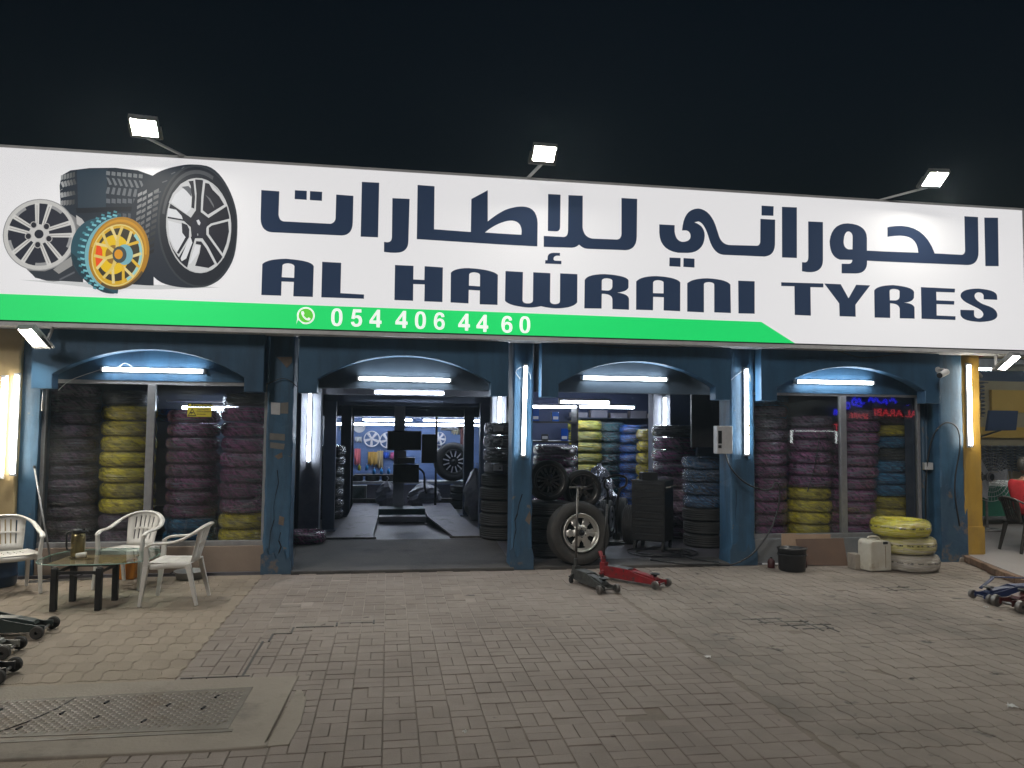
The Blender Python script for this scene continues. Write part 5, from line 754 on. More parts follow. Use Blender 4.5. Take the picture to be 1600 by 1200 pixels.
shop = thing('tyre_shop', 'blue single storey tyre shop with arched bays under the large lit sign', 'building', (0, 9.75, 0))
def P(b, name, mat, parent=shop, **kw):
    """part built in world coordinates under a root that stands elsewhere"""
    o = b.obj(name, mat, parent, **kw); top = parent
    off = Vector((0, 0, 0))
    while top is not None: off += top.location; top = top.parent
    o.location = -off; return o
def ragged_column(x0, x1, y0, y1, z1, seed, nz=26):
    """painted column with slightly uneven edges and a chipped foot"""
    rr = random.Random(seed); b = B(); rings = []
    nx = 4
    for k in range(nz+1):
        z = z1*k/nz; j = lambda a: rr.uniform(-a, a)
        e = .007 if z > .5 else .014
        fl = .015*max(0, 1-z/.25)
        rings.append([(x0-fl+j(e), y0-fl+j(.004), z), (x0+.02-fl+j(.003), y0-.012-fl, z), (x1-.02+fl+j(.003), y0-.012-fl+j(.002), z), (x1+fl+j(e), y0-fl+j(.004), z), (x1+fl, y1, z), (x0-fl, y1, z)])
    vs = [v for r_ in rings for v in r_]; n = 6
    fs = [(k*n+i, k*n+(i+1) % n, (k+1)*n+(i+1) % n, (k+1)*n+i) for k in range(nz) for i in range(n)]
    b.add(vs, fs + [tuple(range(nz*n, nz*n+n))]); return b
PILL = [(-1.47, -1.16, 11), (1.57, 1.83, 12), (4.53, 4.87, 13)]
pobj = []
for x0, x1, sd in PILL: pobj.append(P(ragged_column(x0, x1, 9.76, 10.1, 3.4, sd), 'pillar', blue))
# lower part of the pillars: scuffed and crumbling render
for (x0, x1, sd), po in zip(PILL, pobj):
    b = B(); rr = random.Random(sd); n = 12; xa, xb = x0-.022, x1+.022
    top = [(xa+(xb-xa)*k/n, .22+rr.uniform(-.07, .12)) for k in range(n+1)]
    b.prism([(xa, 0), (xb, 0)] + top[::-1], 9.722, 9.73, 'y'); P(b, 'worn_foot', blueworn, po)
def crack(pts, po, w=.006, y=9.7435):
    b = B(); L_ = len(pts)
    for (p, q) in zip(pts[:-1], pts[1:]):
        k = w*random.uniform(.5, 1.4)
        b.add([(p[0]-k, y, p[1]), (p[0]+k, y, p[1]), (q[0]+k*.8, y, q[1]), (q[0]-k*.8, y, q[1])], [(0, 1, 2, 3)])
    P(b, 'crack', dark, po)
crack([(-1.33, 1.25), (-1.31, 1.1), (-1.34, .95), (-1.36, .8), (-1.35, .65), (-1.39, .5), (-1.40, .3)], pobj[0], .004)
crack([(-1.27, .5), (-1.29, .4), (-1.26, .33), (-1.30, .2), (-1.29, .1), (-1.33, .03)], pobj[0], .008)
crack([(1.70, .95), (1.66, .82), (1.64, .7), (1.61, .62), (1.625, .5), (1.60, .38), (1.59, .22), (1.60, .1)], pobj[1], .007)
crack([(4.6, 1.0), (4.61, .85), (4.59, .7), (4.60, .55)], pobj[2], .003)
def patch(pts, po, mat, nm='tape_patch', y=9.7425):
    b = B(); b.prism(pts, y, y+.002, 'y'); return P(b, nm, mat, po)
tape = pm('old_tape_patch', (.13, .13, .125, 1), (.19, .18, .165, 1), rough=.8, nscale=14)
peel = pm('peeled_render', (.17, .14, .115, 1), (.12, .095, .08, 1), rough=.9, nscale=14)
patch([(-1.42, 1.93), (-1.315, 1.925), (-1.315, 2.07), (-1.425, 2.075)], pobj[0], white_metal, 'notice_sticker', 9.7405)
patch([(-1.31, 1.94), (-1.22, 1.94), (-1.22, 2.08), (-1.31, 2.07)], pobj[0], tape)
patch([(-1.43, 1.62), (-1.25, 1.61), (-1.25, 1.69), (-1.43, 1.70)], pobj[0], tape)
patch([(-1.42, 1.52), (-1.26, 1.50), (-1.25, 1.57), (-1.42, 1.59)], pobj[0], tape)
patch([(-1.37, 1.42), (-1.32, 1.38), (-1.27, 1.41), (-1.28, 1.47), (-1.33, 1.44)], pobj[0], peel)
patch([(-1.30, .60), (-1.24, .58), (-1.23, .68), (-1.29, .70)], pobj[0], peel)
patch([(1.74, .62), (1.80, .56), (1.82, .66), (1.80, .74)], pobj[1], peel)
patch([(-1.37, 2.63), (-1.19, 2.64), (-1.19, 2.57), (-1.25, 2.50), (-1.31, 2.57)], pobj[0], peel, 'torn_board', 9.74)
# upper wall behind the sign and soffit
b = B(); b.box(-4.6, 8.3, 9.80, 10.15, 2.96, 4.4); P(b, 'upper_wall', blue2)
b = B(); b.box(-4.6, 8.3, 9.70, 20.3, 4.4, 4.55); P(b, 'roof_slab', darkint)
BAYS = [(-4.06, -1.49), (-1.09, 1.48), (1.90, 4.46), (4.88, 7.52)]
def arch(x0, x1, dl=.225, zb=2.19, zs=2.36, zc=2.67, ztop=3.5):
    xa, xb = x0+dl, x1-dl; h = (xb-xa)/2; s_ = zc-zs; Rr = (h*h+s_*s_)/(2*s_); cx = (xa+xb)/2; cz = zc-Rr; pts = []
    a0 = math.asin(h/Rr)
    for k in range(25):
        a = -a0 + 2*a0*k/24; pts.append((cx+Rr*math.sin(a), cz+Rr*math.cos(a)))
    return [(x0, zb), (xa, zb)] + pts + [(xb, zb), (x1, zb), (x1, ztop), (x0, ztop)]
for i, (x0, x1) in enumerate(BAYS):
    b = B(); b.prism(arch(x0, x1), 9.56, 9.74, 'y'); P(b, 'arched_fascia', blue2, bevel=.008)
for i, (x0, x1) in enumerate(BAYS):
    b = B(); b.box(x0-.02, x1+.02, 9.83, 9.95, 2.315 if i in (0, 3) else 2.27, 3.3); P(b, 'lintel_board', blue2 if i in (0, 3) else shaded_panel)
# blue strip wall and pipes at both ends
b = B(); b.box(-4.24, -4.045, 9.78, 10.1, 0, 3.2); P(b, 'end_wall', blue)
P(ragged_column(7.62, 7.99, 9.72, 10.3, 3.2, 15), 'end_pillar', blue)
b = B(); b.box(7.40, 7.60, 9.98, 10.15, 0, 3.2); P(b, 'recess_wall', darkint)
b = B(); n = 12; rr = random.Random(5); top = [(7.60+.41*k/n, .95+rr.uniform(-.12, .2)-.25*(k/n)) for k in range(n+1)]
b.prism([(7.60, 0), (8.01, 0)]+top[::-1], 9.69, 9.698, 'y'); P(b, 'crumbling_foot', blueworn)
for px_, r_ in ((7.45, .022), (7.52, .03), (7.575, .018)):
    b = B(); b.cyl((px_, 9.93, .05), (px_, 9.93, 2.25), r_, 12); P(b, 'wall_pipe', blueworn, smooth=True)
# shop windows
def window(x0, x1, xm, z0, z1, wallmat, ysill):
    w = bpy.data.objects.new('shop_window', None); COL.objects.link(w); w.parent = shop; w.location = (0, .1, 0)
    f = B(); f.box(x0, x1, 9.84, 9.90, z1, z1+.05); f.box(x0, x1, 9.83, 9.90, z0, z0+.06); f.box(x0, x0+.045, 9.84, 9.90, z0+.06, z1); f.box(x1-.045, x1, 9.84, 9.90, z0+.06, z1)
    P(f, 'window_frame', alu, w, bevel=.004)
    m = B(); m.box(xm-.045, xm+.045, 9.832, 9.898, z0+.061, z1-.001); P(m, 'mullion', alu, w, bevel=.004)
    for a, c in ((x0+.045, xm-.045), (xm+.045, x1-.045)):
        g_ = B(); g_.box(a, c, 9.866, 9.872, z0+.06, z1); P(g_, 'glass_pane', shop_glass, w)
    s_ = B(); s_.box(x0, x1, ysill, 9.98, 0, z0); P(s_, 'sill_wall', wallmat, w, bevel=.006)
window(-4.04, -1.47, -2.83, .335, 2.27, tan, 9.80)
window(4.87, 7.42, 6.235, .335, 2.28, greywall, 9.80)
# interior shell
b = B(); b.box(-4.3, 8.05, 9.76, 20.2, -.05, .028); struct(b.obj('workshop_floor', innerfloor))
b = B(); b.prism([(-1.13, 9.70), (1.60, 9.70), (1.70, 12.25), (-1.36, 12.3)], -.02, .036, 'z'); struct(b.obj('entrance_slab', slabm, bevel=.012))
b = B(); b.prism([(1.86, 9.72), (4.50, 9.72), (4.50, 10.2), (1.86, 10.25)], -.02, .034, 'z'); struct(b.obj('second_entrance_slab', slabm, bevel=.01))
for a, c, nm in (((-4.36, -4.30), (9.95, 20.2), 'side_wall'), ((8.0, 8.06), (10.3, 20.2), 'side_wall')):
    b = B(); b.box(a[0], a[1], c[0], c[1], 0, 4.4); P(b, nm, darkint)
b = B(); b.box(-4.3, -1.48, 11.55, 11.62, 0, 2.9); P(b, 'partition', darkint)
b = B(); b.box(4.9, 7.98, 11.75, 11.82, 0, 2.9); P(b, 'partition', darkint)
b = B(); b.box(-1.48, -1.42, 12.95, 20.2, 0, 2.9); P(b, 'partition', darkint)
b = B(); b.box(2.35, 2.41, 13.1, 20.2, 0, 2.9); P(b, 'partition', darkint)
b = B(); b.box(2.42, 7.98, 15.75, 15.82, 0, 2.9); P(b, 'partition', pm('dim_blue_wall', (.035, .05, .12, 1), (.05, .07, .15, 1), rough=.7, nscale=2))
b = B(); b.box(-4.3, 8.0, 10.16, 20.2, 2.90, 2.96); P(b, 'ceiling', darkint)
b = B(); b.box(-1.42, 2.35, 20.1, 20.2, 0, 2.9); bw = P(b, 'back_wall', bluewall)
sl = B()
for k in range(17): sl.box(-1.41, 2.34, 20.075, 20.099, .5+k*.09, .578+k*.09)
stuff(P(sl, 'wall_slats', bluewall, bw))
b = B(); b.box(-1.42, 2.35, 16.0, 20.1, 2.0, 2.06); P(b, 'mezzanine_soffit', bluewall)
b = B(); b.box(-1.42, 2.35, 15.9, 15.995, 2.0, 2.42); P(b, 'mezzanine_beam', darkint)
for x0, x1 in ((-1.41, -1.08), (1.71, 1.96), (4.54, 4.86)):
    b = B(); b.box(x0, x1, 12.85, 13.1, 0, 2.9); P(b, 'inner_column', innercol, bevel=.01)
b = B(); b.box(-1.08, 1.71, 12.88, 13.0, 2.31, 2.44); P(b, 'inner_beam', innercol, bevel=.006)
b = B(); b.box(-1.06, 1.70, 13.02, 13.06, 2.20, 2.30); P(b, 'shutter_edge', darkint)

# ---------------------------------------------------------------- yellow pillars of the neighbouring shops
b = ragged_column(-5.0, -4.245, 9.74, 10.2, 3.3, 21); tag(b.obj('yellow_pillar', pm('faded_yellow_paint', (.36, .27, .13, 1), (.42, .32, .17, 1), rough=.6, nscale=3, bump=.1, bscale=20)), 'yellow painted pillar with two lit tubes at the left edge', 'pillar')
b = ragged_column(8.0, 8.28, 9.73, 10.1, 3.0, 22); yp = tag(b.obj('yellow_pillar', yellow), 'yellow painted pillar with one lit tube beside the neighbouring shop', 'pillar')
b = B(); b.box(7.99, 8.29, 9.705, 9.72, .10, .48); b.obj('plinth_band', yellow, yp, bevel=.006)

# ---------------------------------------------------------------- sign
sign = thing('shop_sign', 'long backlit white shop sign with navy Arabic and Latin lettering and green band', 'sign', (2.1, 9.35, 2.94))
face_m = pm('sign_face', (.22, .22, .22, 1), rough=.85, spec=.1, emit=(1, .985, 1, 1), estr=SIGN)
green_m = pm('sign_green', (.02, .45, .12, 1), rough=.45, emit=(.006, .50, .105, 1), estr=1.0)
navy_m = pm('sign_navy', (.012, .02, .045, 1), rough=.8, spec=.1, emit=(.015, .025, .048, 1), estr=1.0)
num_m = pm('sign_white_print', (.8, .8, .8, 1), rough=.45, emit=(.95, 1, .96, 1), estr=.66)
X0, X1, ZB, ZT = -6.2, 8.69, 2.925, 4.905
b = B(); b.box(X0, X1, 9.353, 9.60, ZB, ZT); P(b, 'face', face_m, sign)
fr = B(); fr.box(X0-.02, X1+.02, 9.338, 9.66, ZB-.045, ZB-.001); fr.box(X0-.02, X1+.02, 9.345, 9.66, ZT+.001, ZT+.03); fr.box(X1+.001, X1+.03, 9.345, 9.66, ZB-.001, ZT)
P(fr, 'frame', white_metal, sign)
dg_ = B(); dg_.box(X0, X1, 9.3385, 9.352, ZB, ZB+.016); P(dg_, 'shadow_gap', dark, sign)
bk = B(); bk.box(X0, X1, 9.601, 9.66, ZB+.001, ZT); P(bk, 'back', darkint, sign)
for hx in (-3.2, .2, 3.6, 7.0):
    hk = B(); hk.beam((hx, 9.62, ZB+.3), (hx, 9.85, ZB+.3), .05, .05); P(hk, 'bracket', steel, sign)
def prt(o): o.location = -Vector(sign.location); return o
prt(fill2d('green_band', [[(X0, 2.9415), (5.25, 2.9415), (4.78, 3.21), (-4.33, 3.235), (X0, 3.24)]], green_m, sign, 9.350, .003))
for nm, cs in LETTERS:
    cc = [[tuple(map(float, t.split(','))) for t in c.split()] for c in cs]
    prt(fill2d(nm, cc, navy_m, sign, 9.349, .004))
def q2(p, c, e, n=6): return [((1-u)**2*p[0]+2*u*(1-u)*c[0]+u*u*e[0], (1-u)**2*p[1]+2*u*(1-u)*c[1]+u*u*e[1]) for u in [k/n for k in range(1, n+1)]]
def ring(cx, cz, a, b_, n=28): return [(cx+a*math.cos(2*math.pi*k/n), cz+b_*math.sin(2*math.pi*k/n)) for k in range(n)]
def sup(cx, cz, a, b_, e=2.5, n=32):
    f = lambda v: math.copysign(abs(v)**(2/e), v)
    return [(cx+a*f(math.cos(2*math.pi*k/n)), cz+b_*f(math.sin(2*math.pi*k/n))) for k in range(n)]
def digit(ch):
    if ch == '0': return [sup(.5, .5, .5, .5), sup(.5, .5, .215, .36)]
    if ch == '4': return [[(.62, 1), (.86, 1), (.86, .38), (1, .38), (1, .20), (.86, .20), (.86, 0), (.58, 0), (.58, .20), (0, .20), (0, .37)], [(.58, .38), (.58, .72), (.25, .38)]]
    if ch == '6':
        o = [(.97, .75), (.70, .72)]; o += q2((.70, .72), (.67, .85), (.53, .85)); o += q2((.53, .85), (.29, .83), (.27, .53)); o += q2((.27, .53), (.37, .65), (.56, .65))
        o += q2((.56, .65), (1, .62), (1, .33)); o += q2((1, .33), (.98, 0), (.52, 0)); o += q2((.52, 0), (0, .02), (0, .48)); o += q2((0, .48), (.02, 1), (.54, 1)); o += q2((.54, 1), (.92, .98), (.97, .75))[:-1]
        return [o, sup(.51, .325, .225, .18, 2.2, 20)]
    o = [(.92, 1), (.17, 1), (.03, .46), (.27, .43)]; o += q2((.27, .43), (.36, .51), (.48, .51)); o += q2((.48, .51), (.71, .5), (.71, .33)); o += q2((.71, .33), (.7, .15), (.48, .15)); o += q2((.48, .15), (.31, .16), (.28, .29))
    o += [(0, .26)]; o += q2((0, .26), (.06, 0), (.48, 0)); o += q2((.48, 0), (1, .02), (1, .35)); o += q2((1, .35), (.98, .66), (.58, .66)); o += [(.36, .62), (.39, .82), (.92, .82)]
    return [o]
for ch, a, c, z0, z1 in DIGITS:
    prt(fill2d('phone_digit', [[(a+(c-a)*x, z0+(z1-z0)*z) for x, z in co] for co in digit(ch)], num_m, sign, 9.346, .004))
icx, icz = -.996, 3.10
bub = ring(icx, icz, .103, .103, 36); bub = [p for p in bub if not (p[0] < icx-.05 and p[1] < icz-.06)]
k_ = next(i for i in range(len(bub)) if bub[i][0] < icx-.07 and bub[i][1] <= icz-.03) + 1
bub = bub[:k_] + [(icx-.108, icz-.108)] + bub[k_:]
prt(fill2d('phone_icon_bubble', [bub], num_m, sign, 9.3465, .003))
prt(fill2d('phone_icon_disc', [ring(icx, icz, .083, .083, 36)], pm('icon_green', (.1, .4, .05, 1), rough=.4, emit=(.075, .46, .035, 1), estr=1), sign, 9.343, .003))
hs = [(-.052, .045), (-.03, .052), (-.015, .02), (-.028, .005)] + q2((-.028, .005), (-.005, -.032), (.02, -.036)) + [(.034, -.02), (.055, -.036), (.048, -.055)] + q2((.048, -.055), (.01, -.07), (-.03, -.022)) + q2((-.03, -.022), (-.062, .02), (-.052, .045))[:-1]
prt(fill2d('phone_icon_handset', [[(icx+x, icz+z) for x, z in hs]], num_m, sign, 9.3395, .003))
# printed picture of wheels on the face: flat print, later layers a hair in front
layers = {}
for nm, c, s_ in PICTURE: layers.setdefault(nm, []).append((c, [tuple(map(float, t.split(','))) for t in s_.split()]))
pic_m = bpy.data.materials.new('sign_colour_print'); pic_m.use_nodes = True
_t = pic_m.node_tree; _p = _t.nodes['Principled BSDF']; _a = _t.nodes.new('ShaderNodeAttribute'); _a.attribute_name = 'print'
_t.links.new(_a.outputs['Color'], _p.inputs['Emission Color']); _p.inputs['Emission Strength'].default_value = .92; _p.inputs['Roughness'].default_value = .85; _p.inputs['Specular IOR Level'].default_value = .08
_p.inputs['Base Color'].default_value = (.02, .02, .02, 1)
from mathutils.geometry import tessellate_polygon
yl = 9.3525
for nm in ('printed_tyre_stack', 'printed_silver_rim', 'printed_large_wheel', 'printed_gold_wheel'):
    V, Fc, Cc = [], [], []
    for c, pts in layers[nm]:
        yl -= .00003; n0 = len(V); V += [(x, yl, z) for x, z in pts]
        for tri in tessellate_polygon([[Vector((x, z, 0)) for x, z in pts]]): Fc.append(tuple(n0+i for i in tri)); Cc.append(lin(*c))
    me = bpy.data.meshes.new(nm); me.from_pydata(V, [], Fc); at = me.color_attributes.new('print', 'FLOAT_COLOR', 'CORNER')
    for p in me.polygons:
        for li in p.loop_indices: at.data[li].color = Cc[p.index]
    prt(link(nm, me, pic_m, sign)); yl -= .0003

# ---------------------------------------------------------------- lamps
def tube_light(c, ln, axis, label, mat=None, r=.02, name='tube_light', back='y', group='fluorescent tube lights', down=False):
    """batten with a lit tube, centred at c, along x or z"""
    t = thing(name, label, 'light', c, 0, group); h = ln/2
    hb, tb_, ca = B(), B(), B()
    if down: t.rotation_euler = (R(80), 0, 0)
    if axis == 'x':
        hb.box(-h-.03, h+.03, .018, .055, -.024, .024); tb_.box(-h, h, -.020, .019, -r, r)
        for s in (-1, 1): ca.box(min(s*h, s*(h+.026)), max(s*h, s*(h+.026)), -.022, .017, -r-.004, r+.004)
    elif axis == 'z':
        hb.box(-.024, .024, .018, .05, -h-.03, h+.03); tb_.box(-r, r, -.020, .019, -h, h)
        for s in (-1, 1): ca.box(-r-.004, r+.004, -.022, .017, min(s*h, s*(h+.026)), max(s*h, s*(h+.026)))
    hb.obj('housing', white_metal, t); o = tb_.obj('lit_tube', mat or tube_m, t, bevel=.012, seg=3); ca.obj('end_caps', white_metal, t)
    return t
tube_light((-2.80, 9.775, 2.44), 1.13, 'x', 'lit tube light under the arch of the left window bay')
tube_light((.19, 9.775, 2.39), 1.13, 'x', 'upper lit tube light under the arch of the workshop entrance')
tube_light((3.07, 9.775, 2.46), 1.13, 'x', 'lit tube light under the arch of the tool cabinet bay')
tube_light((6.08, 9.775, 2.47), 1.13, 'x', 'lit tube light under the arch of the right window bay')
tube_light((1.71, 9.675, 2.02), 1.13, 'z', 'upright lit tube on the blue pillar right of the workshop entrance').rotation_euler = (0, R(1.0), 0)
tv = tube_light((4.73, 9.675, 2.045), 1.13, 'z', 'upright lit tube with two yellow bands on the blue pillar')
for zz in (-.19, -.31):
    b = B(); b.box(-.026, .026, -.026, .0, zz-.014, zz+.014); b.obj('yellow_band', pm('glowing_yellow_clip', (.6, .38, .02, 1), rough=.5, emit=(1, .6, .05, 1), estr=.5), tv)  # clip is no lamp; emission gives it the glow of the tube
tube_light((-4.385, 9.665, 1.745), 1.13, 'z', 'outermost upright lit tube on the yellow pillar at the left edge', tube_w)
tube_light((-4.255, 9.665, 1.775), 1.13, 'z', 'inner upright lit tube on the yellow pillar next to the left window', tube_w)
tube_light((8.05, 9.645, 2.18), 1.13, 'z', 'upright lit tube on the yellow pillar at the right', tube_w)
tube_light((-1.265, 12.79, 1.765), 1.09, 'z', 'upright lit tube on the inner column left of the lift')
tube_light((1.835, 12.79, 1.80), 1.09, 'z', 'upright lit tube on the inner column behind the black tyre stack')
tube_light((4.735, 12.79, 1.80), 1.09, 'z', 'upright lit tube above the purple tyre stack inside')
tube_light((.33, 12.83, 2.355), 1.13, 'x', 'lower lit tube light on the inner beam above the lift', tube_in)
def ceil_tube(xa, xb, y, z, label): return tube_light(((xa+xb)/2, y, z), abs(xb-xa), 'x', label, tube_in, r=.022, group='tube lights inside the workshop', down=True)
ceil_tube(-.55, .50, 17.0, 1.935, 'left tube of the upper row over the back of the workshop')
ceil_tube(.75, 2.1, 17.0, 1.935, 'right tube of the upper row over the back of the workshop')
ceil_tube(-1.35, .25, 19.0, 1.84, 'left tube of the lower row along the back wall')
ceil_tube(.40, 2.25, 19.0, 1.84, 'right tube of the lower row along the back wall')
ceil_tube(2.70, 3.50, 12.0, 2.215, 'nearest ceiling tube over the tyre stacks in the tool cabinet bay')
ceil_tube(2.45, 3.55, 14.4, 2.20, 'left far ceiling tube over the yellow tyre stack')
ceil_tube(3.62, 4.7, 14.4, 2.21, 'right far ceiling tube over the teal tyre stack')
ceil_tube(-2.75, -2.02, 10.95, 2.02, 'lit tube light hanging inside the left shop window')
for (x, y, z) in ((-2.4, 10.98, 2.09),):
    b = B(); b.prism([(-2.95, 10.90), (-1.85, 10.90), (-1.80, 11.2), (-3.0, 11.2)], 2.10, 2.115, 'z'); b.obj('reflector', white_metal, None); bpy.data.objects['reflector']['label'] = 'white reflector panel above the tube inside the left window'; bpy.data.objects['reflector']['category'] = 'reflector'
def cage(o): return o
def floodlight(c, yaw, tilt, w, h, mat, label, arm=None):
    """housing with a bright panel; normal tilted down by tilt and turned by yaw"""
    t = thing('floodlight', label, 'floodlight', c, 0, 'LED floodlights'); M = Matrix.Rotation(yaw, 4, 'Z') @ Matrix.Rotation(tilt, 4, 'X')
    def T(b):
        b.v = [tuple(M @ Vector(v)) for v in b.v]; return b
    b = B(); b.prism([(-w/2-.02, -h/2-.05), (w/2+.02, -h/2-.05), (w/2+.02, h/2+.02), (-w/2-.02, h/2+.02)], 0, .05, 'y')
    for k in range(6): b.box(-w/2+.02+k*w/6, -w/2+.03+k*w/6, .05, .075, -h/2, h/2)
    T(b).obj('housing', pm('grey_lamp_housing', (.13, .14, .15, 1), (.2, .2, .2, 1), rough=.5, metal=.3, nscale=10), t)
    b = B(); b.box(-w/2, w/2, -.006, -.001, -h/2, h/2); T(b).obj('lit_panel', mat, t)
    b = B(); b.box(-w/2-.02, w/2+.02, -.010, -.0005, h/2+.002, h/2+.02); b.box(-w/2-.02, w/2+.02, -.010, -.0005, -h/2-.02, -h/2-.002); b.box(-w/2-.02, -w/2-.002, -.010, -.0005, -h/2, h/2); b.box(w/2+.002, w/2+.02, -.010, -.0005, -h/2, h/2)
    T(b).obj('bezel', steel, t)
    b = B(); k = M @ Vector((0, .02, -h/2-.05)); k2 = M @ Vector((w/2+.035, .03, 0)); k3 = M @ Vector((-w/2-.035, .03, 0)); 
    b.beam(M @ Vector((w/2+.035, .03, -h/2-.06)), k2, .012, .03); b.beam(M @ Vector((-w/2-.035, .03, -h/2-.06)), k3, .012, .03); b.beam(M @ Vector((w/2+.035, .03, -h/2-.06)), M @ Vector((-w/2-.035, .03, -h/2-.06)), .03, .012); b.obj('yoke', steel, t)
    if arm:
        b = B(); b.beam(M @ Vector((0, .03, -h/2-.06)), Vector(arm)-Vector(c), .035, .02); b.obj('arm', white_metal, t)
    return t
floodlight((-2.73, 8.87, 5.065), R(6), R(62), .255, .22, flood_m, 'bright floodlight on an arm above the left end of the sign', (-2.40, 9.40, 4.93))
floodlight((1.775, 8.87, 5.075), R(2), R(48), .25, .185, flood_m, 'bright floodlight on an arm above the middle of the sign', (1.66, 9.40, 4.93))
floodlight((6.97, 8.87, 5.09), R(-6), R(60), .235, .22, flood_m, 'bright floodlight on an arm above the right end of the sign', (6.50, 9.40, 4.93))
floodlight((-3.915, 9.22, 2.74), R(-22), R(52), .17, .26, flood_s, 'small floodlight hanging below the left end of the sign', (-3.80, 9.45, 2.90))
floodlight((8.42, 9.35, 2.765), R(20), R(50), .17, .26, flood_s, 'small floodlight hanging in front of the neighbouring shop', (8.30, 9.45, 2.90))
# ---------------------------------------------------------------- tyres
def lathe_uv(name, prof, n, jit=0, seed=0, axis='z'):
    """closed profile turned round an axis with UVs (u round, v along the profile)"""
    rr = random.Random(seed); m = len(prof); V, F, U = [], [], []
    rj = [[rr.uniform(-jit, jit) for _ in range(m)] for _ in range(n)]
    for k in range(n):
        t = 2*math.pi*k/n
        for i, (r, h) in enumerate(prof):
            q = r+rj[k][i]; a, b = q*math.cos(t), q*math.sin(t)
            V.append((a, b, h) if axis == 'z' else (a, h, b))
    for k in range(n):
        k2 = (k+1) % n
        for i in range(m):
            j = (i+1) % m; F.append((k*m+i, k2*m+i, k2*m+j, k*m+j)); U += [(k/n, i/m), ((k+1)/n, i/m), ((k+1)/n, (i+1)/m), (k/n, (i+1)/m)]
    me = bpy.data.meshes.new(name); me.from_pydata(V, [], F); uv = me.uv_layers.new(name='UVMap')
    for li, c in enumerate(U): uv.data[li].uv = c
    for p in me.polygons: p.use_smooth = True
    return me
def prof_wrapped(R_, w):
    ri = R_*.56
    w = w*.965
    return [(ri, .14*w), (.66*R_, .03*w), (.78*R_, 0), (.86*R_, .015*w), (.925*R_, .075*w), (.97*R_, .18*w), (.992*R_, .31*w), (R_, .44*w), (R_, .56*w), (.992*R_, .69*w), (.97*R_, .82*w), (.925*R_, .925*w), (.86*R_, .985*w), (.78*R_, w), (.66*R_, .97*w), (ri, .86*w), (ri*.97, .5*w)]
def prof_bare(R_, w):
    ri = R_*.62
    p = [(ri, .16*w), (.70*R_, .05*w), (.82*R_, .0), (.92*R_, .04*w), (.975*R_, .11*w), (R_*.995, .16*w)]
    for a in (.30, .46, .62, .78): p += [(R_, (a-.03)*w), (R_*.975, (a-.02)*w), (R_*.975, (a+.012)*w), (R_, (a+.02)*w)]
    p += [(R_*.995, .86*w), (.975*R_, .9*w), (.92*R_, .96*w), (.82*R_, w), (.70*R_, .95*w), (ri, .84*w), (ri*.97, .5*w)]
    return p
TM = {}
def tyre_mesh(mat, R_, w, bare=False, var=0):
    k = (mat.name, R_, w, bare, var)
    if k not in TM:
        TM[k] = lathe_uv('tyre' if bare else 'wrapped_tyre', prof_bare(R_, w) if bare else prof_wrapped(R_, w), 44 if not bare else 40, 0 if bare else .0045, var)
        TM[k].materials.append(mat)
    return TM[k]
SKIP = []
def put_tyre(mat, x, y, z, R_, w, label, group, bare=False, tilt=(0, 0)):
    me = tyre_mesh(mat, R_, w, bare, random.randint(0, 2)); o = bpy.data.objects.new('tyre' if bare else 'wrapped_tyre', me); COL.objects.link(o)
    o.location = (x, y, z); o.rotation_euler = (tilt[0], tilt[1], random.uniform(0, 6.28)); return tag(o, label, 'tyre', group)
def stack(x, y, z, spec, place, R_=.335, w=.17, lean=(0, 0), jit=.012, group=None):
    """spec: list of (material, colour word, bare) from the floor up"""
    n = len(spec)
    for k, it in enumerate(spec):
        mat, word = it[0], it[1]; bare = len(it) > 2
        pos = 'topmost' if k == n-1 else ('lowest' if k == 0 else ORD[k] + ' up')
        ww = w if not isinstance(it[-1], float) else it[-1]
        put_tyre(mat, x+lean[0]*k+random.uniform(-jit, jit), y+lean[1]*k+random.uniform(-jit, jit), z, R_*random.uniform(.985, 1.01) if False else R_, w*.995, '%s tyre, %s %s' % (word, pos, place), group or 'tyres ' + place, bare)
        z += w
def rep(n, *a): return [a]*n
PU = (F_purple, 'purple wrapped'); DI = (F_dim, 'dull purple wrapped'); YE = (F_yellow, 'yellow wrapped'); BL = (F_blue, 'blue wrapped'); TE = (F_teal, 'teal wrapped'); BB = (F_bblue, 'bright blue wrapped'); OL = (F_olive, 'yellow green wrapped'); BK_ = (F_black, 'clear wrapped black'); BA = (rubber, 'bare black', True)
# display plinths behind the windows
for x0, x1 in ((-4.02, -1.5), (4.9, 7.9)):
    b = B(); b.box(x0, x1, 9.985, 11.0, .03, .30); tag(b.obj('display_plinth', darkint), 'low dark plinth carrying the tyre stacks in the %s shop window' % ('left' if x0 < 0 else 'right'), 'plinth')
stack(-3.89, 10.36, .302, rep(12, *DI), 'in the leftmost stack of the left window', .31, .165)
stack(-3.25, 10.44, .302, [DI, DI] + rep(7, *YE) + [BK_], 'in the stack left of the left window mullion', .325, .192)
stack(-2.45, 10.36, .302, [BL, BL] + rep(8, *PU), 'in the stack right of the left window mullion', .322, .168)
stack(-1.80, 10.36, .302, [YE, YE] + rep(7, *PU), 'in the rightmost stack of the left window', .322, .192)
put_tyre(F_bblue, -2.80, 10.9, 1.824, .3, .18, 'blue wrapped tyre high up just behind the left window mullion', 'tyres behind the left window')
put_tyre(F_black, -1.79, 10.37, 2.034, .32, .17, 'grey wrapped tyre on the very top at the right end of the left window', 'tyres behind the left window')
stack(-2.62, 11.12, .302, rep(8, *DI), 'in the back row behind the left window', .33, .19)
stack(5.30, 10.36, .302, rep(8, *PU) + rep(3, *DI), 'in the leftmost stack of the right window', .335, .168)
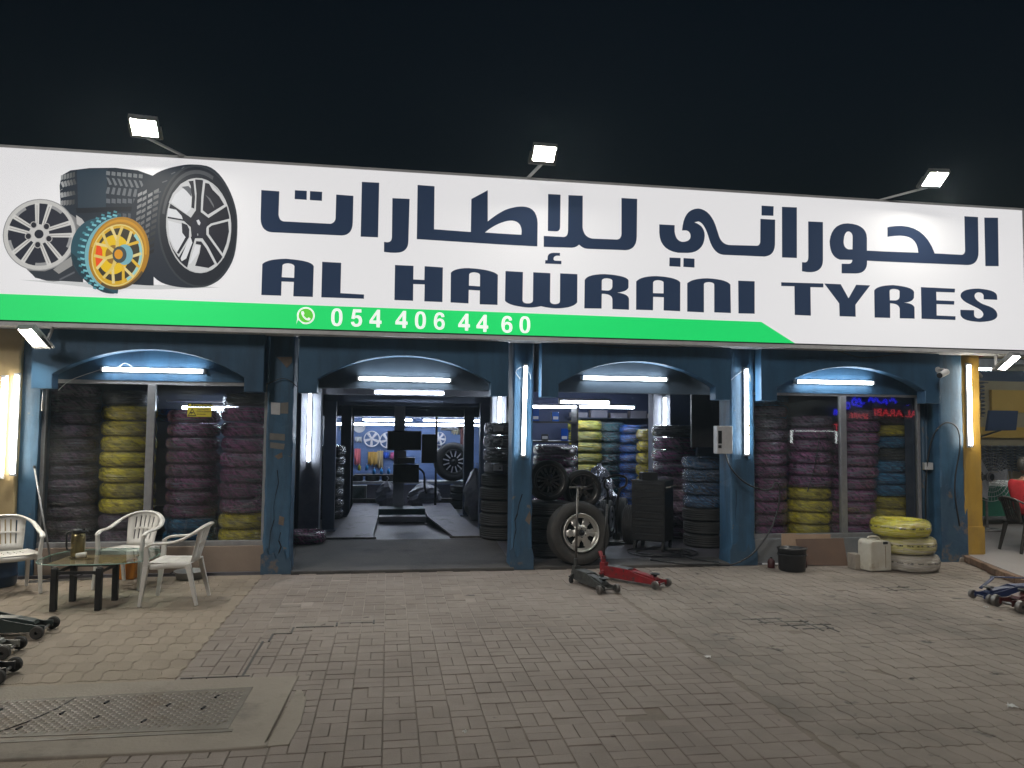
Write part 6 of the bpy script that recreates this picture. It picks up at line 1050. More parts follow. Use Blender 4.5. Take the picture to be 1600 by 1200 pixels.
stack(6.0, 10.40, .302, rep(4, *YE) + rep(5, *PU) + [DI], 'in the second stack of the right window', .32, .172, lean=(.006, 0))
stack(5.78, 11.12, 1.90, [BL, BL, BL], 'on the high rack in the right window', .31, .15)
stack(6.66, 10.36, .302, rep(10, *PU) + [DI], 'in the stack right of the right window mullion', .32, .165, lean=(.014, 0))
stack(7.47, 10.68, .302, [YE, YE, YE, BL, BL, BL, BK_, BL, (F_yellow, 'olive yellow wrapped'), DI], 'in the mixed rightmost stack of the right window', .33, .178)
stack(6.8, 11.3, .302, rep(9, *DI), 'in the dark right corner of the right window', .33, .18)
b = B(); b.box(5.45, 6.1, 10.78, 11.48, 1.865, 1.897); b.box(5.47, 5.50, 10.80, 10.83, .301, 1.865); b.box(6.05, 6.08, 10.80, 10.83, .301, 1.865); b.box(5.47, 5.50, 11.4, 11.43, .04, 1.865); b.box(6.05, 6.08, 11.4, 11.43, .04, 1.865)
tag(b.obj('steel_rack', blackm), 'dark steel rack holding blue wrapped tyres in the right window', 'rack')
# entrance and inner bays
put_tyre(F_purple, -1.20, 12.05, .037, .30, .19, 'purple wrapped tyre lying on the floor by the left inner column', 'tyres on the workshop floor')
stack(1.80, 12.25, .037, rep(5, rubber, 'bare black', True), 'of the plain stack at the entrance', .335, .205)
stack(1.80, 12.22, 1.064, rep(4, *BK_), 'of the labelled stack at the entrance', .30, .205)
for k in range(4):
    b = B(); a0 = R(-125); b.add([(1.80+.304*math.cos(a0+t), 12.22+.304*math.sin(a0+t), 1.064+.205*k+z) for t in (0, .25, .5) for z in (.06, .15)], [(0, 2, 3, 1), (2, 4, 5, 3)])
    tag(b.obj('tyre_label', white_metal), 'white paper label on the %s of the wrapped black tyres at the entrance' % (['lowest', 'second lowest', 'second highest', 'highest'][k]), 'label')
stack(2.22, 10.62, .036, rep(4, rubber, 'bare black', True), 'under the upright multi-spoke wheel', .33, .185)
stack(2.80, 10.98, .036, rep(3, rubber, 'bare black', True), 'behind the leaning spare wheel', .33, .20)
stack(2.62, 12.0, .03, rep(8, *PU) + [DI], 'in the stack behind the upright wheels', .36, .168)
stack(3.88, 15.0, .03, rep(9, *OL), 'in the deep stack of the right workshop bay', .345, .215)
stack(4.42, 15.2, .03, rep(9, *TE), 'in the deep stack of the right workshop bay', .33, .212)
stack(4.80, 14.7, .03, rep(10, *BB), 'in the deep stack of the right workshop bay', .29, .185)
stack(4.98, 14.05, .03, rep(8, *YE), 'in the stack behind the purple one inside', .33, .222)
stack(4.70, 12.25, .03, rep(5, *DI) + rep(3, *PU) + [BK_], 'in the stack before the inner column', .37, .205)
stack(4.80, 11.25, .03, [BA, BA, BA] + rep(4, F_blueshade, 'shaded blue wrapped'), 'in the stack beside the tool cabinet', .33, .195)
stack(3.05, 13.6, .03, [BA, BA, BL, BL, BB, BL, DI], 'in the dark stack under the wall shelf', .33, .2)
# three printed-film tyres outside
ST = [(F_outw, 'white film wrapped', .0, 6.79, 9.27, .362), (F_outc, 'cream yellow film wrapped', .222, 6.745, 9.27, .362), (F_outy, 'bright yellow film wrapped', .443, 6.66, 9.26, .365)]
for (m_, wd, z, x, y, rr), pos in zip(ST, ('lowest', 'middle', 'topmost')):
    put_tyre(m_, x, y, z+.002, rr, .219, '%s tyre, %s of the three outside the right window' % (wd, pos), 'three tyres stacked outside the right window')

# ---------------------------------------------------------------- car wheels
def wheel(loc, rz, tilt, R_, w, rimmat, style, label, group, nsp=5, tyre_m=None, rimr=.64, spm=None):
    """wheel standing on its tread, axis along local y, face towards -y; origin at the tread contact"""
    t = thing('tyre_on_rim', label, 'tyre', loc, 0, group); t.rotation_euler = (tilt, 0, rz)
    me = lathe_uv('tyre', prof_bare(R_, w), 48, axis='y'); me.materials.append(tyre_m or rubber)
    o = bpy.data.objects.new('tyre', me); COL.objects.link(o); o.parent = t; o.location = (0, -w/2, R_)
    rr = R_*rimr; f = -w/2+.012
    rim = B(); rim.lathe([(rr, f+.02), (rr*1.02, f-.006), (rr*.965, f-.012), (rr*.93, f+.008), (rr*.90, f+.05), (rr*.88, w*.35)], 40, (0, 0, R_), 'y')
    ro = rim.obj('rim', rimmat, t, smooth=True)
    bd = B(); bd.lathe([(.001, f+.085), (rr*.93, f+.085)], 28, (0, 0, R_), 'y'); bd.obj('brake_side', dark, t)
    if style == 'steel':     # pressed wheel: dished disc with rounded windows
        na = 60; us = [k/na for k in range(na+1)]; vs = [.16, .30, .40, .48, .60, .72, .80, .88, .955]
        dep = {.16: -.012, .30: -.016, .40: .004, .48: .010, .60: .006, .72: .012, .80: .024, .88: .028, .955: .006}
        def fn(u, v): a = 2*math.pi*u; return (rr*v*math.cos(a), f+.012+dep[v], R_+rr*v*math.sin(a))
        per = na//nsp
        def hole(i, j): k = i % per; return (j in (3, 4) and 3 <= k <= per-4) or (j == 5 and 2 <= k <= per-3) or (j == 2 and 4 <= k <= per-5)
        dk = grid_panel(fn, us, vs, hole).obj('rim_disc', rimmat, ro, smooth=True); solid(dk, .012)
        hb = B(); hb.lathe([(.001, f-.022), (rr*.155, f-.020), (rr*.165, f+.02)], 24, (0, 0, R_), 'y'); hb.obj('hub_hole', dark, ro, smooth=True)
        for k in range(nsp):
            a = 2*math.pi*(k+.5)/nsp; c = (rr*.235*math.cos(a), f-.012, R_+rr*.235*math.sin(a)); nb = B(); nb.cyl(c, (c[0], c[1]+.012, c[2]), rr*.035, 8); nb.obj('bolt_hole', dark, ro)
    else:
        for k in range(nsp):
            a = 2*math.pi*k/nsp + .3; d = Vector((math.cos(a), 0, math.sin(a))); q = Vector((-d.z, 0, d.x)); c = Vector((0, 0, R_)); b = B()
            def pt(r, s, y): return c + d*r*rr + q*s*rr + Vector((0, y, 0))
            if style == 'twin':
                for s in (-1, 1):
                    b.add([pt(.15, s*.02, f+.004), pt(.15, s*.10, f+.004), pt(.95, s*.20, f+.012), pt(.95, s*.10, f+.012), pt(.15, s*.02, f+.035), pt(.15, s*.10, f+.035), pt(.95, s*.20, f+.045), pt(.95, s*.10, f+.045)], [(0, 1, 2, 3), (4, 5, 6, 7), (0, 1, 5, 4), (1, 2, 6, 5), (2, 3, 7, 6), (3, 0, 4, 7)])
            else:
                b.add([pt(.12 if nsp<8 else .42, -.11 if nsp<8 else -.03, f+.004), pt(.12 if nsp<8 else .42, .11 if nsp<8 else .03, f+.004), pt(.95, .15 if nsp < 8 else .04, f+.012), pt(.95, -.15 if nsp < 8 else -.04, f+.012), pt(.12 if nsp<8 else .42, -.11 if nsp<8 else -.03, f+.035), pt(.12 if nsp<8 else .42, .11 if nsp<8 else .03, f+.035), pt(.95, .15 if nsp < 8 else .04, f+.045), pt(.95, -.15 if nsp < 8 else -.04, f+.045)], [(0, 1, 2, 3), (4, 5, 6, 7), (0, 1, 5, 4), (1, 2, 6, 5), (2, 3, 7, 6), (3, 0, 4, 7)])
            b.obj('spoke', spm or rimmat, ro, bevel=.004)
        hb = B(); hb.lathe([(.001, f-.004), (rr*.13, f-.002), (rr*.18, f+.01), (rr*.2, f+.04)], 24, (0, 0, R_), 'y'); hb.obj('hub', rimmat, ro, smooth=True)
        hc = B(); hc.lathe([(.001, f-.008), (rr*.085, f-.006), (rr*.09, f)], 20, (0, 0, R_), 'y'); hc.obj('hub_cap', dark, ro, smooth=True)
    return t
wheel((2.47, 9.78, .036), R(7), R(-9), .405, .26, alloy, 'steel', 'large off-road wheel with silver pressed rim leaning in front of the black tyres', 'wheels by the tool cabinet bay', 6, rubber_dusty, .60)
wheel((2.22, 10.62, .778), R(4), R(-4), .285, .2, alloyd, 'twin', 'black multi-spoke wheel standing upright on the black tyre stack', 'wheels by the tool cabinet bay', 7, rubber, .78)
wheel((2.78, 10.90, .638), R(2), R(-4), .28, .2, alloyd, 'twin', 'dark five-spoke wheel standing just above the off-road wheel', 'wheels by the tool cabinet bay', 5, rubber, .76)
for (x, y, z, rz, rr, lb) in ((3.55, 12.3, .03, 62, .30, 'silver five-spoke wheel standing left of the tool cabinet'), (3.93, 12.7, .03, 70, .30, 'silver wheel seen edge-on just behind the tool cabinet'), (3.72, 11.5, .03, 58, .30, 'silver wheel half hidden by the tool cabinet front')):
    wheel((x, y, z), R(rz), 0, rr, .2, alloyw, 'plain', lb, 'wheels by the tool cabinet bay', 5, rubber, .68)

# ---------------------------------------------------------------- plastic chairs
def plastic_chair(loc, rz, label, mat=chairm):
    t = thing('plastic_armchair', label, 'chair', loc, rz, 'plastic garden chairs'); t.scale = (.95, .95, .97)
    us = [-.22, -.17]; 
    for k in range(5): us += [-.13+k*.06, -.118+k*.06]
    us += [.17, .22]; vs = [-.25, -.235, -.20, -.14, -.04, 0.0, .10, .20]
    def seat(u, v): return (u*(1+.12*(-v)), v, .43 - .05*max(0, (-v-.205))*10*.6 - .018*v - .012*math.cos(u*7)*math.cos(v*6))
    o = grid_panel(seat, us, vs, lambda i, j: (2 <= i <= 11 and i % 2 == 0 and j in (3, 5))).obj('seat', mat, t, smooth=True); solid(o, .008)
    ap_ = B(); ap_.tube([(-.225, .18, .40), (-.245, 0, .405), (-.245, -.20, .395), (0, -.252, .385), (.245, -.20, .395), (.245, 0, .405), (.225, .18, .40)], .007, 6, .03, sub=3); ap_.obj('seat_apron', mat, t, smooth=True)
    cols = []
    for k in range(5): cols += [-.60+k*.28, -.52+k*.28]
    ub = [-1, -.78] + cols + [.78, 1]; vb = [0, .12, .20, .50, .56, .90, 1.0]
    def back(u, v): s = .165+.035*v; return (u*s, .205+.115*v-.055*u*u*(.4+.6*v), .425+.375*v-.05*u*u*v)
    o = grid_panel(back, ub, vb, lambda i, j: (2 <= i <= 11 and i % 2 == 0 and j in (2, 4))).obj('backrest', mat, t, smooth=True); solid(o, .008)
    h = B(); h.tube([(-.275, -.235, .60), (-.285, -.16, .632), (-.29, 0, .642), (-.285, .12, .675), (-.245, .225, .735), (-.14, .30, .79), (0, .325, .805), (.14, .30, .79), (.245, .225, .735), (.285, .12, .675), (.29, 0, .642), (.285, -.16, .632), (.275, -.235, .60)], .029, 10, .014, sub=4)
    h.obj('arm_and_top_rail', mat, t, smooth=True)
    for s in (-1, 1):
        b = B(); b.beam((s*.27, -.285, 0), (s*.255, -.235, .40), .035, .030, .055, .045); b.beam((s*.255, -.235, .40), (s*.275, -.232, .605), .055, .035, .045, .03); b.obj('leg', mat, t, bevel=.006)
        b = B(); b.beam((s*.235, .275, 0), (s*.215, .17, .42), .032, .032, .055, .05); b.obj('leg', mat, t, bevel=.006)
    return t
plastic_chair((-3.95, 8.98, .002), R(33), 'white plastic armchair cut off by the left edge of the photo')
plastic_chair((-2.81, 9.23, .002), R(-13), 'white plastic armchair standing behind the glass table')
plastic_chair((-2.10, 8.38, .002), R(-93), 'white plastic armchair turned side-on right of the glass table')

# ---------------------------------------------------------------- glass table with thermos
tbl = thing('glass_table', 'low glass-topped table with black legs among the white chairs', 'table', (-2.93, 8.45, 0))
for x, y in ((-.205, -.385), (-.19, .03), (.20, -.40), (.21, .03)):
    b = B(); b.box(x-.028, x+.028, y-.028, y+.028, .001, .405); b.obj('leg', blackm, tbl, bevel=.006)
    b = B(); b.cyl((x, y, .405), (x, y, .419), .022, 12); b.obj('glass_pad', steel, tbl)
b = B()
for p, q in (((-.2, -.39), (.2, -.4)), ((-.19, .03), (.21, .03)), ((-.2, -.39), (-.19, .03)), ((.2, -.4), (.21, .03))): b.beam((p[0], p[1], .36), (q[0], q[1], .36), .012, .03)
b.tube([(-.2, -.39, .33), (-.1, -.39, .36), (0, -.4, .33), (.1, -.4, .36), (.2, -.4, .33)], .006, 6, sub=4); b.obj('apron_rail', blackm, tbl)
out = []
for k in range(48):   # rounded, slightly wavy rectangle
    a = 2*math.pi*k/48; f_ = lambda v, e: math.copysign(abs(v)**e, v); out.append((.03+.53*f_(math.cos(a), .55)*(1+.02*math.cos(4*a)), .16+.50*f_(math.sin(a), .55)))
b = B(); b.prism(out, .420, .430, 'z'); b.obj('glass_top', table_glass, tbl, bevel=.003)
e = B(); e.tube([(p[0], p[1], .425) for p in out+out[:1]], .0055, 6); e.obj('glass_edge', pm('green_glass_edge', (.28, .42, .36, 1), rough=.15), tbl, smooth=True)
b = B(); b.prism([(-.35, -.22), (.33, -.24), (.36, .30), (-.32, .33)], .408, .416, 'z'); b.obj('under_shelf', pm('brown_board', (.36, .19, .09, 1), (.26, .14, .07, 1), rough=.5, nscale=6), tbl)
th = thing('thermos_jug', 'brass coloured thermos jug with black lid on the glass table', 'thermos', (-3.14, 8.62, .431))
b = B(); b.lathe([(.001, 0), (.064, 0), (.067, .01), (.066, .20), (.062, .225), (.052, .235)], 32); b.obj('body', brass, th, smooth=True)
b = B(); b.lathe([(.053, .234), (.058, .245), (.055, .268), (.03, .278), (.001, .28)], 28); b.box(-.02, .07, -.018, .018, .262, .283); b.obj('lid', blackp, th)
b = B(); b.tube([(-.055, 0, .25), (-.105, 0, .235), (-.112, 0, .14), (-.10, 0, .07), (-.064, 0, .06)], .010, 8, sub=4); b.obj('handle', blackp, th, smooth=True)
b = B(); b.tube([(.05, 0, .24), (.085, 0, .25), (.10, 0, .235)], .012, 8, .009, sub=3); b.obj('spout', blackp, th, smooth=True)
cup = thing('glass_cup', 'small pale cup lying on its side beside the thermos', 'cup', (-3.05, 8.46, .462), R(35))
b = B(); b.lathe([(.001, -.045), (.024, -.045), (.031, .045), (.028, .045), (.022, -.038), (.001, -.038)], 24, axis='x'); b.obj('body', pm('pale_ceramic', (.6, .58, .52, 1), rough=.3), cup, smooth=True)
b = B(); b.lathe([(.0315, .036), (.033, .04), (.033, .048), (.029, .048)], 24, axis='x'); b.obj('rim', pm('cup_rim', (.35, .3, .22, 1), rough=.4), cup, smooth=True)
# things under the left window
jc = thing('orange_jerrycan', 'small orange plastic can behind the chair at the left window', 'jerrycan', (-2.95, 9.62, 0))
b = B(); b.prism([(-.085, 0), (.085, 0), (.085, .21), (.06, .25), (-.05, .25), (-.085, .21)], -.06, .06, 'y'); b.obj('body', orangem, jc, bevel=.015, seg=3)
b = B(); b.cyl((-.04, 0, .25), (-.04, 0, .285), .022, 14); b.obj('cap', blackp, jc); b = B(); b.tube([(-.01, 0, .25), (.0, 0, .29), (.05, 0, .285), (.065, 0, .245)], .010, 8, sub=3); b.obj('handle', orangem, jc)
bs = thing('grey_basin', 'grey basin on the paving behind the side-on white chair', 'basin', (-2.26, 9.56, 0)); b = B(); b.lathe([(.001, .004), (.14, .004), (.165, .085), (.175, .09), (.175, .095), (.155, .092), (.13, .012), (.001, .012)], 30); b.obj('bowl', pm('grey_plastic', (.2, .2, .2, 1), (.26, .25, .24, 1), rough=.5, nscale=6), bs, smooth=True)
b = B(); b.tube([(-.17, 0, .09), (-.205, .03, .07), (-.205, -.03, .07), (-.17, 0, .085)], .006, 6); b.obj('handle', blackp, bs)
tr_ = thing('metal_sheet', 'dark flat metal sheet lying on the paving behind the glass table', 'sheet', (-3.62, 9.60, 0), R(14)); b = B(); b.box(-.36, .36, -.05, .05, .004, .016); b.obj('sheet', blackm, tr_, bevel=.003); b = B(); b.box(-.36, .36, -.056, -.051, .004, .022); b.obj('bent_edge', alu, tr_)
dr = thing('blue_drum', 'dark blue plastic drum behind the chair at the left edge', 'drum', (-4.22, 9.35, 0)); b = B(); b.lathe([(.001, .003), (.17, .003), (.185, .02), (.19, .10), (.2, .11), (.2, .13), (.19, .14), (.185, .27), (.195, .28), (.195, .30), (.17, .33), (.001, .33)], 32); b.obj('body', pm('dark_blue_plastic', (.01, .03, .075, 1), (.015, .045, .1, 1), rough=.4, nscale=6), dr, smooth=True)
b = B(); b.lathe([(.001, .352), (.12, .352), (.125, .345), (.125, .331)], 28); b.obj('lid', blackp, dr, smooth=True)
pl_ = thing('leaning_pole', 'thin grey pole leaning against the left shop window', 'pole', (-3.80, 9.70, 0)); b = B(); b.cyl((0.03, -.02, .002), (-.27, .075, 1.28), .011, 10); b.obj('shaft', alu, pl_, smooth=True); b = B(); b.cyl((-.267, .074, 1.265), (-.274, .076, 1.295), .014, 10); b.obj('end_cap', blackp, pl_)

# ---------------------------------------------------------------- trolley jacks
def jack(loc, rz, mat, label, handle=None, w=.24, ln=.66, wheelm=None, so=.12, sc=1.0):
    """floor jack, nose towards local +x"""
    t = thing('trolley_jack', label, 'jack', loc, rz, 'trolley jacks'); wm = wheelm or steel; hx = ln/2; t.scale = (sc, sc, sc)
    for s in (-1, 1):
        b = B(); y = s*w*.27
        b.prism([(-hx+.02, .055), (-hx+.02, .135), (-hx+.12, .165), (-.02, .160), (.10, .125), (hx-.08, .085), (hx-.01, .085), (hx-.01, .035), (-hx+.18, .035)], y-.006, y+.006, 'y'); b.obj('side_plate', mat, t, bevel=.002)
    b = B(); b.prism([(-hx+.05, .137), (-hx+.12, .167), (-.02, .162), (-.02, .152), (-hx+.12, .155), (-hx+.05, .125)], -w*.27+.007, w*.27-.007, 'y'); b.obj('cover_plate', greyjack if mat is redjack else mat, t)
    b = B(); b.prism([(-.08, .10), (-.06, .148), (.14, .135), (hx-.10, .105), (hx-.09, .08), (.10, .085)], -.045, .045, 'y'); b.obj('lift_arm', mat, t, bevel=.004)
    b = B(); b.lathe([(.001, .118), (.02, .118), (.022, .135), (.052, .140), (.055, .152), (.045, .152), (.04, .146), (.001, .146)], 22, (hx-so, 0, 0)); b.obj('saddle', blackm, t, smooth=True)
    b = B(); b.cyl((hx-.035, -w/2, .047), (hx-.035, w/2, .047), .011, 10); b.obj('axle', steel, t)
    for s in (-1, 1):
        b = B(); b.lathe([(.012, -.02), (.040, -.02), (.046, -.014), (.046, .014), (.040, .02), (.012, .02)], 24, (hx-.035, s*(w/2+.004), .047), 'y', True); b.obj('front_wheel', wm, t, smooth=False)
        b = B(); b.cyl((-hx+.06, s*w*.40-.013, .034), (-hx+.06, s*w*.40+.013, .034), .033, 18); b.obj('rear_castor', blackm, t)
        b = B(); b.box(-hx+.035, -hx+.085, s*w*.40-.02, s*w*.40+.02, .068, .082); b.beam((-hx+.06, s*w*.40, .08), (-hx+.06, s*w*.25, .11), .03, .02); b.obj('castor_bracket', mat, t)
    b = B(); b.box(-hx-.01, -hx+.06, -.04, .04, .10, .19); b.cyl((-hx+.02, 0, .18), (-hx+.02, 0, .27), .024, 12); b.obj('handle_socket', mat, t, bevel=.003)
    if handle:
        b = B(); b.cyl((-hx+.02, 0, .26), Vector((-hx+.02, 0, .26))+Vector(handle), .014, 12); e = Vector((-hx+.02, 0, .26))+Vector(handle)
        o = b.obj('handle', steel if mat is not redjack else blackm, t, smooth=True)
        if mat is not redjack:
            b = B(); u = Vector((math.cos(-rz), math.sin(-rz), 0)); b.cyl(e-u*.10, e+u*.11, .010, 10); b.obj('crossbar', steel, t)
        else:
            b = B(); b.beam((-hx-.02, .05, .19), (-hx-.09, .07, .30), .05, .012); b.obj('pedal', redjack, t)
    return t
jack((2.30, 8.55, .004), R(-73), greyjack, 'dirty grey trolley jack with upright T-handle left of the red jack', (.03, 0, .84), .22, .74)
jack((2.84, 8.75, .004), R(-52), redjack, 'red trolley jack in front of the off-road wheel', (.03, .03, .62), .25, .86)
jack((-3.22, 7.19, .004), R(2), pm('dark_green_jack_paint', (.018, .03, .028, 1), (.03, .04, .036, 1), rough=.4, nscale=8), 'dark trolley jack farthest up the left edge, two wheels showing', None, .30, .72, rubber_dusty, .42, 1.12)
jack((-3.21, 6.60, .004), R(0), pm('pale_jack_paint', (.2, .2, .17, 1), (.1, .1, .09, 1), rough=.4, nscale=8), 'middle one of the trolley jacks at the left edge', None, .24, .72, rubber_dusty, .42, 1.1)
jack((-2.98, 5.98, .004), R(4), blackm, 'lowest trolley jack at the left edge, just one wheel showing', None, .26, .72, rubber_dusty, .42, 1.1)
jack((6.62, 7.42, .004), R(178), bluejack, 'blue trolley jack lying farther back at the right edge', None, .25, .74)
jack((6.66, 7.05, .004), R(183), darkred, 'dark red trolley jack nearest at the right edge', None, .22, .70, None, .2, 1.3)
b = B(); b.tube([(6.42, 7.60, .10), (6.62, 7.66, .19), (6.68, 7.68, .20), (7.4, 7.62, .17)], .022, 10, .008, sub=4); tag(b.obj('jack_handle', bluejack, smooth=True), 'blue steel jack handle lying over the blue jack at the right', 'handle')

# ---------------------------------------------------------------- things under the right window
bk = thing('black_bucket', 'black plastic bucket standing left of the cardboard under the right window', 'bucket', (5.16, 9.32, 0)); b = B(); b.lathe([(.001, .004), (.155, .004), (.165, .02), (.175, .27), (.185, .275), (.185, .29), (.168, .29), (.158, .03), (.001, .02)], 32); b.obj('body', blackp, bk, smooth=True)
b = B(); b.tube([(-.18, 0, .285), (-.15, -.12, .30), (0, -.185, .295), (.15, -.12, .30), (.18, 0, .285)], .005, 6, sub=4); b.obj('bail_handle', steel, bk, smooth=True); b = B(); b.lathe([(.178, .20), (.186, .205), (.186, .215), (.179, .22)], 32); b.obj('rim_band', blackp, bk)
cb = thing('cardboard_sheet', 'dark brown flattened cardboard leaning under the right window', 'cardboard', (5.78, 9.62, 0)); b = B(); b.v = [(-.36, -.06, .02), (.32, -.06, 0), (.37, .12, .34), (-.33, .12, .335), (-.36, -.052, .02), (.32, -.052, 0), (.37, .128, .34), (-.33, .128, .335)]; b.f = [(0, 1, 2, 3), (7, 6, 5, 4), (0, 4, 5, 1), (1, 5, 6, 2), (2, 6, 7, 3), (3, 7, 4, 0)]; b.obj('sheet', card, cb)
b = B(); b.prism([(-.20, .165), (-.11, .15), (-.09, .20), (-.10, .215), (-.17, .20)], .0, .003, 'y'); o = b.obj('torn_patch', cardl, cb); o.location = (0, .022, 0); o.rotation_euler = (R(-28), 0, 0)
c2 = thing('pale_carton', 'pale cardboard carton flaps behind the dark cardboard sheet', 'cardboard', (5.55, 9.755, 0)); b = B(); b.box(-.30, -.09, -.012, .0, .06, .41); b.obj('flap', cardl, c2); b = B(); b.box(-.085, .42, .0, .012, .10, .395); b.obj('flap', cardl, c2)
jr = thing('white_jerrycan', 'dirty white plastic jerrycan beside the stacked yellow tyres', 'jerrycan', (6.245, 9.2, 0), R(6)); b = B(); b.prism([(-.165, .01), (.165, .01), (.165, .34), (.14, .395), (-.135, .405), (-.165, .37)], -.12, .12, 'y'); b.obj('body', jerrym, jr, bevel=.03, seg=3)
b = B(); b.box(.03, .10, -.128, -.105, .352, .385); b.obj('cap', blackp, jr, bevel=.005); b = B(); b.tube([(-.10, 0, .40), (-.08, 0, .435), (.05, 0, .43), (.08, 0, .39)], .014, 8, sub=3); b.obj('handle', jerrym, jr, smooth=True)
b = B(); b.box(.062, .070, -.1235, -.1, .05, .33); b.obj('seam_groove', pm('dirt_streak', (.24, .18, .12, 1), (.34, .28, .2, 1), rough=.8, nscale=10), jr)
blk_ = thing('concrete_block', 'small grey concrete block left of the white jerrycan', 'block', (6.06, 9.34, 0)); b = B(); b.box(-.055, .055, -.09, .09, .002, .20); b.obj('block', conc, blk_, bevel=.008)
for x, y, lb in ((4.98, 9.52, 'small dark red canister left of the black bucket'), (5.42, 9.50, 'small dark red canister right of the black bucket')):
    cn = thing('red_canister', lb, 'canister', (x, y, 0), 0, 'small red canisters'); b = B(); b.lathe([(.001, .003), (.045, .003), (.048, .01), (.048, .085), (.035, .11), (.018, .115), (.018, .125), (.001, .125)], 20); b.obj('body', darkred, cn, smooth=True); b = B(); b.cyl((0, 0, .125), (0, 0, .145), .014, 10); b.obj('cap', blackp, cn)
b = B(); b.tube([(4.95, 9.70, .02), (5.3, 9.70, .018), (5.6, 9.72, .015)], .012, 8); tag(b.obj('white_pipe', white_metal, smooth=True), 'thin white pipe on the ground at the foot of the right window wall', 'pipe')

# ---------------------------------------------------------------- wall fittings
mb = thing('control_box', 'pale grey electric control box on the side of the blue pillar', 'control box', (4.40, 9.72, 1.665)); b = B(); b.box(-.10, .12, -.06, .06, -.185, .185); b.obj('case', white_metal, mb, bevel=.008); b = B(); b.box(-.085, -.035, -.066, -.0605, -.05, .12); b.obj('display', dark, mb); b = B(); b.box(-.085, -.04, -.066, -.0605, -.11, -.07); b.obj('button_row', blackp, mb)
cc = thing('security_camera', 'white security camera on the fascia above the right window', 'camera', (7.44, 9.40, 2.60)); b = B(); b.cyl((-.09, -.06, -.035), (.06, .0, .02), .042, 18); b.obj('body', white_metal, cc, smooth=False); b = B(); b.cyl((-.105, -.066, -.041), (-.088, -.059, -.034), .036, 18); b.obj('lens', dark, cc); b = B(); b.tube([(.03, .0, .02), (.06, .06, .06), (.05, .155, .06)], .014, 8, sub=3); b.obj('arm', white_metal, cc, smooth=True); b = B(); b.cyl((.05, .15, .06), (.05, .16, .06), .04, 16); b.obj('wall_plate', white_metal, cc)
c3_ = thing('security_camera', 'small white security camera under the red ceiling edge of the neighbouring shop', 'camera', (8.36, 9.85, 2.66)); b = B(); b.cyl((-.02, -.02, -.01), (.09, .05, -.05), .028, 14); b.obj('body', white_metal, c3_); b = B(); b.cyl((-.05, 0, .07), (-.01, 0, .0), .014, 10); b.obj('arm', white_metal, c3_)
jb = thing('junction_box', 'small grey junction box on the pipes beside the right window', 'junction box', (7.535, 9.86, 1.315)); b = B(); b.box(-.06, .06, -.04, .03, -.05, .05); b.obj('case', white_metal, jb, bevel=.006); b = B(); b.cyl((0, 0, .05), (0, 0, .09), .014, 10); b.obj('gland', blackp, jb)
def cable(pts, r, label, mat=blackp, name='cable', sub=6):
    b = B(); b.tube(pts, r, 7, sub=sub); return tag(b.obj(name, mat, smooth=True), label, 'cable')
cable([(7.50, 9.88, .35), (7.50, 9.86, 1.0), (7.51, 9.80, 1.5), (7.56, 9.72, 1.80), (7.70, 9.68, 1.93), (7.86, 9.67, 1.86), (7.90, 9.67, 1.6), (7.82, 9.67, 1.2), (7.80, 9.66, .9), (7.86, 9.66, .5)], .010, 'black cable looping over the blue pillar right of the right window')
cable([(4.42, 9.66, 1.48), (4.46, 9.60, 1.30), (4.62, 9.55, 1.12), (4.85, 9.55, 1.02), (5.0, 9.56, 1.02), (5.07, 9.56, 1.10), (5.13, 9.57, 1.05), (5.12, 9.56, .85), (5.02, 9.55, .55), (4.80, 9.54, .25), (4.60, 9.55, .10), (4.40, 9.60, .03), (4.12, 9.66, .045)], .011, 'black cable hanging from the control box across the pillar to the ground')
cable([(5.78, 10.0, .95), (5.86, 9.99, 1.2), (5.93, 9.99, 1.5), (5.96, 9.99, 1.75)], .006, 'thin dark cord hanging behind the right window')
cable([(-1.52, 9.71, 2.28), (-1.40, 9.715, 2.33), (-1.30, 9.715, 2.37), (-1.2, 9.715, 2.34), (-1.12, 9.72, 2.27)], .005, 'thin wire slung across the left blue pillar')
cable([(-3.86, 9.8, 2.18), (-3.72, 9.81, 2.31), (-3.4, 9.81, 2.44), (-3.34, 9.80, 2.47)], .004, 'thin white wire at the left end of the left window tube', white_metal)
cable([(-3.2, 9.80, 2.47), (-3.13, 9.79, 2.52), (-3.05, 9.80, 2.48)], .004, 'small white wire loop above the left window tube', white_metal)
cable([(1.66, 9.735, 2.42), (1.60, 9.735, 2.52), (1.70, 9.725, 2.58), (1.78, 9.735, 2.50), (1.80, 9.735, 2.42)], .004, 'thin wire arching over the tube on the middle pillar', white_metal)
cable([(4.52, 9.735, 2.45), (4.62, 9.73, 2.54), (4.73, 9.725, 2.60), (4.80, 9.73, 2.54), (4.81, 9.735, 2.45)], .004, 'thin wire arching over the tube on the right blue pillar', white_metal)
cable([(2.2, 9.54, 2.90), (2.9, 9.53, 2.84), (3.6, 9.53, 2.86), (4.0, 9.54, 2.91)], .005, 'thin wire sagging under the middle of the sign')
cable([(5.9, 9.54, 2.90), (6.3, 9.53, 2.80), (6.6, 9.53, 2.82), (7.1, 9.54, 2.90)], .006, 'thin black wire sagging under the right part of the sign')
b = B(); b.cyl((-3.96, 9.66, 2.19), (-3.965, 9.66, 1.93), .012, 10); tag(b.obj('conduit_stub', alu, smooth=True), 'short grey conduit hanging below the left end of the left arch', 'conduit')
h = []
for k in range(60):
    a = k*.34; r_ = .36+.10*math.sin(k*.37); h.append((3.62+r_*math.cos(a)*1.15+.004*k, 10.55+r_*math.sin(a)*.85, .05+.012*math.sin(k*.8)))
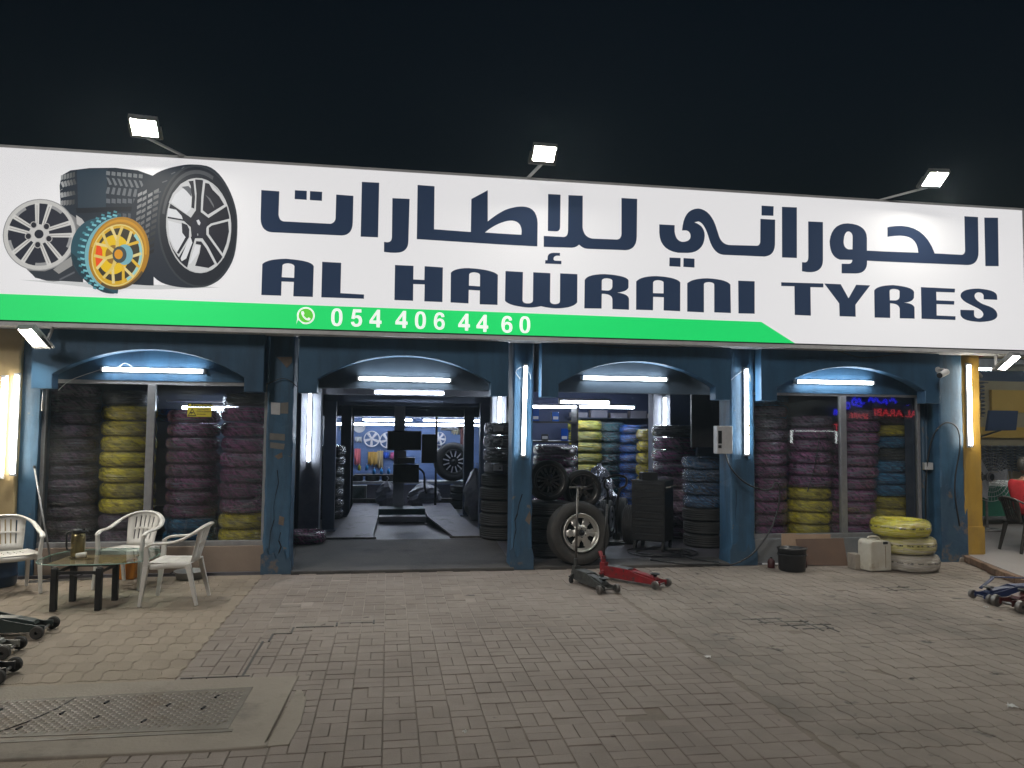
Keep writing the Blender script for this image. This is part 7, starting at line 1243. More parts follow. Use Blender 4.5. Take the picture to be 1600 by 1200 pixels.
h += [(4.1, 10.0, .05), (4.35, 9.72, .05), (4.2, 9.6, .045), (3.8, 9.72, .045), (3.5, 10.0, .05)]
cable(h[12:], .012, 'tangle of black air hose on the floor in front of the tool cabinet', blackp, 'air_hose', 2)
# attention notice on the glass
an = thing('warning_notice', 'yellow and black attention notice stuck inside the left shop window', 'notice', (-2.28, 9.864, 1.975))
ny = pm('notice_yellow', (.62, .50, .04, 1), rough=.5); nk = pm('notice_black', (.012, .012, .012, 1), rough=.5)
b = B(); b.box(-.14, .14, -.001, .0, -.085, .03); b.obj('lower_field', ny, an); b = B(); b.box(-.14, .14, -.001, .0, .031, .08); b.obj('header_field', nk, an)
text_mesh('header_text', 'ATTENTION', .043, ny, an, (-.085, -.002, .034), (1, 0, 0), (0, 0, 1), bold=.0008, sx=.98)
for k, s_ in enumerate(('These premises under', 'CCTV in Operation', '24 Hr Recording')):
    text_mesh('notice_line', s_, .024 if k == 1 else .018, nk, an, (-.032, -.002, .004-k*.032), (1, 0, 0), (0, 0, 1), bold=.0004, sx=.85)
prt_ = fill2d('warning_triangle', [[(-.135, -.075), (-.035, -.075), (-.085, .018)], [(-.12, -.066), (-.085, .001), (-.05, -.066)]], nk, an, -.002, .001)
b = B(); b.box(-.105, -.07, -.0021, -.001, -.045, -.03); b.box(-.10, -.092, -.0021, -.001, -.06, -.045); b.obj('camera_symbol', nk, an)
b = B(); b.lathe([(.001, -.0016), (.017, -.0016)], 16, (-.112, 0, .055), 'y'); b.obj('header_disc', ny, an)
# ---------------------------------------------------------------- inside the workshop, equipment
tc = thing('tool_cabinet', 'black roller tool cabinet with drawers in the right workshop bay', 'tool cabinet', (3.88, 11.0, .03), R(-36))
b = B(); b.box(-.25, .25, -.22, .24, .14, 1.0); b.obj('case', pm('cabinet_black', (.012, .012, .014, 1), (.018, .018, .02, 1), rough=.4, metal=.2, nscale=5), tc, bevel=.008)
for k in range(8):
    b = B(); b.box(-.235, .235, -.236, -.221, .16+k*.104, .252+k*.104); d = b.obj('drawer', blackm, tc, bevel=.004)
    b = B(); b.box(-.19, .19, -.250, -.237, .232+k*.104, .242+k*.104); b.obj('drawer_pull', blackp, d)
for x in (-.21, .21):
    for y in (-.18, .20):
        b = B(); b.cyl((x-.015, y, .05), (x+.015, y, .05), .05, 16); b.beam((x, y, .06), (x, y, .14), .04, .04); b.obj('castor', rubber, tc)
b = B(); b.tube([(.25, -.16, .92), (.31, -.16, .93), (.31, .18, .93), (.25, .18, .92)], .012, 8); b.obj('push_handle', steel, tc)
b = B(); b.box(-.26, .26, -.23, .25, 1.0, 1.018); b.obj('top_tray', blackp, tc, bevel=.004)
for x, y, z, w, lb in ((3.80, 10.95, 1.05, .12, 'dark tool case on top of the tool cabinet'),):
    o = thing('tool_case', lb, 'tool case', (x, y, z)); b = B(); b.box(-w, w, -.08, .08, 0, .11); b.obj('box', blackp, o, bevel=.01); b = B(); b.tube([(-.05, 0, .11), (-.05, 0, .14), (.05, 0, .14), (.05, 0, .11)], .008, 6); b.obj('handle', steel, o)
ht = thing('tyre_trolley', 'black looped trolley handle standing between the wheels and the tool cabinet', 'trolley', (3.47, 11.55, .03), R(20))
b = B(); b.tube([(-.10, .10, .05), (-.10, .05, .75), (-.20, 0, .88), (-.19, -.03, 1.0), (0, -.05, 1.05), (.19, -.03, 1.0), (.20, 0, .88), (.10, .05, .75), (.10, .10, .05)], .018, 8, sub=4); b.obj('handle_frame', blackm, ht, smooth=True)
b = B(); b.box(-.16, .16, -.12, .12, .03, .05); b.obj('toe_plate', steel, ht)
for s in (-1, 1): b = B(); b.cyl((s*.13-.02, .13, .075), (s*.13+.02, .13, .075), .075, 18); b.obj('trolley_wheel', rubber, ht)
foil = thing('foil_bag', 'crumpled silver foil bags between the tyre stacks', 'bag', (3.62, 13.0, .03)); rr = random.Random(8)
b = B(); n1, n2 = 14, 18
for j in range(n1):
    ph = math.pi*j/(n1-1)
    for k in range(n2):
        t = 2*math.pi*k/n2; q = 1+rr.uniform(-.28, .28); b.v.append((.26*q*math.sin(ph)*math.cos(t), .2*q*math.sin(ph)*math.sin(t), .55-.55*math.cos(ph)*(1+.1*rr.uniform(-1, 1))))
b.f = [(j*n2+k, j*n2+(k+1) % n2, (j+1)*n2+(k+1) % n2, (j+1)*n2+k) for j in range(n1-1) for k in range(n2)]
b.obj('bag', pm('silver_foil', (.42, .43, .48, 1), (.3, .31, .36, 1), rough=.25, metal=.8, nscale=8), foil); b = B(); b.lathe([(.02, 1.06), (.05, 1.12), (.03, 1.16)], 10); b.obj('tied_neck', alu, foil)
bp_ = thing('black_board', 'black board hanging behind the control box pillar', 'board', (4.55, 10.6, 1.5)); b = B(); b.box(-.22, .30, 0, .05, .04, .85); b.obj('panel', blackp, bp_, bevel=.004); b = B(); b.box(-.2, -.18, .015, .035, .851, 1.4); b.box(.26, .28, .015, .035, .851, 1.4); b.obj('hanger_rods', blackm, bp_)
sh = thing('wall_shelf', 'dark shelf of blue packs and tools behind the upright wheels', 'shelf', (2.55, 12.9, 1.55))
b = B(); b.box(-.55, .62, -.2, .2, 0, .03); b.box(-.55, .62, -.2, .2, .33, .36); b.box(-.55, -.52, -.2, .2, -1.5, .6); b.box(.59, .62, -.2, .2, -1.5, .6); b.obj('frame', blackm, sh)
for k in range(6):
    o = thing('blue_pack', 'small blue pack, %s from the left on the dark shelf' % (['first', 'second', 'third', 'fourth', 'fifth', 'sixth'][k]), 'pack', (2.10+k*.17, 12.78, 1.582 if k % 2 else 1.912), rr.uniform(-.3, .3), 'blue packs on the dark shelf'); b = B(); b.box(-.06, .06, -.05, .05, 0, .11+.05*(k % 3)); b.obj('box', F_bblue if k % 3 else blackp, o, bevel=.006)
    b = B(); b.box(-.045, .045, -.052, -.0505, .03, .08); b.obj('pack_label', white_metal, o)
for k in range(5):
    o = thing('carton', 'pale carton on top of the partition, %s from the left' % (['first', 'second', 'third', 'fourth', 'fifth'][k]), 'carton', (3.85+k*.42, 15.45, 2.02+.0*k), rr.uniform(-.1, .1), 'cartons above the deep tyre stacks')
    b = B(); b.box(-.17, .17, -.12, .12, 0, .10+.05*(k % 2)); b.obj('box', pm('dim_carton', (.2, .2, .26, 1), (.26, .25, .3, 1), rough=.8, nscale=4), o); b = B(); b.box(-.172, .172, -.02, .02, .0, .101+.05*(k % 2)); b.obj('tape', cardl, o)
b = B(); b.box(3.6, 5.8, 15.3, 15.6, 2.0, 2.018); tag(b.obj('high_shelf', darkint), 'long dark shelf carrying the cartons above the tyre stacks', 'shelf')

lift = thing('car_lift', 'dark four-post car lift with two ramps in the middle bay', 'lift', (.3, 14.6, .03))
lm = pm('hazed_lift_paint', (.05, .07, .115, 1), (.07, .09, .14, 1), rough=.5, nscale=4)  # lens veil put into the colour: dark paint made lighter and bluer
for x, y in ((-1.28, -1.15), (1.38, -1.15), (-1.12, .9), (1.30, .9)):
    b = B(); b.box(x-.10, x+.10, y-.08, y+.08, .0, 2.32); b.obj('post', lm, lift, bevel=.006)
    b = B(); b.box(x-.18, x+.18, y-.16, y+.16, .0, .02); b.obj('base_plate', lm, lift)
for y in (-1.15, .9): b = B(); b.box(-1.15, 1.25, y-.06, y+.06, 2.12, 2.26); b.obj('cross_beam', lm, lift, bevel=.005)
rampm = pm('ramp_steel_grey', (.17, .165, .185, 1), (.23, .22, .25, 1), rough=.5, metal=.3, nscale=5, bump=.1, bscale=60, c3=(.06, .055, .055, 1), c3scale=3, c3lo=.55, c3hi=.7)
def ramp(xa, xb, xc, xd, nm):
    o = B(); o.v = [(xa, -2.2, .02), (xb, -2.2, .02), (xd, -.55, .155), (xc, -.55, .155), (xa, -2.2, .0), (xb, -2.2, .0), (xd, -.55, .13), (xc, -.55, .13)]; o.f = [(0, 1, 2, 3), (7, 6, 5, 4), (0, 4, 5, 1), (1, 5, 6, 2), (2, 6, 7, 3), (3, 7, 4, 0)]
    r_ = o.obj('ramp', rampm, lift); q = B(); q.box(xa-.06, xb+.06, -2.235, -2.2, .0, .03); q.obj('ramp_lip', steel, r_)
    w = B(); w.box(xc, xd, -.54, 2.2, .10, .156); w.obj('runway', rampm, lift, bevel=.004); k = B(); k.box(xc-.05, xd+.05, 1.9, 2.1, .157, .24); k.obj('wheel_stop', steel, lift)
ramp(-1.18, -.52, -1.0, -.46, 'l'); ramp(.76, 1.32, .42, 1.02, 'r')
b = B(); b.box(-.46, .42, .3, .8, .03, .20); b.obj('jack_beam', pm('teal_beam', (.02, .06, .07, 1), (.03, .07, .08, 1), rough=.4, nscale=5), lift, bevel=.01); b = B(); b.box(-.44, .40, -.3, .0, .02, .12); b.obj('cross_tray', rampm, lift)

am = thing('alignment_machine', 'wheel alignment stand with black monitor and cabinet behind the lift', 'machine', (.30, 15.4, .03))
b = B(); b.box(-.19, .02, -.02, .16, 0, 2.85); b.obj('column', pm('pale_column_paint', (.5, .5, .55, 1), (.4, .4, .46, 1), rough=.6, nscale=3), am)
b = B(); b.box(-.32, .34, -.16, -.08, 1.30, 1.68); mo = b.obj('monitor', blackp, am, bevel=.008); b = B(); b.box(-.30, .32, -.164, -.1605, 1.325, 1.66); b.obj('screen', pm('dark_screen', (.01, .012, .018, 1), rough=.15), mo)
b = B(); b.box(-.12, .22, -.20, .0, 1.04, 1.16); b.obj('printer', pm('beige_plastic', (.30, .27, .22, 1), (.24, .22, .18, 1), rough=.5, nscale=6), am, bevel=.008)
b = B(); b.box(-.10, .05, -.22, -.04, 1.17, 1.29); b.obj('monitor_stand', alu, am)
b = B(); b.box(-.20, .30, -.26, -.03, .68, 1.03); b.obj('cabinet', blackm, am, bevel=.008)
b = B(); b.tube([(.30, -.1, .95), (.40, -.12, .85), (.42, -.12, .6), (.46, -.1, .45)], .02, 8, sub=3); b.obj('hose', rubber, am)
b = B(); b.box(.35, .62, -.12, -.02, 1.05, 1.62); b.obj('side_panel', blackp, am, bevel=.006)
bench = thing('work_bench', 'long pale work bench along the back of the workshop', 'bench', (.5, 17.4, .03))
b = B(); b.box(-1.75, 1.8, -.25, .3, .50, .56); b.obj('bench_top', white_metal, bench, bevel=.004)
for k in range(5): b = B(); b.box(-1.72+k*.71, -1.04+k*.71, -.235, -.215, .03, .49); b.obj('front_panel', pm('bench_panel', (.26, .25, .29, 1), (.2, .19, .22, 1), rough=.6, nscale=4), bench)
for k in range(5):
    put_tyre(rubber, -1.05+k*.36, 17.35, .592, .16, .12, 'small dark tyre, %s from the left on the back bench' % (['first', 'second', 'third', 'fourth', 'fifth'][k]), 'small tyres on the back bench', True)
wheel((1.44, 17.2, .592), R(8), R(-6), .43, .2, blackm, 'plain', 'black wheel with bright spokes standing on the back bench', 'wheels at the back of the workshop', 12, rubber, .62, alloyw)
def wall_rim(x, z, r, label, n=5):
    t = thing('display_alloy', label, 'alloy wheel', (x, 20.03, z), 0, 'rims on the back wall'); b = B(); b.lathe([(r*.86, -.02), (r*.9, -.05), (r, -.05), (r, .03)], 32, axis='y'); b.obj('ring', alloyw, t, smooth=True)
    for k in range(n):
        a = 2*math.pi*k/n+.9; q = B(); q.beam((r*.1*math.cos(a), -.04, r*.1*math.sin(a)), (r*.9*math.cos(a), -.035, r*.9*math.sin(a)), .03, r*.2, .03, r*.36); q.obj('spoke', alloyw, t)
    q = B(); q.lathe([(.001, -.06), (r*.2, -.055), (r*.22, -.02)], 16, axis='y'); q.obj('hub', alloyw, t)
wall_rim(-.42, 1.47, .205, 'bright five-spoke rim on the back wall left of the monitor'); wall_rim(-.02, 1.44, .205, 'bright five-spoke rim on the back wall half hidden by the monitor')
wall_rim(1.30, 1.49, .17, 'upper small rim on the back wall right of the monitor', 6); wall_rim(1.28, 1.17, .17, 'lower small rim on the back wall right of the monitor', 6)
ckl = thing('wall_clock', 'round white clock on the back wall of the workshop', 'clock', (-.74, 20.04, 1.77)); b = B(); b.lathe([(.001, -.02), (.13, -.02), (.14, -.03), (.15, -.03), (.15, .03)], 28, axis='y'); b.obj('case', white_metal, ckl, smooth=True); b = B(); b.beam((0, -.032, 0), (.05, -.032, .07), .008, .008); b.beam((0, -.032, 0), (-.03, -.032, .05), .01, .008); b.obj('hands', dark, ckl)
ac = thing('air_conditioner', 'white wall air conditioner at the back of the workshop', 'air conditioner', (1.52, 19.98, 1.80)); b = B(); b.box(-.2, .26, -.09, .09, -.09, .09); b.obj('case', white_metal, ac, bevel=.02); b = B(); b.box(-.18, .24, -.096, -.091, -.07, -.045); b.obj('vent', dark, ac)
for (x, z, w, h_, c, lb, nm) in ((-.77, 1.02, .07, .20, (.5, .12, .14, 1), 'red cloth hanging on the back wall', 'cloth'), (-.38, .98, .12, .16, (.4, .24, .05, 1), 'ochre cloth hanging on the back wall', 'cloth'), (-.20, .95, .07, .22, (.33, .25, .14, 1), 'beige cloth hanging beside the ochre cloth', 'cloth'), (-.05, 1.06, .06, .07, (.02, .08, .45, 1), 'small blue bag on the back wall', 'bag'), (.22, 1.05, .16, .08, (.4, .08, .2, 1), 'pink packs hanging on the back wall', 'bag'), (1.90, 1.55, .05, .40, (.14, .05, .05, 1), 'dark red curtain at the right of the back wall', 'curtain'), (2.08, 1.55, .05, .40, (.12, .045, .05, 1), 'dark red curtain at the far right of the back wall', 'curtain'), (1.72, 1.72, .10, .10, (.4, .36, .26, 1), 'paper notice on the back wall right of the air conditioner', 'notice'), (-1.08, 1.74, .14, .06, (.5, .52, .55, 1), 'white box on the back wall left of the clock', 'box'), (-.76, 1.46, .08, .06, (.5, .52, .55, 1), 'small white box under the clock', 'box')):
    t = thing(nm, lb, nm, (x, 20.0, z)); b = B(); n = 8
    top = [(-w+2*w*k/n, h_) for k in range(n+1)]; bot = [(-w+2*w*k/n, -h_+.03*math.sin(k*2.1)) for k in range(n+1)]
    vs = [(p[0], .02*math.sin(i*1.7), p[1]) for i, p in enumerate(top)] + [(p[0], -.03+.03*math.sin(i*1.7), p[1]) for i, p in enumerate(bot)]
    b.add(vs, [(k, k+1, n+2+k, n+1+k) for k in range(n)]); o = b.obj('sheet', pm('cloth_%d' % int(x*100+z*7), c, rough=.8), t, smooth=True); solid(o, .02)
    b = B(); b.cyl((0, .0, h_), (0, .06, h_+.02), .01, 8); b.obj('hook', steel, t)
for k in range(7):
    o = thing('polish_bottle', 'small bright bottle on the back bench, %s from the left' % (['first', 'second', 'third', 'fourth', 'fifth', 'sixth', 'seventh'][k]), 'bottle', (-.62+k*.16, 17.32+.02*k, .82 if k < 2 else .74), 0, 'bottles on the back bench'); b = B(); b.lathe([(.001, 0), (.035, 0), (.035, .09), (.012, .11), (.012, .13), (.001, .13)], 14); b.obj('body', [pm('yellow_bottle', (.6, .5, .02, 1), rough=.4), pm('blue_bottle', (.02, .25, .6, 1), rough=.4)][k > 0], o, smooth=True); b = B(); b.cyl((0, 0, .13), (0, 0, .15), .013, 10); b.obj('cap', white_metal, o)
b = B(); b.box(-.72, .5, 17.2, 17.5, .70, .735); tag(b.obj('bench_shelf', blackm), 'dark low shelf of bottles on the back bench', 'shelf')
def bag(loc, sx, sy, sz, label, mat, seed):
    rr = random.Random(seed); t = thing('plastic_bag', label, 'bag', loc); b = B(); n1, n2 = 12, 16
    for j in range(n1):
        ph = j/(n1-1); rad = math.sin(math.pi*min(1, ph*.93+.07))**.6 if ph < .93 else .15
        for k in range(n2):
            a = 2*math.pi*k/n2; q = rad*(1+rr.uniform(-.13, .13)); b.v.append((sx*q*math.cos(a), sy*q*math.sin(a), sz*ph))
    b.f = [(j*n2+k, j*n2+(k+1) % n2, (j+1)*n2+(k+1) % n2, (j+1)*n2+k) for j in range(n1-1) for k in range(n2)] + [tuple(range(n2-1, -1, -1))]
    b.obj('body', mat, t); b = B(); b.tube([(0, 0, sz), (.04, 0, sz+.06), (.0, .0, sz+.1)], .012, 6, sub=2); b.obj('tied_neck', mat, t); return t
bagm = pm('white_bag_plastic', (.34, .34, .36, 1), (.24, .24, .27, 1), rough=.35, nscale=7)
bag((-.02, 16.4, .031), .24, .2, .62, 'white plastic bag on the floor left of the alignment stand', bagm, 1); bag((.78, 16.6, .031), .36, .25, .58, 'wide pale plastic bag on the floor right of the alignment stand', bagm, 2); bag((1.66, 14.75, .031), .22, .24, .98, 'tall clear plastic bag of rubbish by the right lift posts', bagm, 3)
gl = thing('glass_cabinet', 'small pale glass-fronted case under the back bench', 'cabinet', (-.72, 16.9, .03)); b = B(); b.box(-.28, .28, -.12, .12, .02, .50); b.obj('case', pm('pale_case', (.3, .33, .3, 1), (.4, .42, .38, 1), rough=.4, nscale=5), gl, bevel=.008); b = B(); b.box(-.24, .24, -.128, -.121, .06, .46); b.obj('front_glass', pm('case_glass', (.25, .32, .28, 1), (.12, .16, .14, 1), rough=.1, nscale=5), gl)
stack(1.62, 16.9, .03, [BA, BA, BA], 'in the small stack under the back bench', .28, .17)
stack(-1.12, 15.2, .03, [BK_]*7, 'in the stack behind the left lift posts', .30, .2)
for x in (-.72, .98):
    b = B(); b.box(x-.022, x+.022, 16.02, 16.06, .03, 2.0); tag(b.obj('partition_post', blackm), 'thin dark upright post %s of the alignment stand' % ('left' if x < 0 else 'right'), 'post')
ld = thing('leaning_tube', 'white tube leaning at the left of the back bench', 'tube', (-1.12, 17.0, .56)); b = B(); b.cyl((0, 0, .03), (.28, .4, .62), .025, 10); b.obj('shaft', white_metal, ld); b = B(); b.cyl((.275, .393, .61), (.285, .407, .63), .028, 10); b.obj('end_cap', blackp, ld)

# ---------------------------------------------------------------- neighbouring shop on the right
b = B(); edge = [(8.30, 10.25), (8.14, 9.95), (7.93, 9.48), (7.80, 9.12), (7.64, 8.66), (7.50, 8.22), (7.35, 7.7), (7.2, 7.1), (7.0, 6.2)]
b.prism(edge + [(14, 6.2), (20, 17), (8.30, 17)], -.05, .092, 'z'); struct(b.obj('neighbour_floor', nfloor))
kb = bpy.data.objects.new('kerb', None); COL.objects.link(kb); struct(kb); rr = random.Random(3)
for (p, q) in zip(edge[:-1], edge[1:]):
    n = max(1, int(math.dist(p, q)/.22))
    for k in range(n):
        a = Vector((p[0]+(q[0]-p[0])*k/n, p[1]+(q[1]-p[1])*k/n, 0)); c = Vector((p[0]+(q[0]-p[0])*(k+1)/n, p[1]+(q[1]-p[1])*(k+1)/n, 0)); d = (c-a).normalized(); s_ = rr.uniform(-.015, .02)
        nrm = Vector((-d.y, d.x, 0)); nrm = nrm if nrm.x < 0 else -nrm
        m = B(); m.beam((a+nrm*(.03+s_)+Vector((0, 0, .045))), (c+nrm*(.03+s_)+Vector((0, 0, .045-rr.uniform(0, .01))))-d*.008, .09, .09); m.obj('kerb_stone', brickm, kb, bevel=.010)
for x, y, lb in ((7.93, 9.72, 'larger broken chunk of render at the foot of the right blue pillar'), (8.06, 9.62, 'small broken chunk of render at the corner of the kerb')):
    o = B(); o.box(x-.07, x+.07, y-.05, y+.05, .0, .06); o.v = [(v[0]+rr.uniform(-.02, .02), v[1]+rr.uniform(-.02, .02), max(.001, v[2]+rr.uniform(-.02, .01)) if v[2] > .03 else .001) for v in o.v]; tag(o.obj('rubble', conc), lb, 'rubble')
nb = thing('neighbour_shop', 'yellow neighbouring spare parts shop seen at the right edge', 'building', (12, 15, 0))
def N(b, nm, mt, par=nb, **kw): return P(b, nm, mt, par, **kw)
b = B(); b.box(8.3, 20, 15.3, 15.5, .09, 4.2); N(b, 'back_wall', nwall)
b = B(); b.box(8.29, 8.40, 10.1, 15.3, .09, 4.2); N(b, 'side_wall', nwall)
b = B(); b.box(8.29, 20, 9.9, 15.3, 3.55, 3.62); N(b, 'ceiling', pm('pale_ceiling', (.4, .4, .38, 1), (.45, .45, .43, 1), rough=.7, nscale=2))
b = B(); b.prism([(8.0, 2.77), (8.6, 2.93), (12, 3.0), (12, 3.3), (8.0, 3.0)], 9.86, 9.98, 'y'); N(b, 'red_fascia', nred)
b = B(); b.box(9.0, 20, 11.0, 11.12, 3.05, 3.2); b.box(9.0, 20, 13.0, 13.12, 3.05, 3.2); N(b, 'ceiling_beam', white_metal)
b = B(); b.box(12.55, 16, 15.2, 15.29, 2.95, 3.45); N(b, 'navy_board', nblue)
for (x0, x1, z0, z1) in ((13.25, 16, 2.25, 2.75), (12.6, 16, 1.68, 1.92)): b = B(); b.box(x0, x1, 15.22, 15.29, z0, z1); N(b, 'yellow_board', nyel)
def racks(x0, x1, z0, z1, lb):
    t = thing('hanging_springs', lb, 'springs', (x0, 15.1, z0), 0, 'racks of hanging coil springs'); n = int((x1-x0)/.17); sm = pm('spring_steel', (.10, .11, .13, 1), (.16, .17, .2, 1), rough=.45, metal=.5, nscale=8)
    for k in range(n):
        pts = [((k+.5)*.17+.065*math.cos(a), .07*math.sin(a), (z1-z0)*a/(2*math.pi*9)) for a in [2*math.pi*9*i/72 for i in range(73)]]; m = B(); m.tube(pts, .016, 5); m.obj('spring', sm, t, smooth=True)
    m = B(); m.cyl((0, .05, z1-z0), (x1-x0, .05, z1-z0), .015, 8); m.obj('rail', steel, t)
racks(11.6, 13.1, 2.15, 2.9, 'upper rack of dark coil springs on the neighbouring shop wall'); racks(11.6, 12.9, 1.62, 2.1, 'middle rack of dark coil springs on the neighbouring shop wall'); racks(11.6, 14.2, .95, 1.5, 'lower rack of dark coil springs on the neighbouring shop wall')
tv_ = thing('tilted_screen', 'dark blue tilted screen on a bracket in the neighbouring shop', 'screen', (12.35, 14.0, 2.05)); b = B(); b.prism([(-.32, -.22), (.36, -.2), (.42, .2), (-.24, .2)], -.03, .03, 'y'); b.obj('panel', nblue, tv_, bevel=.006); b = B(); b.cyl((.05, .03, -.2), (.08, 1.2, -.5), .02, 8); b.obj('bracket', steel, tv_)
fan = thing('pedestal_fan', 'large grey pedestal fan behind the right yellow pillar', 'fan', (10.38, 12.1, .092)); b = B(); b.lathe([(.001, .0), (.25, .0), (.25, .03), (.03, .05), (.001, .05)], 28); b.obj('base', steel, fan, smooth=True); b = B(); b.cyl((0, 0, .05), (0, 0, 0.90), .022, 10); b.obj('pole', steel, fan)
b = B()
for r_ in (.42, .34, .26, .18, .10): b.lathe([(r_+.005*math.cos(a), -.09-.05*(1-r_/.42)+.005*math.sin(a)) for a in (0, 1.57, 3.14, 4.71)], 40, (0, -.02, 0.93), 'y', True)
for k in range(40): a = 2*math.pi*k/40; b.beam((.06*math.cos(a), -.155, 0.93+.06*math.sin(a)), (.42*math.cos(a), -.11, 0.93+.42*math.sin(a)), .004, .004)
b.obj('grille', alu, fan)
for k in range(3):
    a = 2*math.pi*k/3; q = B(); d = Vector((math.cos(a), 0, math.sin(a))); e = Vector((-d.z, 0, d.x)); c = Vector((0, -.06, 0.93)); q.add([c+d*.05-e*.04, c+d*.05+e*.04, c+d*.36+e*.14+Vector((0, -.03, 0)), c+d*.38-e*.06+Vector((0, .03, 0))], [(0, 1, 2, 3)]); o = q.obj('blade', pm('grey_blade', (.3, .31, .33, 1), rough=.4), fan); solid(o, .006)
b = B(); b.cyl((0, -.10, 0.93), (0, .14, 0.93), .08, 20); b.obj('motor', blackp, fan)
dk_ = thing('green_table', 'green covered table with papers in the neighbouring shop', 'table', (11.4, 13.0, .092)); b = B(); b.box(-1.2, 1.4, -.4, .4, .68, .72); b.obj('table_top', greenm, dk_, bevel=.006); b = B(); b.box(-1.18, 1.38, -.405, -.39, .18, .679); b.obj('cloth_front', greenm, dk_)
for x, y in ((-1.1, -.3), (1.3, -.3), (-1.1, .3), (1.3, .3)): b = B(); b.box(x-.03, x+.03, y-.03, y+.03, 0, .68); b.obj('leg', blackm, dk_)
for k, (x, y) in enumerate(((-.55, -.1), (-.1, -.15), (.2, .05))):
    b = B(); b.box(-.22, .2, -.16, .16, 0, .03+.02*k); o = b.obj('paper_stack', paper); o.location = (11.4+x, 13.0+y, .813); o.rotation_euler = (0, 0, .3*k); tag(o, 'white papers on the green table, %s from the left' % (['first', 'second', 'third'][k]), 'papers', 'papers on the green table')
tube_light((12.6, 10.9, 3.02), 1.2, 'x', 'upper lit tube under the ceiling of the neighbouring shop', tube_m, group='tube lights of the neighbouring shop', down=True); tube_light((11.0, 13.0, 3.0), 1.2, 'x', 'rear lit tube under the ceiling of the neighbouring shop', tube_m, group='tube lights of the neighbouring shop', down=True); tube_light((14.3, 13.0, 3.0), 1.2, 'x', 'far right lit tube under the ceiling of the neighbouring shop', tube_m, group='tube lights of the neighbouring shop', down=True)
cl = thing('ceiling_lamp', 'round pale ceiling lamp in the neighbouring shop', 'lamp', (10.6, 11.6, 2.86)); b = B(); b.lathe([(.001, 0), (.2, .01), (.24, .05), (.2, .09), (.001, .10)], 28); b.obj('shade', pm('pale_shade', (.6, .62, .6, 1), rough=.4), cl, smooth=True); b = B(); b.cyl((0, 0, .1), (0, 0, .7), .01, 8); b.obj('rod', steel, cl)

# seated person and black chair at the right edge
blackchair = pm('black_chair_plastic', (.02, .018, .016, 1), (.035, .03, .026, 1), rough=.45, nscale=6)
bc = plastic_chair((9.10, 9.86, .094), R(84), 'dark plastic armchair under the person in red at the right edge', blackchair)
def skinned(name, joints, edges, mat, parent, sub=2, root=0):
    me = bpy.data.meshes.new(name); me.from_pydata([j[:3] for j in joints], edges, []); o = link(name, me, mat, parent)
    bpy.context.view_layer.objects.active = o
    md = o.modifiers.new('skin', 'SKIN'); 
    if not me.skin_vertices: me.attributes  # created with the modifier
    sv = me.skin_vertices[0].data if len(me.skin_vertices) else None
    if sv is None:
        return o
    for i, j in enumerate(joints): sv[i].radius = (j[3], j[4] if len(j) > 4 else j[3]); sv[i].use_root = (i == root)
    md.use_smooth_shade = True
    s_ = o.modifiers.new('subsurf', 'SUBSURF'); s_.levels = sub; s_.render_levels = sub; return o
pe = thing('person', 'person in a red shirt seated on a dark chair at the right edge', 'person', (9.10, 9.86, .094), R(84)-math.pi*0)
# local frame: faces -y, seat height .45
J = [(0, .02, .52, .15, .13), (0, .06, .72, .145, .11), (0, .05, .92, .165, .11), (0, .03, 1.02, .06, .06), (0, 0, 1.08, .052, .055),
     (.18, .05, .97, .065), (.235, -.02, .74, .05), (.17, -.22, .68, .038), (.13, -.30, .69, .03),
     (-.18, .05, .97, .065), (-.235, -.02, .74, .05), (-.17, -.22, .68, .038), (-.13, -.30, .69, .03),
     (.10, -.05, .52, .085), (.13, -.42, .52, .07), (.14, -.45, .10, .045), (-.10, -.05, .52, .085), (-.13, -.42, .52, .07), (-.14, -.45, .10, .045)]
E_ = [(0, 1), (1, 2), (2, 3), (3, 4), (2, 5), (5, 6), (6, 7), (7, 8), (2, 9), (9, 10), (10, 11), (11, 12), (0, 13), (13, 14), (14, 15), (0, 16), (16, 17), (17, 18)]
body = skinned('body', J, E_, skin, pe)
shirt = skinned('shirt', [(0, .02, .50, .165, .145), (0, .06, .72, .158, .125), (0, .05, .93, .175, .122), (0, .035, 1.0, .075, .075), (.18, .05, .97, .08), (.225, .0, .82, .066), (-.18, .05, .97, .08), (-.225, .0, .82, .066)], [(0, 1), (1, 2), (2, 3), (2, 4), (4, 5), (2, 6), (6, 7)], redshirt, pe)
pants = skinned('trousers', [(0, .02, .50, .15, .135), (.10, -.06, .52, .1), (.13, -.42, .525, .085), (.14, -.45, .12, .065), (-.10, -.06, .52, .1), (-.13, -.42, .525, .085), (-.14, -.45, .12, .065)], [(0, 1), (1, 2), (2, 3), (0, 4), (4, 5), (5, 6)], trousers, pe)
hd = B(); hd.lathe([(.001, -.115), (.05, -.105), (.068, -.07), (.078, -.01), (.082, .05), (.07, .095), (.04, .118), (.001, .125)], 24, (0, -.01, 1.22)); hd.v = [(v[0]*.93, v[1]*1.12, v[2]) for v in hd.v]
ho = hd.obj('head', skin, pe, smooth=True)
nz_ = B(); nz_.add([(-.014, -.105, 1.19), (.014, -.105, 1.19), (0, -.132, 1.195), (0, -.100, 1.24)], [(0, 1, 2), (1, 3, 2), (3, 0, 2)]); nz_.box(-.025, .025, -.104, -.098, 1.150, 1.156); nz_.obj('nose_and_mouth', skin, ho)
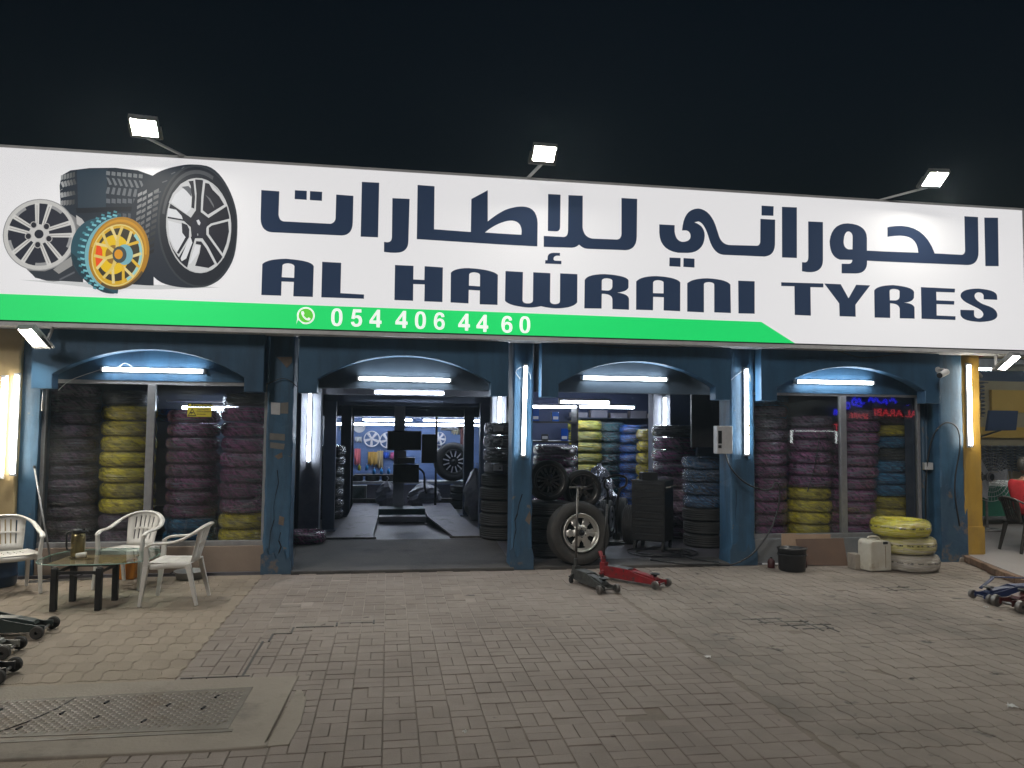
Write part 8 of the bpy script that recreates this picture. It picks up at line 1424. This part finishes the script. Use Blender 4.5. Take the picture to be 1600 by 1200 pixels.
for s in (-1, 1):
    e_ = B(); e_.lathe([(.001, -.010), (.009, -.006), (.011, 0), (.009, .006), (.001, .010)], 10, (s*.03, -.092, 1.232)); e_.obj('eye', pm('eye_dark', (.02, .015, .012, 1), rough=.2), ho, smooth=True)
    e_ = B(); e_.lathe([(.001, -.03), (.014, -.02), (.018, 0), (.016, .022), (.001, .03)], 10, (s*.078, .0, 1.215)); e_.obj('ear', skin, ho, smooth=True)
    for k in range(5):
        f_ = B(); bx_ = s*(.13-.012+.0) ; x0 = s*(.105+.016*k); ln = [.05, .072, .078, .072, .058][k]
        f_.tube([(x0, -.31, .69), (x0, -.31-ln*.6, .69), (x0-s*.004, -.31-ln, .672)], .009, 6, sub=2); f_.obj('finger', skin, body, smooth=True)
    f_ = B(); f_.beam((s*.14, -.42, .02), (s*.15, -.68, .015), .09, .05, .085, .035); f_.obj('shoe', blackp, pants, bevel=.015, seg=3)
hr = B(); hr.lathe([(.074, -.06), (.084, -.02), (.088, .0), (.09, .05), (.078, .105), (.045, .132), (.001, .140)], 24, (0, .006, 1.225)); hr.v = [(v[0]*.96, v[1]*1.12 + (.012 if v[2] < 1.25 else 0), v[2]) for v in hr.v]
ha = hr.obj('hair', hairm, pe, smooth=True)

# ---------------------------------------------------------------- across the street, behind the camera (seen mirrored in the window glass)
b = B(); b.box(-40, 60, -11.5, 1.2, -.013, -.006); struct(b.obj('road', asphalt))
ob = thing('shop_across_street', 'dark shop front across the street with a red and blue lit sign', 'building', (20, -12, 0)); b = B(); b.box(2, 40, -16, -12.1, 0, 5); P(b, 'wall', darkint, ob)
for k in range(8): b = B(); b.box(4+k*4.4, 7.6+k*4.4, -12.09, -12.03, .1, 2.6); P(b, 'shutter', pm('dark_shutter', (.05, .05, .055, 1), (.07, .07, .07, 1), rough=.5, nscale=4), ob)
ls = thing('led_sign', 'lit red and blue lettering across the street, mirrored in the right window', 'sign', (21, -11.9, 2.3))
redled = emat('red_led', (1, .03, .05, 1), 3.5); blueled = emat('blue_led', (.01, .01, 1, 1), 6)
def led_text(txt, x, z, size, sx=1.0):
    o = text_mesh('led_letters', txt, size, redled, ls, (x, -11.9, z), (-1, 0, .03), (0, 0, 1), bold=.012*size, depth=.01, sx=sx); o.location = -Vector(ls.location)
led_text('AL ARABI', 23.72, 2.44, .46, 1.13); led_text('SPARE', 21.28, 2.36, .32, 1.05); led_text('T', 19.85, 1.80, .44, 1.0)
def led_script(pts, r=.05):
    b = B(); b.tube([(x, -11.9, z) for x, z in pts], r, 6, sub=4); P(b, 'led_script_stroke', blueled, ls)
led_script([(23.25, 2.98), (23.2, 3.16), (23.0, 3.10), (22.8, 3.20), (22.65, 3.10), (22.5, 3.28), (22.35, 3.16)]); led_script([(22.2, 3.0), (22.15, 3.24), (22.0, 3.1), (21.8, 3.12), (21.65, 3.3), (21.55, 3.12), (21.4, 3.32), (21.3, 3.12)])
led_script([(21.1, 3.08), (20.95, 3.02), (20.85, 3.26), (20.7, 3.05), (20.62, 3.3), (20.5, 3.02), (20.95, 2.9)]); led_script([(20.38, 2.98), (20.28, 3.08), (20.18, 2.92), (20.3, 2.8), (20.38, 2.92)]); led_script([(19.95, 2.55), (19.85, 2.72), (19.75, 2.55), (19.68, 2.75), (19.6, 2.5)])
for (x0, x1, z0, z1) in ((17.55, 17.63, 1.24, 1.80), (19.70, 19.78, 1.24, 1.77), (17.64, 19.69, 1.765, 1.795)):
    b = B(); b.box(x0, x1, -11.98, -11.94, z0, z1); o = P(b, 'lit_strip', emat('far_white_tube', (.95, 1, 1, 1), 7 if x1-x0 < 1 else 2.5), ob)

# ---------------------------------------------------------------- added haze volume, stands in for lens glow
hz = B(); hz.box(-42, 62, -18, 24, -1.0, 8.0)
hm = bpy.data.materials.new('lens_glow_haze'); hm.use_nodes = True; ht_ = hm.node_tree
for n in list(ht_.nodes): ht_.nodes.remove(n)
ho_ = ht_.nodes.new('ShaderNodeOutputMaterial'); hv = ht_.nodes.new('ShaderNodeVolumePrincipled'); ht_.links.new(hv.outputs[0], ho_.inputs['Volume'])
hv.inputs['Color'].default_value = (.70, .88, 1, 1); hv.inputs['Density'].default_value = HAZE; hv.inputs['Anisotropy'].default_value = .3
stuff(hz.obj('haze', hm))
